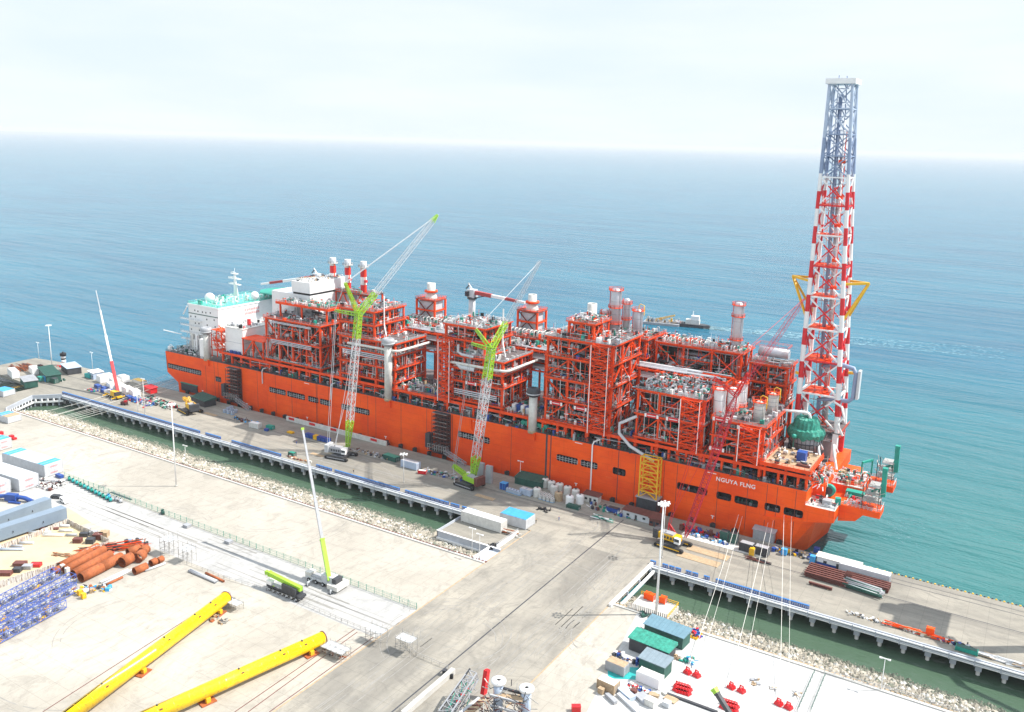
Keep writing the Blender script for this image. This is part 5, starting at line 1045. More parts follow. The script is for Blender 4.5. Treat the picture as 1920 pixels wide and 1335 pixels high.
def hut(px, py, L, W, H, rz, wall, roof, label, cat='hut', name='site_hut', band=None, slope=.5, z=Q, win=True, group=None):
    o = G(px, py, z); t = thing(name, o, label, cat, group, rz); b = MB(); b.obox((0, 0, 0), (L, W, H), 0, wall)
    if band: b.box((-L/2-.02, -W/2-.02, 0), (L/2+.02, W/2+.02, H*.35), band)
    b.build('wall', t, loc=(0, 0, 0)); b = MB(); e = .4
    b.add([(-L/2-e, -W/2-e, H+.02), (L/2+e, -W/2-e, H+.02), (L/2+e, W/2+e, H+.02), (-L/2-e, W/2+e, H+.02), (-L/2-e, -W/2-e, H+.2), (L/2+e, -W/2-e, H+.2), (L/2+e, W/2+e, H+.2+slope), (-L/2-e, W/2+e, H+.2+slope)], [(0,3,2,1),(4,5,6,7),(0,1,5,4),(1,2,6,5),(2,3,7,6),(3,0,4,7)], roof)
    for i in range(int(L/1.2)): x = -L/2+(i+.5)*1.2; b.beam((x, -W/2-e, H+.24), (x, W/2+e, H+.24+slope), .08, roof)
    b.build('roof', t, loc=(0, 0, 0))
    if win:
        b = MB(); b.box((-.5, -W/2-.06, .05), (.5, -W/2-.022, 2.1), DGREY); b.build('door', t, loc=(0, 0, 0))
        for x in (-L*.3, L*.3): b = MB(); b.box((x-.6, -W/2-.08, 1.1), (x+.6, -W/2-.022, 2), GLASS); b.build('window', t, loc=(0, 0, 0))
    return t
def crate(px, py, s, m, label, rz=0, name='crate', cat='crate', lid=None, z=Q, group=None):
    o = G(px, py, z); b = MB(); x, y, h = s; b.obox((0, 0, .12), (x, y, h-.12), 0, m)
    for k in (-1, 1):
        b.box((-x/2, k*y/2*.8-.08, 0), (x/2, k*y/2*.8+.08, .12), WOOD)
        for i in (-1, 0, 1): b.box((i*x/2*.9-.07, k*y/2-.06, .12), (i*x/2*.9+.07, k*y/2+.06, h+.01), lid or m)
    b.box((-x/2-.05, -y/2-.05, h), (x/2+.05, y/2+.05, h+.08), lid or m); ob = b.build(name, loc=(0, 0, 0)); ob.location = o; ob.rotation_euler.z = rz; return tag(ob, label, cat, group)
def pile_of(px, py, s, n, ms, label, cat, name, rz=0, long=False, z=Q):
    """a heap of loose parts that reads as one mass"""
    o = G(px, py, z); b = MB()
    for _ in range(n):
        x, y = R(-s[0]/2, s[0]/2), R(-s[1]/2, s[1]/2); h = R(.1, s[2]); m = random.choice(ms)
        if long: a = R(-.2, .2); L = R(1.5, s[0]*.6); b.beam((x-L/2*cos(a), y-L/2*sin(a), h), (x+L/2*cos(a), y+L/2*sin(a), h), R(.12, .35), m)
        elif random.random() < .5: b.obox((x, y, 0), (R(.4, 1.4), R(.4, 1.2), h), R(0, 3), m)
        else: L = R(.6, 2); b.cyl((x, y, h*.5), (x+R(-L, L), y+R(-L, L), h*.6+R(0, .5)), R(.08, .3), m, 6)
    ob = b.build(name, loc=(0, 0, 0)); ob.location = o; ob.rotation_euler.z = rz; return tag(ob, label, cat, None, 'stuff')
# white container on its platform, blue roofed white hut
b = MB(); b.prism([(-187, 254), (XA-.05, 254), (XA-.05, QE-.7), (-187, QE-.7)], 4.9, 6.004, CQUAY); b.prism([(-187.3, 253.7), (XA-.05, 253.7), (XA-.05, 254), (-187.3, 254)], 2.2, 7.0, CSHD); b.prism([(-187.3, 253.7), (-187, 253.7), (-187, QE-.7), (-187.3, QE-.7)], 4, 7.0, CSHD)
b.box((-187.3, 253.3, 3.4), (XA, 253.7, 4.2), WHITE); b.box((-187.3, 253.3, 6.9), (XA, 254.0, 7.1), WHITE); b.box((-163, 243, 6.02), (-162.4, 254, 7.1), WHITE); b.box((-163, 243, 3.2), (-158.1, 254, 5.9), CSHD)
for x in (-186, -176, -166): b.cyl((x, 256, -2), (x, 256, 4.9), .5, CSHD, 8)
tag(b.build('side_platform'), kind='structure')
container(907, 985, 19, 4.2, 4.4, -.02, OFFW, WHITE, 'long white ribbed container standing on the side platform by the causeway')
container(970, 981, 12, 7, 4.2, 0, LGREY, SKYB, 'pale grey cabin with a sky blue roof at the causeway corner', stripes=[(.02, .31), (.35, .64), (.68, .98)], cat='cabin', name='site_cabin')
pile_of(957, 1001, (9, 2.4, 1.4), 26, [RUST, WOOD, RUST, OFFW], 'rusty orange pipe fittings laid beside the long white container', 'pipe fittings', 'pipe_fitting_heap', long=True)
b = MB(); b.box((0, -1.4, 0), (.25, 14, 1.6), WHITE); b.rails([(0.1, -1.4, 1.6), (.1, 14, 1.6)], .8, LGREY, 2, .08); ob = b.build('parapet', loc=(0, 0, 0)); ob.location = (-160.4, 256, 6.02); tag(ob, 'white solid parapet beside the causeway next to the container', 'parapet')
# tanks
def tank(px, py, r, h, m, label, group='white plastic water tanks'):
    o = G(px, py); t = thing('water_tank', o, label, 'tank', group); b = MB(); n = 7; pr = [(0, 0), (r, 0)]
    for i in range(n): z0 = h*i/n; pr += [(r, z0+.05), (r*.96, z0+h/n*.5), (r, z0+h/n-.02)]
    pr += [(r*.9, h+.25), (r*.3, h+.5), (0, h+.5)]; b.lathe((0, 0, 0), pr, m, 18); b.build('tank_body', t, loc=(0, 0, 0)); b = MB(); b.lathe((0, 0, 0), [(0, h+.72), (.45, h+.7), (.45, h+.45)], DGREY, 10); b.build('lid', t, loc=(0, 0, 0)); return t
for i, (px, py, m) in enumerate(((1007, 930, OFFW), (1047, 938, WOOD), (1068, 945, WHITE), (1087, 943, WHITE), (1039, 925, OFFW), (1022, 912, OFFW), (1034, 917, OFFW), (1049, 921, OFFW), (1064, 927, OFFW), (1079, 933, OFFW))):
    tank(px, py, 1.75, 3.4, m, ['ribbed white tank at the left end of the tank group', 'tan coloured ribbed tank in the front row', 'first bright white tank right of the tan tank', 'rightmost white tank in the front row of tanks', 'white tank behind the blue cage pallets and left of the tan tank', 'leftmost tank of the rear row against the hull', 'second tank of the rear row from the left', 'middle tank of the rear row against the hull', 'fourth tank of the rear row from the left', 'rightmost tank of the rear row against the hull'][i])
def tote(px, py, label, m=LGREY, group='caged plastic totes'):
    o = G(px, py); t = thing('caged_tote', o, label, 'tote', group); b = MB(); b.obox((0, 0, .2), (1.5, 1.5, 1.5), 0, m); b.lathe((0, 0, 0), [(0, 1.8), (.3, 1.78), (.3, 1.7)], DGREY, 8); b.build('bottle', t, loc=(0, 0, 0)); b = MB()
    for k in range(5):
        u = -.78+k*.39
        for s_ in (-1, 1): b.beam((u, s_*.78, 0), (u, s_*.78, 1.75), .05, LGREY); b.beam((s_*.78, u, 0), (s_*.78, u, 1.75), .05, LGREY)
    b.box((-.8, -.8, 0), (.8, .8, .16), SKYB); b.build('cage', t, loc=(0, 0, 0)); return t
crate(945, 917, (3, 2.6, 3), BLUE, 'blue crate at the left end of the row of totes in front of the hull', lid=SKYB)
for i in range(5): tote(953+i*5.2, 921.5+i*1.6, ORD[i]+' pale caged tote right of the blue crate in front of the hull', PBLUE)
for i in range(2): container(982+i*10, 926+i*3, 2.4, 2.4, 2.8, 0, PBLUE, LGREY, ('left' if i == 0 else 'right')+' of two pale blue square bins beside the ribbed tanks', name='storage_bin', cat='bin', group='pale blue bins')
k = 0
for i in range(4):
    for j in range(3): tote(1014+i*7.2-j*.5, 935+i*2.2-j*3.4, 'caged tote in the block of totes in front of the ribbed tanks', OFFW, 'block of caged totes by the tanks')
for i, (px, py) in enumerate(((388, 772), (395, 774), (402, 776), (394, 768), (401, 770), (408, 772), (400, 766))): tote(px*1.0+34, py+1, 'pale blue tote in the stack near the stern gangway', PBLUE, 'totes near the stern gangway')
hut(995, 908, 13, 6, 3, .05, DGREEN, DGREEN, 'dark green tarpaulin shelter pitched against the hull behind the totes', 'shelter', 'tarpaulin_shelter', slope=.9, win=False)
hut(1110, 940, 7, 3.4, 3.2, 0, OFFW, BROWN, 'small brown roofed shed right of the tank group', 'shed', 'storage_shed')
hut(1196, 972, 12, 4, 3, -.04, LGREY, BROWN, 'long white fronted shed with a brown roof left of the tall mast', 'shed', 'storage_shed')
hut(1230, 984, 4.5, 4, 3.2, 0, BROWN, BROWN, 'dark red cabin beside the tall floodlight mast', 'cabin', 'site_cabin', slope=1)
hut(1215, 957, 9, 5, 6, 0, DGREY, GREY, 'dark grey shelter at the foot of the yellow lattice tower', 'shelter', 'metal_shelter', win=False)
# yellow lattice access tower
o = Vector((-127.2, 321.4, 6)); t = thing('access_tower', o, 'yellow lattice access tower standing against the hull', 'access tower'); b = MB()
for x in (-131.2, -123.4):
    for y in (318.6, 322): b.beam((x, y, 6), (x, y, 29.6), .5, YEL)
for i in range(9):
    z = 6+23.6*i/8
    for y in (318.6, 322): b.beam((-131.2, y, z), (-123.4, y, z), .35, YEL); 
    for x in (-131.2, -123.4): b.beam((x, 318.6, z), (x, 322, z), .3, YEL)
    if i < 8: z2 = z+2.95; b.beam((-131.2, 318.6, z), (-127.3, 318.6, z2), .28, YEL); b.beam((-123.4, 318.6, z), (-127.3, 318.6, z2), .28, YEL)
b.build('lattice_frame', t, loc=o); b = MB()
for i in range(8): z = 6+23.6*i/8; b.beam((-130.4, 320.3, z), (-124.2, 320.3, z+2.95), .9, YEL, .25) if i % 2 else b.beam((-124.2, 320.3, z), (-130.4, 320.3, z+2.95), .9, YEL, .25)
b.build('stair_flight', t, loc=o)
# grey upright panels behind the second lime crane
for i, px in enumerate((902, 917)): o = G(px, 899+i*6); b = MB(); b.obox((0, 0, 0), (3, 1.6, 8), 0, GREY); [b.box((-1.4+j*.55, -.86, .2), (-1.2+j*.55, -.8, 7.8), LGREY) for j in range(6)]; ob = b.build('formwork_stand', loc=(0, 0, 0)); ob.location = o; tag(ob, ('left' if i == 0 else 'right')+' of two tall grey panels standing by the second lime crane', 'panel', 'tall grey panels')
container(770, 877, 9, 3, 3.4, 0, PBLUE, GREY, 'pale blue grey container standing near the hull behind the small lamp mast')
container(734, 862, 8, 3.4, 2.2, -.1, DGREEN, GREEN, 'low dark green equipment skid left of the pale blue container', 'equipment_skid', cat='skid')
container(792, 888, 3.6, 1.8, 1.6, .3, PRED, OFFW, 'small bright red generator on the open quay', 'generator', cat='generator', rib=False)
container(479, 802, 6, 2.6, 2.8, .1, OFFW, WHITE, 'cream container on the quay near the stern', rib=True)
container(507, 804, 4, 2.2, 1.9, 0, TEAL, TEAL, 'teal generator box right of the cream container', 'generator', cat='generator', rib=False)
crate(500, 808, (2, 1.6, 1.2), BLUE, 'small blue crate in front of the teal generator')
for i in range(6): crate(578+i*7.4, 820+i*1.9, (2.4, 2, 2.2), BLUE if i != 2 else YEL, ['first blue skip of the row at the hull, nearest the telescopic boom tip', 'second blue skip at the hull', 'yellow skip in the row of blue skips', 'fourth skip in the row, blue', 'fifth skip in the row, blue', 'last blue skip of the row beside the lime crane'][i], name='waste_skip', cat='skip', group='waste skips by the hull')
crate(545, 812, (3.6, 2, .7), YEL, 'flat yellow tray lying at the hull foot')
hut(382, 757, 14, 7, 3.5, -.15, DGREY, DGREEN, 'dark tarpaulin covered store beside the yellow crane', 'shelter', 'tarpaulin_shelter', slope=1.2, win=False)
hut(360, 733, 14, 4, 4.5, 0, DGREY, GREEN, 'green roofed canopy under the stern', 'canopy', 'work_canopy', win=False)
# quay-side walkway band at the hull foot
b = MB(); b.box((-335, 317.5, 6.02), (-266, 318.2, 8.4), OFFW); b.box((-335, 318.2, 6.02), (-266, 320.5, 6.6), DGREY); 
for x in (-333, -318, -303, -276): b.box((x, 317.3, 7.0), (x+4, 317.5, 8.2), PRED)
ob = b.build('safety_hoarding', loc=(-300, 318, 6)); ob.location = (-300, 318, 6); tag(ob, 'low pale hoarding with red banners along the hull foot', 'hoarding')
b = MB()
for i in range(40): x = -420+i*8.9; b.cyl((x, 321.3, 4.6), (x, 321.3, 7.2), 1.0, RUBBER, 10); b.box((x-1.2, 320.8, 4.4), (x+1.2, 321.0, 7), DGREY)
b.build('quay_fender', quay, loc=(0, 0, 0))
pile_of(835, 892, (26, 5, 1.2), 90, [DGREY, GREY, BLUE, LGREY, GREEN, BROWN], 'cables and small gear scattered along the hull foot by the second lime crane', 'site clutter', 'site_clutter')
pile_of(690, 850, (30, 4, 1.0), 70, [DGREY, GREY, BROWN, WOOD, LGREY], 'dark loose gear between the rails and the hull behind the first lime crane', 'site clutter', 'site_clutter')
pile_of(1150, 960, (24, 5, 1.4), 90, [DGREY, BLUE, GREEN, GREY, WHITE, BROWN], 'drums and hoses scattered at the hull foot right of the tanks', 'site clutter', 'site_clutter')
pile_of(1315, 1000, (16, 3.5, 2.6), 90, [PRED, BROWN, DGREY, PRED, BLUE], 'dark red machinery heaped at the hull foot right of the red crane', 'machinery', 'site_clutter')
pile_of(1330, 1012, (16, 2, 1.3), 70, [BLUE, WHITE, SKYB, DGREY, GREY], 'blue and white gas bottles lying in front of the dark red machinery', 'gas bottles', 'site_clutter')
pile_of(1500, 1042, (20, 4, 1.8), 110, [BLACK, DGREY, YEL, BLUE, GREY, WOOD], 'black drums and blue boxes heaped under the bow', 'site clutter', 'site_clutter')
pile_of(460, 790, (18, 4, 1.2), 60, [DGREY, GREY, BROWN, SKYB], 'dark gear beside the stern gangway foot', 'site clutter', 'site_clutter')
pile_of(1130, 975, (8, 2.4, 1.2), 18, [GREEN, WHITE, TEAL], 'green and white hoses lying on the quay right of the tanks', 'hose heap', 'hose_heap', long=True)
pile_of(1020, 957, (6, 2.6, .9), 26, [BLACK, RUBBER, DGREY], 'small black heap of rubber gear on the open causeway head', 'rubber heap', 'rubber_heap')
container(1075, 953, 5.5, 2.2, 1.5, 0, DGREEN, DGREEN, 'dark green skip in front of the white tanks', 'waste_skip', cat='skip')
container(1150, 960, 4.5, 2.4, 2, 0, BLUE, DGREY, 'dark blue skip at the hull foot where the white hose lands', 'waste_skip', cat='skip')
for i, (px, py) in enumerate(((1400, 1033), (1428, 1040))): container(px, py, 5, 2.8, 3.4, -.05, DGREY, GREY, ('left' if i == 0 else 'right')+' of two dark generator boxes below the bow windows', 'generator', cat='generator')
container(1410, 1040, 1.6, 2.2, 2.8, 0, YEL, YEL, 'small yellow cabinet between the two dark generators', 'equipment_cabinet', cat='cabinet')
for i, (px, py) in enumerate(((1358, 1013), (1375, 1017))): container(px, py, 2.8, 2.8, 4, 0, DGREEN, DGREY, ('left' if i == 0 else 'right')+' of the two dark green tank boxes behind the mooring ropes', 'tank_box', cat='tank box', group='dark green tank boxes')
hut(1432, 1012, 8, 3, 4, 0, GREY, GREY, 'grey canopy wall against the hull behind the generators', 'shelter', 'metal_shelter', win=False)
crate(1470, 1040, (2, 1.6, 2.4), SKYB, 'pale blue portable toilet below the bow', name='portable_toilet', cat='portable toilet'); crate(1523, 1056, (1.8, 1.8, 3), SKYB, 'bright blue portable toilet left of the steel beam stack', name='portable_toilet', cat='portable toilet'); crate(1531, 1036, (2, 1.6, 2), BLUE, 'blue box near the sea edge left of the site office', name='storage_box', cat='box')
pile_of(1420, 1052, (7, 2, .8), 26, [BROWN, DGREY], 'dark red steel laid in front of the generators', 'steel', 'steel_heap', long=True)
b = MB(); b.box((-6, -2.2, 0), (10, 2.2, .12), WOOD); ob = b.build('steel_mat', loc=(0, 0, 0)); ob.location = G(1318, 1034)+Vector((0, 0, .02)); ob.rotation_euler.z = -.03; tag(ob, 'sandy steel road plate in front of the red crane tracks, upper one', 'road plate')
ob = dup(ob, loc=G(1300, 1046)+Vector((0, 0, .02)), label='sandy steel road plate in front of the red crane tracks, lower one')
ob = dup(ob, loc=G(905, 931)+Vector((0, 0, .02)), label='brown steel road plate right of the second lime crane', scale=.6); ob = dup(ob, loc=G(592, 852)+Vector((0, 0, .02)), label='brown steel road plate left of the first lime crane', scale=.5); ob = dup(ob, loc=G(392, 776)+Vector((0, 0, .02)), label='sandy steel road plates right of the yellow crane', scale=.6)
b = MB(); b.box((-16, -2.6, 0), (16, 2.6, .1), OFFW); ob = b.build('ground_sheet', loc=(0, 0, 0)); ob.location = G(1350, 1024)+Vector((0, 2, .015)); tag(ob, 'pale dusty ground sheet on the quay right of the red crane', 'ground sheet')
hut(1572, 1064, 15, 3.6, 3.0, -.02, WHITE, OFFW, 'white site office with a blue lower wall at the sea edge', 'site office', 'site_office', band=BLUE, slope=.2)
container(1620, 1083, 17, 3.4, 3.8, -.02, LGREY, WHITE, 'long white container on the right quay behind the brown beams')
def beams(px, py, L, W, n, layers, m, label, rz=0):
    o = G(px, py); b = MB()
    for l in range(layers):
        for i in range(n):
            y = -W/2+W*(i+.5)/n; z = .2+l*1.0
            b.box((-L/2+R(0, .5), y-.38, z), (L/2, y+.38, z+.12), m); b.box((-L/2, y-.08, z+.12), (L/2, y+.08, z+.72), m); b.box((-L/2, y-.38, z+.72), (L/2, y+.38, z+.84), m)
    for x in (-L/3, L/3): b.box((x-.2, -W/2, 0), (x+.2, W/2, .2), WOOD)
    ob = b.build('steel_beam_stack', loc=(0, 0, 0)); ob.location = o; ob.rotation_euler.z = rz; return tag(ob, label, 'steel beams')
beams(1553, 1083, 15, 9.5, 6, 2, BROWN, 'stack of red brown steel beams on the right quay left of the pipe bundle', -.03); beams(1625, 1096, 15, 6, 4, 2, BROWN, 'second stack of red brown steel beams in front of the long white container', -.03); beams(1538, 1101, 8, 1.4, 1, 1, BROWN, 'single red brown beam lying before the first beam stack', -.03)
b = MB()
for i in range(34): y = R(-2.2, 2.2); z = R(.2, 2.4); b.cyl((-6+R(-1, 1), y, z), (6+R(-1, 1), y+R(-.6, .6), z), R(.18, .34), random.choice((GREY, DGREEN, LGREY, GREY)), 8)
ob = b.build('grey_pipe_bundle', loc=(0, 0, 0)); ob.location = G(1618, 1108); ob.rotation_euler.z = -.12; tag(ob, 'bundle of grey green pipes beside the crane shadow on the right quay', 'pipe bundle')
pile_of(1722, 1189, (15, 1.6, 1.2), 40, [ORANGE, ORANGE, RED, WOOD], 'orange steel frames piled along the right barrier line', 'orange frames', 'orange_frame_heap', long=True); container(1743, 1192, 2.2, 1.6, 2.8, 0, ORANGE, ORANGE, 'upright orange cabinet at the end of the orange frames', 'equipment_cabinet', cat='cabinet')
pile_of(1660, 1170, (24, 1.8, .9), 90, [OFFW, DGREY, LGREY, WHITE, WOOD], 'rubble and rope heaped along the inner edge of the right quay', 'rubble', 'rubble_heap'); pile_of(1790, 1208, (10, 1.8, 1.1), 50, [DGREY, OFFW, BLACK, BLUE], 'dark scrap heaped right of the orange frames', 'scrap', 'scrap_heap')
container(1812, 1222, 6, 2, 1.4, -.02, TEAL, DGREEN, 'low teal box near the right edge of the quay', 'storage_box', cat='box'); pile_of(1890, 1243, (16, 1.6, 1), 60, [LGREY, WHITE, WOOD, GREY], 'scaffold parts heaped on the quay edge at the far right', 'scaffold parts', 'scaffold_heap', long=True)
container(928/1, 1066-40, .1, .1, .1, 0, DGREY, DGREY, 'x') if False else None
container(548, 855, 3.2, 2, 1.9, 0, DGREEN, GREEN, 'green generator on the barrier line left of the first lime crane', 'generator', cat='generator', rib=False)
pile_of(562, 862, (16, 1.6, .9), 40, [WOOD, RUST, BROWN, OFFW], 'wooden and rusty pieces on the quay edge beside the green generator', 'timber', 'timber_heap')
for i, (px, py) in enumerate(((556, 833), (1005, 981), (1048, 976), (663, 887))):
    o = G(px, py); b = MB(); y = (BLUE, BLACK, BLUE, DGREY)[i]; 
    me = bpy.data.meshes.new('person'); pts = [(0,0,.92),(0,0,1.2),(0,0,1.42),(0,0,1.53),(0,.01,1.68),(.11,0,.88),(.13,.03,.48),(.13,-.02,.06),(.13,.12,.03),(-.11,0,.88),(-.13,.1,.5),(-.13,-.12,.1),(-.13,.0,.04),(.2,0,1.4),(.27,.02,1.14),(.27,.14,.92),(-.2,0,1.4),(-.27,-.02,1.14),(-.26,.1,.92)]
    ed = [(0,1),(1,2),(2,3),(3,4),(0,5),(5,6),(6,7),(7,8),(0,9),(9,10),(10,11),(11,12),(2,13),(13,14),(14,15),(2,16),(16,17),(17,18)]; me.from_pydata(pts, ed, []); ob = bpy.data.objects.new('person', me); COL.objects.link(ob); sk = ob.modifiers.new('s', 'SKIN'); rr = [.15,.16,.17,.06,.1,.1,.075,.055,.05,.1,.075,.055,.05,.07,.05,.04,.07,.05,.04]
    for v, r_ in zip(me.skin_vertices[0].data, rr): v.radius = (r_, r_*.8)
    me.skin_vertices[0].data[0].use_root = True; ob.modifiers.new('u', 'SUBSURF').levels = 1; me.materials.append(y); ob.location = o; ob.rotation_euler.z = i*1.3
    tag(ob, ['person in blue overalls walking on the quay near the telescopic boom tip', 'person in dark clothes standing by the blue roofed cabin', 'person in blue walking across the causeway head', 'person in dark clothes beside the barriers in front of the hull'][i], 'person')
    b = MB(); b.lathe((0, .01, 1.72), [(.135, -.02), (.12, .05), (.07, .1), (0, .12)], YEL if i % 2 else PRED, 10); b.build('helmet', ob, loc=(0, 0, 0))
# mooring ropes
def rope(a, c, sag, label, group, r=.09):
    a, c = Vector(a), Vector(c); pts = [a.lerp(c, i/16)-Vector((0, 0, sag*4*(i/16)*(1-i/16))) for i in range(17)]; b = MB(a); b.tube(pts, r, ROPE, 5); return tag(b.build('mooring_rope'), label, 'rope', group)
for i, (a, c) in enumerate((((315, 702), (75, 775)), ((312, 705), (92, 782)), ((322, 706), (95, 782)), ((325, 712), (105, 785)), ((325, 714), (112, 786)), ((333, 718), (130, 788)), ((335, 722), (137, 790)), ((333, 716), (118, 787)))):
    p = F(a[0], a[1], 323+6*(i % 3)); rope(p, G(*c)+Vector((0, 0, .4)), 1.5, ORD[i]+' pale mooring rope from the stern over the left channel, counted from the left', 'stern mooring ropes', .07)
for i, (a, c) in enumerate((((1385, 965), (1290, 1262)), ((1392, 968), (1308, 1268)), ((1440, 980), (1365, 1292)), ((1450, 975), (1388, 1298)), ((1470, 965), (1462, 1318)), ((1484, 968), (1478, 1326)))):
    rope(F(a[0], a[1], 322.6), G(*c)+Vector((0, 0, 1.2)), 1.2, ORD[i]+' pale mooring rope from the left running from the bow openings to the right yard', 'bow mooring ropes', .05 if i % 2 else .07)
# ================================================================ YARD, LEFT
# fence
o = Vector((-354, 205, 6)); t = thing('mesh_fence', o, 'thin green mesh fence running between the pale yard and the white road', 'fence'); b = MB()
for z in (.1, .9, 1.7, 2.2): b.beam((-354, 205, 6+z), (-158.5, 204, 6+z), .05, GREEN)
x = -354
while x < -158.6: y = 205-(x+354)/195.5; b.beam((x, y, 6.1), (x, y, 8.2), .03, GREEN); x += .7
b.build('mesh_panel', t, loc=o); pm_ = MB(); pm_.beam((0, 0, 0), (0, 0, 2.4), .12, GREEN); pm_.obox((0, 0, 0), (.4, .4, .2), 0, CWALL)
fp = None
for i in range(56): x = 195.5*i/55; fp_ = pm_.build('post', t, loc=(0, 0, 0)) if fp is None else dup(fp, parent=t); fp = fp or fp_; fp_.location = (x, -x/195.5, 0)
def fence_line(pts, label, h=1.2, m=SCAF, name='scaffold_railing', cat='railing', step=2.4, th=.09):
    pts = [G(*p) for p in pts]; b = MB(pts[0]); b.rails(pts, h, m, step, th); return tag(b.build(name), label, cat)
fence_line(((350, 1058), (420, 1085), (500, 1108), (560, 1130), (640, 1165), (700, 1190)), 'scaffold tube railing along the near side of the white road')
fence_line(((750, 1195), (780, 1230), (840, 1255), (835, 1270), (775, 1320), (750, 1335)), 'scaffold tube railing curving down to the lower edge beside the causeway', 1.3)
fence_line(((1545, 1262), (1600, 1278), (1700, 1305), (1800, 1338)), 'thin grey railing in the white yard at lower right', 1.2, GREY); fence_line(((1527, 1262), (1495, 1335)), 'left of two grey railings crossing the white yard towards the lower edge', 1.2, DGREEN); fence_line(((1547, 1268), (1520, 1335)), 'right of two grey railings crossing the white yard towards the lower edge', 1.2, DGREEN)
# scaffold towers
def scaffold(px, py, w_, d_, h, label, rz=0, m=SCAF):
    o = G(px, py); t = thing('scaffold_tower', o, label, 'scaffold', 'scaffold towers', rz); b = MB(); nx, ny, nz = max(1, int(w_/1.8)), max(1, int(d_/1.8)), max(2, int(h/1.9))
    for i in range(nx+1):
        for j in range(ny+1):
            x, y = -w_/2+w_*i/nx, -d_/2+d_*j/ny; b.beam((x, y, 0), (x, y, h+R(0, 1.5)), .1, m)
    for k in range(1, nz+1):
        z = h*k/nz
        for j in range(ny+1): y = -d_/2+d_*j/ny; b.beam((-w_/2-.3, y, z), (w_/2+.3, y, z), .08, m)
        for i in range(nx+1): x = -w_/2+w_*i/nx; b.beam((x, -d_/2, z), (x, d_/2, z), .08, m)
        b.beam((-w_/2, -d_/2, z-h/nz), (w_/2, -d_/2, z), .08, m)
    b.build('tube_frame', t, loc=(0, 0, 0)); b = MB(); b.box((-w_/2, -d_/2, h*.9), (w_/2, d_/2, h*.9+.08), LGREY); b.build('plank_deck', t, loc=(0, 0, 0)); return t
scaffold(318, 1038, 5, 4, 6.5, 'left of two thin scaffold towers right of the rusty pipes'); scaffold(352, 1052, 4.5, 4, 5.5, 'right of two thin scaffold towers right of the rusty pipes')
scaffold(706, 1203, 6, 3, 4.5, 'scaffold tower with a plank deck on the joint line near the causeway'); scaffold(762, 1222, 5.5, 3.4, 5, 'right scaffold tower casting a dark shadow beside the causeway')
scaffold(630, 1228, 8, 4, 2.6, 'low scaffold around the end of the nearer yellow tube'); scaffold(438, 1140, 6, 3, 2.4, 'low scaffold around the end of the farther yellow tube')
# yellow tubes on saddles
def tube_pile(pts, r, label):
    a, c = pts; o = G(*a); e = G(*c); t = thing('monopile', o, label, 'steel tube', 'huge yellow steel tubes'); u = Vector((0, 0, r+.9)); b = MB(); n = 28; d = (e-o).normalized(); s_ = d.cross(Vector((0, 0, 1))); vs = []
    for p, rr in ((o, r*1.0), (o, r), (o.lerp(e, .55), r), (o.lerp(e, .551), r*1.015), (o.lerp(e, .56), r*1.015), (o.lerp(e, .561), r), (e, r), (e, r*.93), (e-d*3, r*.93)):
        for i in range(n): q = 2*pi*i/n; vs.append(p+u+s_*rr*cos(q)+Vector((0, 0, 1))*rr*sin(q))
    b.add(vs, [(j*n+i, j*n+(i+1) % n, (j+1)*n+(i+1) % n, (j+1)*n+i) for j in range(8) for i in range(n)], PYEL, True); b.build('tube_shell', t, loc=o); b = MB()
    for f_ in [i/17 for i in range(1, 17)]: p = o.lerp(e, f_)+u; b = MB(); b.cyl(p-d*.06, p+d*.06, r+.025, YEL, 28, caps=False); b.build('weld_ring', t, loc=o)
    for f_ in (.3, .62, .8, .9):
        p = o.lerp(e, f_)+u; b = MB(); b.beam(p+s_*(r*.72)+Vector((0, 0, r*.72)), p+s_*(r*.72)+Vector((0, 0, r*.72))+d*.8, .3, BROWN); b.obox(p+Vector((0, 0, r)), (.5, .3, .35), 0, DGREY); b.build('lifting_lug', t, loc=o)
    b = MB(); 
    for i in range(n): q = 2*pi*i/n; q2 = 2*pi*(i+1)/n; b.beam(e+u+s_*r*1.02*cos(q)+Vector((0, 0, r*1.02*sin(q))), e+u+s_*r*1.02*cos(q2)+Vector((0, 0, r*1.02*sin(q2))), .22, BROWN)
    b.build('end_ring', t, loc=o)
    for f_ in (.93, .48, .05): p = o.lerp(e, f_); b = MB(); rz = atan2(d.y, d.x); b.obox(p, (4.2, r*2.6, .3), rz, RUST); b.obox(p-s_*r*.8, (1.2, 1.0, 1.6), rz, YEL); b.obox(p+s_*r*.8, (1.2, 1.0, 1.6), rz, YEL); b.obox(p+Vector((0, 0, .3)), (1.0, r*1.8, .75), rz, RUST); b.build('saddle', t, loc=o)
    return t
def tp(px, py, r): return G(px, py, Q+r+.9)
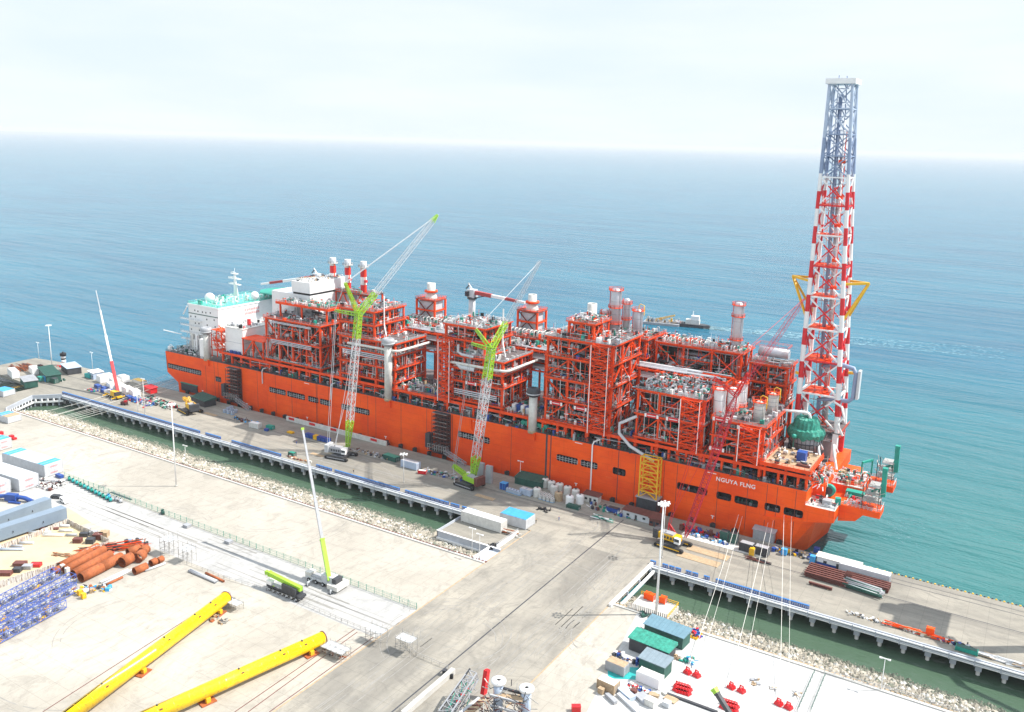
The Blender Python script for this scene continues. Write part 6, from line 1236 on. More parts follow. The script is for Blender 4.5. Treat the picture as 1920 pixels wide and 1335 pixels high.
# axis points measured at the height of the tube's middle
def tube_axis(p1, p2, r, label):
    a = tp(*p1, r); c = tp(*p2, r); a = Vector((a.x, a.y, Q)); c = Vector((c.x, c.y, Q)); 
    class _P: pass
    return a, c
def tube_at(p1, p2, r, label):
    global G
    a = tp(p1[0], p1[1], r); c = tp(p2[0], p2[1], r); g_ = G; G = lambda x, y=None, z=Q: Vector((x, y, Q)); t = tube_pile(((a.x, a.y), (c.x, c.y)), r, label); G = g_; return t
tube_at((60, 1395), (424, 1120), 1.95, 'farther of two huge yellow tubes lying in the yard, ending at a low scaffold'); tube_at((130, 1410), (606, 1196), 1.95, 'nearer of two huge yellow tubes lying at the lower edge')
pile_of(430, 1128, (5, 3, .8), 30, [DGREY, RUST, BLACK, OFFW], 'dark fittings at the end of the farther yellow tube', 'fittings', 'fitting_heap'); pile_of(630, 1225, (7, 4, 1), 40, [RUST, RUST, WOOD, DGREY, SCAF], 'rusty fittings under the end of the nearer yellow tube', 'fittings', 'fitting_heap'); pile_of(408, 1160, (9, 4, .7), 36, [RUST, SCAF, DGREY, WOOD], 'rusty saddle parts beside the farther yellow tube', 'fittings', 'fitting_heap')
b = MB(); 
for a, c in (((80, 1335), (430, 1110)), ((440, 1335), (665, 1180)), ((465, 1335), (670, 1185)), ((505, 1335), (700, 1195))): p, q_ = G(*a), G(*c); b.beam(p+Vector((0, 0, .02)), q_+Vector((0, 0, .02)), .25, BROWN, .05)
tag(b.build('yard_rail_track'), kind='structure')
# rusty pipes
def rpipe(p1, p2, r, label, m=RUST, wall=.12):
    a, c = G(*p1), G(*p2); o = a.copy(); u = Vector((0, 0, r)); b = MB(); n = 20; d = (c-a).normalized(); s_ = d.cross(Vector((0, 0, 1))); vs = []
    for p, rr in ((a, r-wall), (a, r), (c, r), (c, r-wall), (a, r-wall)):
        for i in range(n): q = 2*pi*i/n; vs.append(p+u+s_*rr*cos(q)+Vector((0, 0, rr*sin(q))))
    b.add(vs, [(j*n+i, j*n+(i+1) % n, (j+1)*n+(i+1) % n, (j+1)*n+i) for j in range(4) for i in range(n)], m, True); b.off = o; return tag(b.build('steel_pipe'), label, 'pipe', 'rusty steel pipes')
rp = [((152, 1092), (192, 1072), 1.7, 'nearest big rusty pipe of the front pair, left half'), ((192, 1072), (228, 1052), 1.7, 'rusty pipe joined end to end with the nearest front pipe'), ((138, 1084), (208, 1046), 1.5, 'second long rusty pipe from the front'), ((122, 1076), (196, 1036), 1.4, 'third long rusty pipe from the front, darker red'), ((112, 1068), (184, 1030), 1.3, 'rearmost long rusty pipe beside the pen wall'), ((98, 1078), (122, 1068), 1.2, 'short rusty pipe sticking out at the left end of the pile'),
      ((229, 1064), (247, 1054), 1.9, 'wide short rusty ring lying with its dark mouth to the lower left'), ((252, 1078), (275, 1068), 1.35, 'single short rusty pipe lying apart in front'), ((258, 1056), (268, 1048), 1.9, 'short wide rusty pipe at the right end of the pile'), ((240, 1044), (262, 1036), 1.6, 'rusty pipe behind the wide short ring'), ((266, 1043), (276, 1036), 1.6, 'short rusty pipe with a blue rim at the far right'), ((283, 1062), (293, 1057), 1.2, 'left of two small rusty pipe stubs at the right'), ((296, 1057), (305, 1052), 1.1, 'right of two small rusty pipe stubs at the right')]
for a, c, r, l_ in rp: rpipe(a, c, r, l_)
pile_of(210, 1030, (18, 5, 1.8), 80, [RUST, RUST, BROWN, RED, DGREY], 'rusty offcuts heaped behind the big pipes', 'steel offcuts', 'steel_offcut_heap', .9, long=True); pile_of(258, 1022, (9, 4, 2), 40, [NAVY, DGREY, RUST], 'dark blue cones and stubs at the far end of the pipe pile', 'steel offcuts', 'steel_offcut_heap'); pile_of(172, 1106, (12, 4, 1.4), 80, [RUST, WOOD, WHITE, YEL, DGREY, SKYB], 'mixed small steel and timber between the blue trusses and the pipes', 'site clutter', 'site_clutter', .8)
for i, (a, c, m_) in enumerate((((192, 1098), (252, 1068), LGREY), ((188, 1094), (240, 1070), WHITE), ((200, 1098), (230, 1084), RUST), ((272, 1072), (310, 1058), LGREY), ((354, 1072), (405, 1094), GREY), ((357, 1070), (408, 1092), LGREY), ((386, 1076), (420, 1092), RUST), ((270, 1062), (300, 1048), LGREY))): rpipe(a, c, .4, ['long pale pipe in front of the rusty pile, lower one', 'long pale pipe in front of the rusty pile, upper one', 'thin rusty pipe beside the long pale pipes', 'thin pale pipe right of the rusty pile', 'left grey pipe lying alone in the yard', 'grey pipe lying next to its twin alone in the yard', 'thin rusty pipe lying alone right of the grey pair', 'pale pipe under the small stubs'][i], m_, .06)
# blue lattice booms on yellow stands
for i, (a, c, w_) in enumerate((((-60, 1172), (108, 1082), 3.0), ((-60, 1196), (138, 1092), 3.0), ((-60, 1216), (140, 1110), 2.6), ((-60, 1236), (120, 1140), 2.6))):
    p, q_ = G(*a), G(*c); t = thing('truss_section', p, ['blue lattice truss nearest the pen wall', 'second blue lattice truss from the pen wall', 'third blue lattice truss from the pen wall', 'blue lattice truss nearest the open yard'][i], 'truss', 'blue lattice trusses'); b = MB(); u = Vector((0, 0, 1.9)); b.lattice(p+u, q_+u, w_, w_, TRUSSB, 16, .2, .11); b.build('lattice_frame', t, loc=p); b = MB()
    for k in range(9): m_ = p.lerp(q_, (k+.5)/9)+u; b = MB(); b.lathe(m_-Vector((0, 0, 1)), [(0, 0), (.7, .1), (.75, 1.4), (0, 1.6)], LGREY, 8); b.build('hanging_drum', t, loc=p)
    b = MB()
    for f_ in (.3, .75): m_ = p.lerp(q_, f_); b.obox(m_, (.8, w_*1.3, .5), .6, YEL)
    b.build('stand', t, loc=p)
for i, (px, py) in enumerate(((150, 1116), (157, 1122), (88, 1150), (12, 1188), (118, 1072), (127, 1078))): crate(px, py, (1.2, 1.2, 2.6 if i > 3 else 1.8), YEL if i < 4 else OFFW, ['yellow steel stand at the right end of the blue trusses, upper one', 'yellow steel stand at the right end of the blue trusses, lower one', 'yellow stand under the middle of the nearest blue truss', 'yellow stand under the left end of the nearest blue truss', 'white block at the mouth of the rusty pipes, left one', 'white block at the mouth of the rusty pipes, right one'][i], name='support_stand', cat='stand')
# pens with patched board walls
PATCH = bpy.data.materials.new('patched_boards'); PATCH.use_nodes = True; n = PATCH.node_tree.nodes; l = PATCH.node_tree.links; tc = n.new('ShaderNodeTexCoord'); mp = n.new('ShaderNodeMapping'); mp.inputs['Scale'].default_value = (1.3, 1.3, .12); l.new(tc.outputs['Object'], mp.inputs[0]); vo = n.new('ShaderNodeTexVoronoi'); l.new(mp.outputs[0], vo.inputs['Vector']); rp_ = n.new('ShaderNodeValToRGB'); rp_.color_ramp.interpolation = 'CONSTANT'; sp = n.new('ShaderNodeSeparateColor'); l.new(vo.outputs['Color'], sp.inputs[0]); l.new(sp.outputs[0], rp_.inputs[0]); e = rp_.color_ramp.elements; e[0].color = (.55, .53, .5, 1); e[1].position = .3; e[1].color = (.3, .2, .16, 1)
for p_, c_ in ((.45, (.62, .6, .56, 1)), (.65, (.42, .36, .3, 1)), (.8, (.6, .55, .45, 1)), (.93, (.12, .12, .14, 1))): q_ = e.new(p_); q_.color = c_
l.new(rp_.outputs[0], n['Principled BSDF'].inputs['Base Color'])
def boardwall(pts, h, label):
    pts = [G(*p) for p in pts]; b = MB(pts[0])
    for a, c in zip(pts, pts[1:]):
        k = max(1, int((c-a).length/.9))
        for i in range(k): p, q_ = a.lerp(c, i/k), a.lerp(c, (i+.93)/k); hh = h*R(.9, 1.08); b.beam(p+Vector((0, 0, hh/2)), q_+Vector((0, 0, hh/2)), R(.1, .3), PATCH, hh)
    return tag(b.build('pen_wall'), label, 'wall')
boardwall(((-20, 1040), (60, 1010), (128, 982)), 2.2, 'rear patched board wall of the sandy pen below the grey girders'); boardwall(((128, 982), (205, 1020)), 2.0, 'right end wall of the sandy pen'); boardwall(((-20, 1108), (95, 1072), (205, 1024)), 2.4, 'front patched board wall of the sandy pen beside the rusty pipes')
sheet('sand_floor', [tuple(G(*p)[:2]) for p in ((-20, 1108), (205, 1024), (150, 985), (172, 980), (128, 952), (-20, 975))], 6.012, SAND)
sheet('sand_track', [tuple(G(*p)[:2]) for p in ((0, 1330), (330, 1335), (470, 1140), (560, 1140), (440, 1100), (230, 1260))], 6.003, SAND) if False else None

for i, (px, py, L_, m, l_) in enumerate(((75, 1000, 8, LGREY, 'longest pale pipe along the rear pen wall'), (92, 993, 7, BROWN, 'brown pipe beside the pale ones at the rear pen wall'), (100, 1005, 7.5, WHITE, 'white pipe on the sand below the brown pipe'), (118, 988, 5, LGREY, 'pale short pipe near the rear pen corner, upper'), (124, 997, 5, OFFW, 'pale short pipe near the rear pen corner, lower'), (134, 1005, 4, GREY, 'grey short pipe in the pen corner'), (50, 1020, 5, LGREY, 'pale pipe near the left part of the rear pen wall'), (20, 1032, 9, PBLUE, 'pale blue pipe at the left end of the rear pen wall'), (32, 1026, 4, GREY, 'dark grey pipe near the left end of the rear pen wall'))):
    d_ = Vector((cos(.62), sin(.62), 0)); o = G(px, py); b = MB(o); b.cyl(o-d_*L_/2+Vector((0, 0, .5)), o+d_*L_/2+Vector((0, 0, .5)), .5, m, 12); tag(b.build('stored_pipe'), l_, 'pipe')
for px, py, sz, m, l_ in ((146, 1017, (3, 2, 1.6), BROWN, 'brown crate at the front of the pen corner'), (158, 1006, (3, 1.6, 1.5), DGREY, 'dark block in the middle of the pen corner'), (170, 1018, (2.8, 2.4, 1.8), DGREY, 'dark crate nearest the front pen wall'), (176, 1003, (2.6, 1.8, 1.5), GREY, 'grey block by the right pen wall'), (184, 1010, (3, 2.6, 2), BROWN, 'left of two tall brown crates by the right pen wall'), (196, 1006, (3, 2.6, 2), WOOD, 'right of two tall brown crates by the right pen wall'), (164, 996, (2.2, 1.4, 1.2), GREY, 'small grey block at the back of the pen corner'), (38, 1060, (4, 2.4, 1.2), BROWN, 'brown frame load on the sand in the middle of the pen'), (52, 1066, (3, 2, 1.3), GREY, 'grey block on the sand in front of the brown frame load'), (68, 1062, (3.4, 2, 1.2), PRED, 'dark red load on the sand right of the grey block'), (33, 1072, (2.6, 2, 1.4), DGREY, 'dark block on the sand nearest the front wall'), (8, 1078, (5, 2.2, 1.2), BROWN, 'brown load at the left edge of the pen')): crate(px, py, sz, m, l_, .6, 'stored_block', 'block')
pile_of(118, 1042, (6, 1.8, .8), 24, [RUST, WOOD], 'small rusty heap beside the front pen wall', 'scrap', 'scrap_heap', .4, long=True)
# box girders
def girder(p1, p2, w_, h, label):
    a, c = G(*p1), G(*p2); t = thing('box_girder', a, label, 'girder', 'grey box girders'); u = Vector((0, 0, h/2+.9)); b = MB(); b.beam(a+u, c+u, w_, BLUEG, h); b.build('girder_body', t, loc=a); b = MB(); 
    for f_ in (.25, .6, .92): p = a.lerp(c, f_); b.obox(p, (.8, w_*.8, .88), atan2((c-a).y, (c-a).x), RUST)
    b.build('support_block', t, loc=a); b = MB()
    for f_ in (.45, .75): p = a.lerp(c, f_); s_ = (c-a).normalized().cross(Vector((0, 0, 1))); b.beam(p+u+s_*(w_/2+.02), p+u+s_*(w_/2+.3)-Vector((0, 0, .6)), .2, BLACK)
    b.build('lifting_lug', t, loc=a)
girder((-70, 1037), (122, 974), 4.2, 4.6, 'nearer of the two huge blue grey box girders at the left edge'); girder((-60, 1010), (92, 955), 4.0, 4.2, 'farther of the two huge blue grey box girders at the left edge')
o = G(20, 938); t = thing('crane_hook_block', o, 'blue folded machine frame lying behind the grey girders', 'machine frame'); b = MB(); b.tube([o+Vector((-7, -3, 1)), o+Vector((0, 0, 2.0)), o+Vector((6, 2.5, 1.6)), o+Vector((10, 3.5, .6))], .9, BLUE, 6); b.obox(o+Vector((1, 0, .4)), (5, 2.4, 2.6), .4, BLUE); b.beam(o+Vector((2, -2, .5)), o+Vector((7, 0, .5)), .6, BLUE); b.build('frame', t, loc=o)
# white and blue stacked containers
def big_box(px, py, L, W, H, label, st, rz=.06): return container(px, py, L, W, H, rz, LGREY, LGREY, label, 'stacked_container', stripes=st, group='white stacked containers with blue roof ends', text_m=RT_)
big_box(62, 878, 30, 8.5, 5.6, 'long double stacked white container with sky blue roof ends', [(.02, .09), (.10, .17), (.83, .9), (.91, .98)]); big_box(20, 905, 26, 8.5, 5.6, 'white container block in the middle of the left edge group', [(.0, .01)]); big_box(-25, 920, 20, 8.5, 5.6, 'nearest white container block at the left edge', [(.0, .01)]); big_box(-8, 838, 14, 7, 5, 'small white container with sky blue roof at the far end of the left edge group', [(.5, .72), (.75, .97)])
container(16, 788, 11, 7, 3.4, .05, LGREY, WOOD, 'low pale blue cabin with a blue stripe at the left end of the rocks', 'site_cabin', [(.05, .3), (.35, .5)], cat='cabin'); container(8, 740, 9, 7, 3.4, .1, LGREY, SKYB, 'blue roofed cabin at the left edge beside the link', 'site_cabin', [(.1, .9)], cat='cabin')
pile_of(70, 905, (26, 9, 1.2), 190, [WHITE, OFFW, GREY, BROWN, DGREY, BLACK], 'pale and dark rubble spread in front of the white container blocks', 'rubble', 'rubble_heap', .2)
def car(px, py, rz, m, label, van=False):
    o = G(px, py); t = thing('parked_car', o, label, 'van' if van else 'car', None, rz); b = MB(); L, W, H = (4.8, 1.9, 2.0) if van else (4.7, 1.85, 1.45)
    pr = [(-L/2, .35), (L/2, .35), (L/2, .85), (L/2-.15, 1.0), (L*.27, 1.05), (L*.13, H), (-L*.42, H), (-L/2+.05, 1.05)] if not van else [(-L/2, .35), (L/2, .35), (L/2, .95), (L*.38, 1.15), (L*.28, H), (-L/2+.1, H), (-L/2, 1.1)]
    n_ = len(pr); vs = [(x, -W/2, z) for x, z in pr]+[(x, W/2, z) for x, z in pr]; b.add(vs, [tuple(range(n_)), tuple(range(2*n_-1, n_-1, -1))]+[(i, n_+i, n_+(i+1) % n_, (i+1) % n_) for i in range(n_)], m); b.build('body', t, loc=(0, 0, 0))
    b = MB(); z0, z1 = 1.08, H-.12
    for k in (-1, 1): b.box((-L*.38, k*W/2-.02, z0), (-L*.1, k*W/2+.02, z1), GLASS); b.box((-L*.07, k*W/2-.02, z0), (L*.1, k*W/2+.02, z1), GLASS)
    b.beam((L*.215, 0, (z0+z1)/2), (L*.16, 0, (z0+z1)/2+.1), W*.85, GLASS, .5); b.build('window', t, loc=(0, 0, 0))
    for x in (-L*.3, L*.3):
        for k in (-1, 1): b = MB(); b.cyl((x, k*W/2-.1*k, .34), (x, k*W/2+.04*k, .34), .34, RUBBER, 12); b.build('wheel', t, loc=(0, 0, 0))
    return t
car(121, 942, -.15, WHITE, 'white van parked at the end of the grey girders', True); car(107, 934, .45, DGREY, 'dark grey car parked behind the white van'); 
# pump row along the fence
def pump(px, py, label, m=CYAN):
    o = G(px, py); t = thing('pump_set', o, label, 'pump', 'teal pump sets along the fence', -.5); b = MB(); b.obox((0, 0, .1), (2.8, 1.3, .25), 0, DGREY); b.cyl((-1, 0, 1.0), (.5, 0, 1.0), .55, m, 10); b.build('motor', t, loc=(0, 0, 0)); b = MB(); b.lathe((1.0, 0, .35), [(0, 0), (.65, 0), (.65, 1.0), (.3, 1.3), (0, 1.3)], m, 10); b.tube([(1, 0, 1.4), (1, 0, 2), (1.4, .3, 2.2)], .2, DGREEN, 6); b.build('pump_head', t, loc=(0, 0, 0)); return t
for i in range(12): pump(130+i*7.0, 900+i*3.55, ORD[i]+' teal pump set from the containers in the row along the fence', CYAN if i % 3 else TEAL)
pump(204, 933, 'pump set with bright blue parts near the right end of the row', SKYB); pump(218, 938, 'first grey blue pump set right of the row', GREY); pump(226, 941, 'last grey pump set at the right end of the row', LGREY); pump(305, 963, 'single dark teal pump set standing alone by the fence', DGREEN); crate(112, 895, (4, 1.6, 1.3), BLUE, 'blue machine lying at the container corner at the head of the pump row')
for i, (px, py) in enumerate(((351, 988), (429, 1018))): crate(px, py, (2.6, 2, 1), GREY, ('left' if i == 0 else 'right')+' of two grey crates by the green fence')
b = MB(); b.box((-7, -.5, 0), (7, .5, .1), DGREY); ob = b.build('drain_grating', loc=(0, 0, 0)); ob.location = G(227, 930)+Vector((0, 0, .02)); ob.rotation_euler.z = -.0; tag(ob, 'dark flat strip lying behind the fence near the pump row', 'grating')
for i, (px, py) in enumerate(((22, 822), (27, 824), (2, 815), (0, 832))): crate(px, py, (2, 1.6, 1.6 if i != 1 else .9), PRED, ['red block on the pale yard near the left edge', 'small low red block right of the taller red block', 'red block at the left edge of the picture, upper', 'red block at the left edge of the picture, lower'][i], name='red_weight', cat='weight')
# ================================================================ LEFT END OF THE QUAY
hut(93, 707, 26, 8, 4, -.35, DGREEN, DGREEN, 'long dark green roofed store on the left quay', 'store', 'storage_shed', slope=.3, win=False); hut(55, 722, 14, 7, 4, -.35, DGREEN, GREY, 'smaller green store with a pale roof beside the second basin', 'store', 'storage_shed', slope=.3)
hut(134, 697, 15, 8, 4, -.3, DGREY, PBLUE, 'open sided store with a pale grey roof near the sea edge', 'store', 'open_store', slope=.3, win=False); hut(180, 708, 8, 6, 4, -.2, PBLUE, WHITE, 'small pale grey hut with white roof by the sea edge', slope=.2)
for i, (px, py) in enumerate(((192, 716), (204, 713), (216, 722), (232, 716), (226, 732), (240, 738), (253, 743), (211, 730))): container(px, py, 6.5, 4.2, 4, -.2+R(-.1, .1), WHITE, OFFW, ['white cabin nearest the small pale hut', 'white cabin behind, second from the hut', 'white cabin left of the red boom foot', 'large white cabin at the sea edge behind the red boom', 'white cabin just right of the red boom', 'white cabin fifth along the sea edge, right of the crane', 'last white cabin beside the red shed', 'white cabin in front, half hidden by the red boom'][i], 'site_cabin', cat='cabin', group='white cabins on the left quay', rib=False)
for i, (px, py) in enumerate(((184, 727), (197, 731), (209, 737), (243, 748), (254, 752), (196, 736))): container(px, py, 5, 2.4, 1.8, -.2, BLUE, BLUE, 'blue skip in the row below the white cabins', 'waste_skip', cat='skip', group='blue skips below the white cabins')
hut(283, 735, 8, 4, 3, -.2, PRED, PRED, 'small red shed right of the white cabins', 'shed', 'storage_shed', win=False); container(262, 718, 9, 4, 2, -.1, OFFW, YEL, 'low box with a yellow top at the sea edge near the mooring ropes', 'storage_box', cat='box', rib=False)
container(88, 714, 5, 3, 2.8, -.3, SKYB, SKYB, 'bright blue box in front of the long green store', 'storage_box', cat='box'); container(77, 714, 4, 3, 2.6, -.3, TEAL, TEAL, 'teal box at the end of the small green store', 'storage_box', cat='box'); container(103, 718, 4, 3, 3, 0, DGREEN, DGREY, 'dark machine box standing alone on the left quay', 'machine_box', cat='machine', rib=False); container(168, 708, 5, 3, 2.6, 0, CYAN, CYAN, 'bright turquoise covered load near the sea edge', 'covered_load', cat='covered load', rib=False)
container(26, 706, 12, 4, 4.5, -.3, WHITE, OFFW, 'white cabin behind the small green store', 'site_cabin', cat='cabin'); container(65, 700, 9, 4, 4, -.3, WHITE, WHITE, 'white cabin with rounded top left of the long green store', 'site_cabin', cat='cabin', rib=False)
pile_of(35, 693, (14, 5, 2.6), 70, [RUST, RUST, BROWN], 'rusty steel frames stacked at the far left of the quay', 'steel frames', 'steel_frame_heap', -.1, long=True); pile_of(53, 690, (10, 4, 2.4), 50, [RUST, BROWN], 'second rusty steel stack left of the grey board', 'steel frames', 'steel_frame_heap', -.1, long=True); pile_of(78, 689, (7, 2, 2), 30, [BROWN, DGREY], 'small dark brown posts standing near the quay tip', 'posts', 'post_heap')
pile_of(260, 752, (28, 7, 1.4), 150, [DGREY, BLUE, SKYB, OFFW, GREY, PRED], 'mixed boxes and gear spread between the cabins and the stern', 'site clutter', 'site_clutter', -.2); pile_of(300, 756, (30, 8, 1.4), 160, [DGREY, GREY, BLACK, PRED, GREEN, OFFW], 'dark gear and nets spread under the stern', 'site clutter', 'site_clutter', -.15); pile_of(174, 733, (8, 3, 1.2), 30, [PRED, TEAL, BLUE, WHITE], 'small coloured gear heap on the open left quay', 'site clutter', 'site_clutter'); pile_of(105, 712, (14, 4, 1.6), 60, [DGREEN, OFFW, GREEN, GREY], 'green and pale gear below the open sided store', 'site clutter', 'site_clutter')
o = G(233, 759); t = thing('forklift', o, 'small red forklift on the open quay right of the red and white crane', 'forklift', None, .2); b = MB(); b.obox((0, 0, .5), (3.6, 1.8, 1.3), 0, BROWN); b.obox((1.2, 0, 1.8), (1.4, 1.6, .9), 0, PRED); b.box((-.9, -.8, 3), (.9, .8, 3.1), DGREY); [b.beam((x, y, 1.7), (x, y, 3.05), .1, DGREY) for x in (-.8, .8) for y in (-.7, .7)]; b.build('body', t, loc=(0, 0, 0)); b = MB(); [b.beam((2, y, .2), (2, y, 3.6), .18, DGREY) for y in (-.5, .5)]; [b.beam((2, y, .3), (3.3, y, .3), .16, DGREY) for y in (-.4, .4)]; b.build('mast', t, loc=(0, 0, 0)); [(lambda b: (b.cyl((x, k*.9-.15, .5), (x, k*.9+.15, .5), .5, RUBBER, 12), b.build('wheel', t, loc=(0, 0, 0))))(MB()) for x in (-1.2, 1.3) for k in (-1, 1)]
o = G(120, 685); t = thing('beacon_tower', o, 'small black and white banded beacon tower at the sea edge', 'beacon'); b = MB(); z = 0
for m_, h in ((BLACK, 1.6), (WHITE, 2.2), (BLACK, 1.0), (WHITE, 1.6)): b.cyl(o+Vector((0, 0, z)), o+Vector((0, 0, z+h)), 1.4, m_, 12); z += h
b.build('tower_body', t, loc=o); b = MB(); b.cyl(o+Vector((0, 0, z)), o+Vector((0, 0, z+1.8)), 1.9, BLACK, 12); b.cyl(o+Vector((0, 0, z+1.8)), o+Vector((0, 0, z+2.8)), .5, DGREY, 8); b.build('lantern', t, loc=o)
pile_of(112, 688, (4, 1.6, 1.2), 12, [PRED], 'small red gear beside the banded beacon', 'gear', 'red_gear_heap')
fence_line(((0, 735), (55, 724)), 'yellow railing along the edge of the second basin', 1.2, YEL)
# ================================================================ RIGHT YARD
b = MB(); b.prism([(-101.5, 243.9), (-88, 243.9), (-88, 254), (-101.5, 254)], 4.6, 6.3, CWALL); b.rails([(-101.5, 254, 6.3), (-88.1, 254, 6.3), (-88.1, 244, 6.3)], 1.2, YEL, 1.5, .14)
for i in range(20): x = -101.5+i*.69; b.box((x, 243.6, 6.3), (x+.4, 243.75, 8.2), PATCH)
tag(b.build('mast_platform'), kind='structure')
for i, (px, py) in enumerate(((1214, 1122), (1221, 1125), (1243, 1130))): container(G(px, py, 6.3), None, 1.8, 1.8, 2.2, 0, ORANGE, ORANGE, ['leftmost orange box beside the tall mast', 'second orange box beside the tall mast', 'orange box right of the tall mast'][i], 'orange_box', cat='box', rib=False) 
b = MB(); b.box((-.5, 0, 0), (.5, 35.5, .9), WHITE); b.box((1.2, 0, -1.8), (2, 35.5, -1.0), WHITE); [b.box((.5, y, -1.9), (1.2, y+.3, .2), CSHD) for y in (2, 12, 22, 32)]; ob = b.build('channel_parapet', loc=(0, 0, 0)); ob.location = (XC+.6, 241, 6.02); tag(ob, 'white pipe parapet along the causeway edge of the right channel', 'parapet')
hut(1250, 1198, 13, 5.4, 4, -.08, DGREEN, mat('slate_blue_roof', (.13, .24, .30), .6, var=.15), 'long shed with a slate blue roof nearest the rocks', 'shed', 'storage_shed', slope=.6, win=False); hut(1222, 1225, 13, 5, 4, -.08, DGREY, TARP, 'long shed roofed with a torn green tarpaulin', 'shed', 'storage_shed', slope=.8, win=False); hut(1228, 1258, 8, 5, 4, -.08, DGREEN, mat('slate_grey_roof', (.20, .26, .30), .6, var=.15), 'shorter shed with a slate grey roof behind the white container', 'shed', 'storage_shed', slope=.5, win=False)
container(1218, 1281, 7, 3, 3.2, -.08, WHITE, OFFW, 'white container with small gear leaning on it in the right yard'); container(1157, 1258, 6, 3.2, 3, -.08, GREY, WOOD, 'grey container with a cream top standing on a turquoise sheet'); container(1140, 1292, 5.4, 3, 2.8, -.1, WOOD, OFFW, 'large timber crate with a pale lid in the right yard', 'timber_crate', cat='crate')
b = MB(); b.box((-5, -3, 0), (5, 3, .05), CYAN); ob = b.build('ground_sheet', loc=(0, 0, 0)); ob.location = G(1172, 1262)+Vector((0, 0, .02)); ob.rotation_euler.z = .5; tag(ob, 'turquoise ground sheet under the grey container', 'ground sheet')
pile_of(1185, 1240, (12, 1.8, 1.6), 50, [BLUE, BLUE, WHITE, DGREY, BROWN], 'dark blue drums between the grey container and the sheds', 'drums', 'drum_heap'); pile_of(1205, 1295, (9, 1.6, 1), 36, [PRED, BLUE, WHITE, OFFW], 'red and blue gear in front of the white container', 'gear', 'gear_heap'); 
for px, py, sz, m, rz, l_ in ((1127, 1300, (1.6, 1.2, 1.6), WOOD, -.1, 'small timber box at the foot of the large timber crate'), (1146, 1313, (4.2, 1.1, .9), GREY, -.5, 'grey steel block in front of the large timber crate'), (1172, 1303, (6.5, 2.2, 1.2), PBLUE, -.45, 'pale blue steel section lying below the white container'), (1188, 1299, (1.6, 1.4, 1), BROWN, 0, 'small brown box behind the pale blue steel section'), (1178, 1321, (9, 1.2, .8), LGREY, -.5, 'long pale steel section at the lower edge'), (1206, 1312, (4, 3, .9), GREY, -.5, 'dark grey stepped steel piece beside the pale crates'), (1220, 1322, (2.8, 2.2, 1.9), OFFW, -.1, 'pale crate at the lower edge, left of two'), (1250, 1324, (2, 1.7, 1.4), LGREY, -.1, 'grey boxed crate at the lower edge, right of two'), (1226, 1306, (2.6, 1.6, .8), WOOD, .3, 'low timber pallet load above the pale crates'), (1258, 1312, (3.4, 2.4, .3), WOOD, -.2, 'flat timber board lying right of the pale crates'), (1243, 1300, (2.4, .8, .6), OFFW, -.3, 'short pale beam below the white container')): crate(px, py, sz, m, l_, rz, 'stored_block', 'block')
b = MB(); p, q_ = G(1240, 1298), G(1345, 1337); b.off = p; b.beam(p+Vector((0, 0, .25)), q_+Vector((0, 0, .25)), .8, DGREY, .5); tag(b.build('cable_trough'), 'dark long trough lying below the red blocks at the lower edge', 'trough')
b = MB()
for i in range(9):
    for j in range(5): b.beam((i*.8, j*.9, .3), (i*.8+.5, j*.9+.3, .5), .3, YEL)
b.box((-.2, -.2, 0), (7, 4.4, .25), YEL); ob = b.build('yellow_frame_stack', loc=(0, 0, 0)); ob.location = G(1268, 1185); ob.rotation_euler.z = -.1; tag(ob, 'bright yellow frames stacked at the kerb beside the slate roofed shed', 'frames')
pile_of(1304, 1190, (4, 3, 1.6), 30, [BLUE, SKYB, PRED, GREY], 'blue and red gear beside the yellow frames', 'gear', 'gear_heap'); pile_of(1218, 1158, (6, 1.6, 1.2), 30, [DGREY, DGREEN, GREY], 'dark gear at the foot of the mast platform', 'gear', 'gear_heap'); pile_of(1283, 1238, (6, 2, 1.8), 30, [BLUE, WHITE, WOOD, SKYB, TEAL], 'blue and white panels leaning at the shed ends', 'panels', 'panel_heap')
def weight(px, py, label, s=1.0):
    o = G(px, py); t = thing('red_anchor_block', o, label, 'anchor block', 'red anchor blocks in the right yard', -.3); b = MB(); b.obox((0, 0, 0), (2.2*s, 1.8*s, .9*s), 0, PRED, .8); b.build('base', t, loc=(0, 0, 0)); b = MB(); b.tube([(-.6*s, 0, .9*s), (-.5*s, 0, 1.8*s), (.5*s, 0, 1.8*s), (.6*s, 0, .9*s)], .22*s, PRED, 6); b.build('lug', t, loc=(0, 0, 0)); return t
for px, py, l_ in ((1289, 1262, 'left red block of the upper pair right of the sheds'), (1306, 1268, 'right red block of the upper pair right of the sheds'), (1371, 1290, 'left red block of the middle pair'), (1390, 1297, 'right red block of the middle pair'), (1460, 1321, 'left red block of the rightmost pair'), (1478, 1328, 'right red block of the rightmost pair')): weight(px, py, l_)
for i in range(10): weight(1270+(i % 5)*5.2-(i//5)*2, 1288+(i//5)*7+(i % 5)*1.6, 'red block in the tight cluster right of the white container', .9)
for i in range(10): weight(1358+(i % 5)*5.2-(i//5)*2, 1320+(i//5)*7+(i % 5)*1.6, 'red block in the tight cluster at the lower edge beside the crane boom tip', .9)
for i, (px, py) in enumerate(((1417, 1275), (1450, 1291), (1492, 1300), (1418, 1283))): pile_of(px, py, (1.8, 1.4, .6), 10, [GREY, WOOD, OFFW], ['small grey heap between the middle red pair and the railing, upper', 'small grey heap below the first one in the white yard', 'small grey heap left of the two railings', 'small grey heap directly under the upper heap'][i], 'rubble', 'small_rubble_heap')
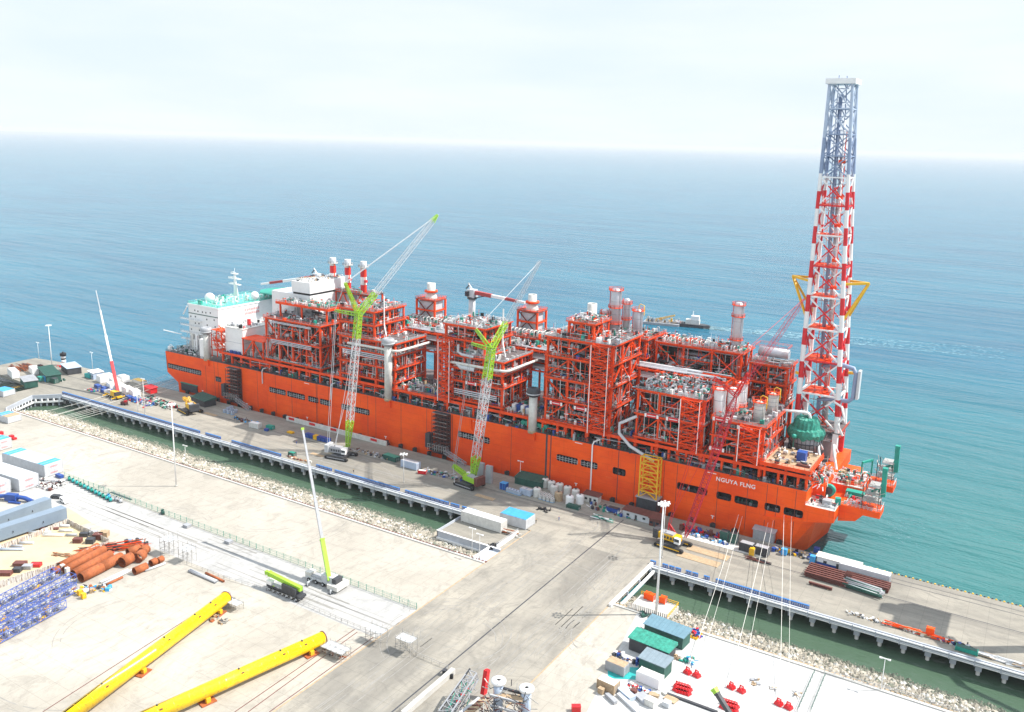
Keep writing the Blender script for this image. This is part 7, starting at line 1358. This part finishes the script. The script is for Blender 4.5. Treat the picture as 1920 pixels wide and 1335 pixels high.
# jacket section at the lower edge
o = G(950, 1330); t = thing('jacket_structure', o, 'pale grey steel legs and platforms of a big lattice structure at the lower edge', 'steel structure')
for i, (px, py, h) in enumerate(((933, 1348, 11.5), (985, 1356, 10.5))):
    p = G(px, py); p = Vector((p.x, p.y, 6)); b = MB(); b.cyl(p, p+Vector((0, 0, h)), 1.3, PBLUE, 16); b.lathe(p+Vector((0, 0, h)), [(0, 0), (.6, 0), (.6, .25), (1.3, .25), (2.0, .1), (2.0, -.6), (1.3, -.8)], WHITE, 16); b.build('leg', t, loc=o)
pa, pb = G(933, 1348)+Vector((0, 0, 9.5)), G(985, 1356)+Vector((0, 0, 8.5)); b = MB()
for dz in (0, -3, -6): b.beam(pa+Vector((0, 0, dz)), pb+Vector((0, 0, dz)), .6, DGREY); b.beam(pa+Vector((0, -4, dz)), pb+Vector((0, -4, dz)), .5, GREY)
b.obox((pa+pb)/2-Vector((0, 1.6, 1)), ((pb-pa).length, 2.4, .15), atan2((pb-pa).y, (pb-pa).x), WOOD)
for _ in range(170): p = pa.lerp(pb, R(-.35, 1.25))+Vector((0, R(-6, 1), R(-9, 1))); b.beam(p, p+Vector((R(-2.5, 2.5), R(-2, 2), R(-2, 2))), .16, random.choice((SCAF, BROWN, DGREY)))
b.build('platform_frame', t, loc=o)
o = G(870, 1325); t = thing('folded_crane_boom', o, 'white lattice crane boom with a bright red head lying at the lower edge', 'crane boom'); q1, q2 = G(835, 1345, 8), G(888, 1265, 13); b = MB(); b.lattice(q1, q2, 3.4, 2.6, GREY, 8, .32, .16); b.beam(q1+Vector((-1.6, 0, 1.6)), q2+Vector((-1.2, 0, 1.4)), .35, DGREY); b.beam(q1+Vector((2, -2, 0)), q2+Vector((4, -3, -4)), .8, LGREY); [b.beam(q1.lerp(q2, R(0, 1))+Vector((R(-1, 3), R(-3, 1), R(-3, 1))), q1.lerp(q2, R(0, 1))+Vector((R(-1, 3), R(-3, 1), R(-3, 1))), .16, random.choice((GREY, DGREY, SCAF, GREEN))) for _ in range(26)]; b.build('boom_section', t, loc=o)
b = MB(); e = G(913, 1262, 13); b.beam(e+Vector((0, 0, 1)), e+Vector((0, -1.5, -5.5)), 1.6, PRED, 1.2); b.build('red_head', t, loc=o); b = MB(); p, q_ = G(868, 1345, 9), G(910, 1310, 10); b.beam(p, q_, 2, WOOD, .3)
for k in range(6): m_ = p.lerp(q_, k/5); b.beam(m_+Vector((-1, -.6, .2)), m_+Vector((1, .6, .2)), .3, BROWN)
for k in range(5): m_ = q1.lerp(q2, .15+k*.15)+Vector((1.2, -1.8, .4)); b.obox(m_, (1, .8, .2), .9, DGREY if k < 2 else PRED)
b.build('walkway', t, loc=o); crate(1080, 1333, (2.4, 1.4, 1.6), PRED, 'red block at the lower edge in the middle of the causeway', .6, name='red_weight', cat='weight')
b = MB(); p, q_ = G(755, 1345), G(850, 1262); b.beam(p+Vector((0, 0, .8)), q_+Vector((0, 0, .8)), 1.4, CWALL, 1.6); b.off = p; tag(b.build('retaining_wall'), 'low concrete wall running down to the lower edge left of the grey structure', 'wall')
pile_of(841, 1268, (3, 1.4, 1.8), 14, [BLACK, DGREY, SCAF], 'black gear at the end of the low concrete wall', 'gear', 'gear_heap')
for i, (px, py) in enumerate(((928, 1024), (920, 1027))): pile_of(px, py, (3, 2, 1.4), 16, [BLACK, RUBBER, DGREY], ('black tyres heaped at the causeway edge below the parapet', 'second black tyre heap at the causeway edge')[i], 'tyres', 'tyre_heap')
# ================================================================ SEA: tug, barge, wake
o = G(1292, 612, 0); t = thing('workboat', o, 'dark tug with pale superstructure passing behind the ship', 'boat', None, .2); b = MB(); b.prism([(-16, -4), (13, -4), (18, 0), (13, 4), (-16, 4)], -1, 2.6, DGREY); b.build('hull', t, loc=(0, 0, 0)); b = MB(); b.obox((3, 0, 2.6), (12, 6, 4), 0, OFFW); b.obox((5, 0, 6.6), (7, 5, 3.4), 0, WHITE); b.cyl((3, 0, 9), (3, 0, 14), .4, WHITE, 6); clutter(b, -14, -4, -3, 3, 2.6, 30, 2); b.build('wheelhouse', t, loc=(0, 0, 0))
o = G(1243, 608, 0); t = thing('work_barge', o, 'flat loaded barge pushed ahead of the tug', 'barge', None, .2); b = MB(); b.box((-17, -6, -1), (15, 6, 2), GREY); b.build('hull', t, loc=(0, 0, 0)); b = MB(); clutter(b, -15, 13, -5, 5, 2, 90, 4, [GREY, LGREY, DGREY, WOOD, YEL]); b.lattice((-8, 0, 3), (10, 0, 9), 1.5, 1, YEL, 8, .3, .2); b.build('deck_load', t, loc=(0, 0, 0))
b = MB(); A0 = G(1322, 617, 0)
FOAM = mat('sea_foam', (.30, .48, .54), .7, var=.1)
for _ in range(1100):
    s_ = random.random()**1.5; px = 1322+s_*(1890-1322); line = R(-1, 1)*(2+s_*5) if random.random() < .45 else (random.choice((-1, 1))*(2.0+s_*7)+R(-1, 1)*.9)
    p = G(px, 614+(px-1322)*.088+line, .03); L = R(.8, 4.5)*(1.15-s_*.7); w_ = R(.25, 1.0)*(1.1-s_*.7); b.obox(p, (L, w_, .02), R(.0, .35), FOAM)
for _ in range(200):
    px, py = R(1700, 1900), R(960, 1075); 
for _ in range(90):
    s_ = random.random(); px = 1650+s_*90+R(-8, 8); py = 985+s_*20+R(-26, 26); p = G(px, py, .03); b.obox(p, (R(.5, 1.8), R(.04, .1), .02), R(-.3, .3), FOAM)
tag(b.build('boat_wake'), kind='stuff')
# ================================================================ HAZE
b = MB(); b.box((-30000, -2900, -4), (30000, 46000, 192), DGREY); hz = b.build('haze'); tag(hz, kind='stuff')
HM = bpy.data.materials.new('haze'); HM.use_nodes = True; HM.node_tree.nodes.remove(HM.node_tree.nodes['Principled BSDF']); vp = HM.node_tree.nodes.new('ShaderNodeVolumePrincipled'); vp.inputs['Color'].default_value = (0.93, 0.965, 1.0, 1); vp.inputs['Density'].default_value = 0.00005; vp.inputs['Anisotropy'].default_value = 0.0
HM.node_tree.links.new(vp.outputs[0], HM.node_tree.nodes['Material Output'].inputs['Volume']); hz.data.materials.clear(); hz.data.materials.append(HM)
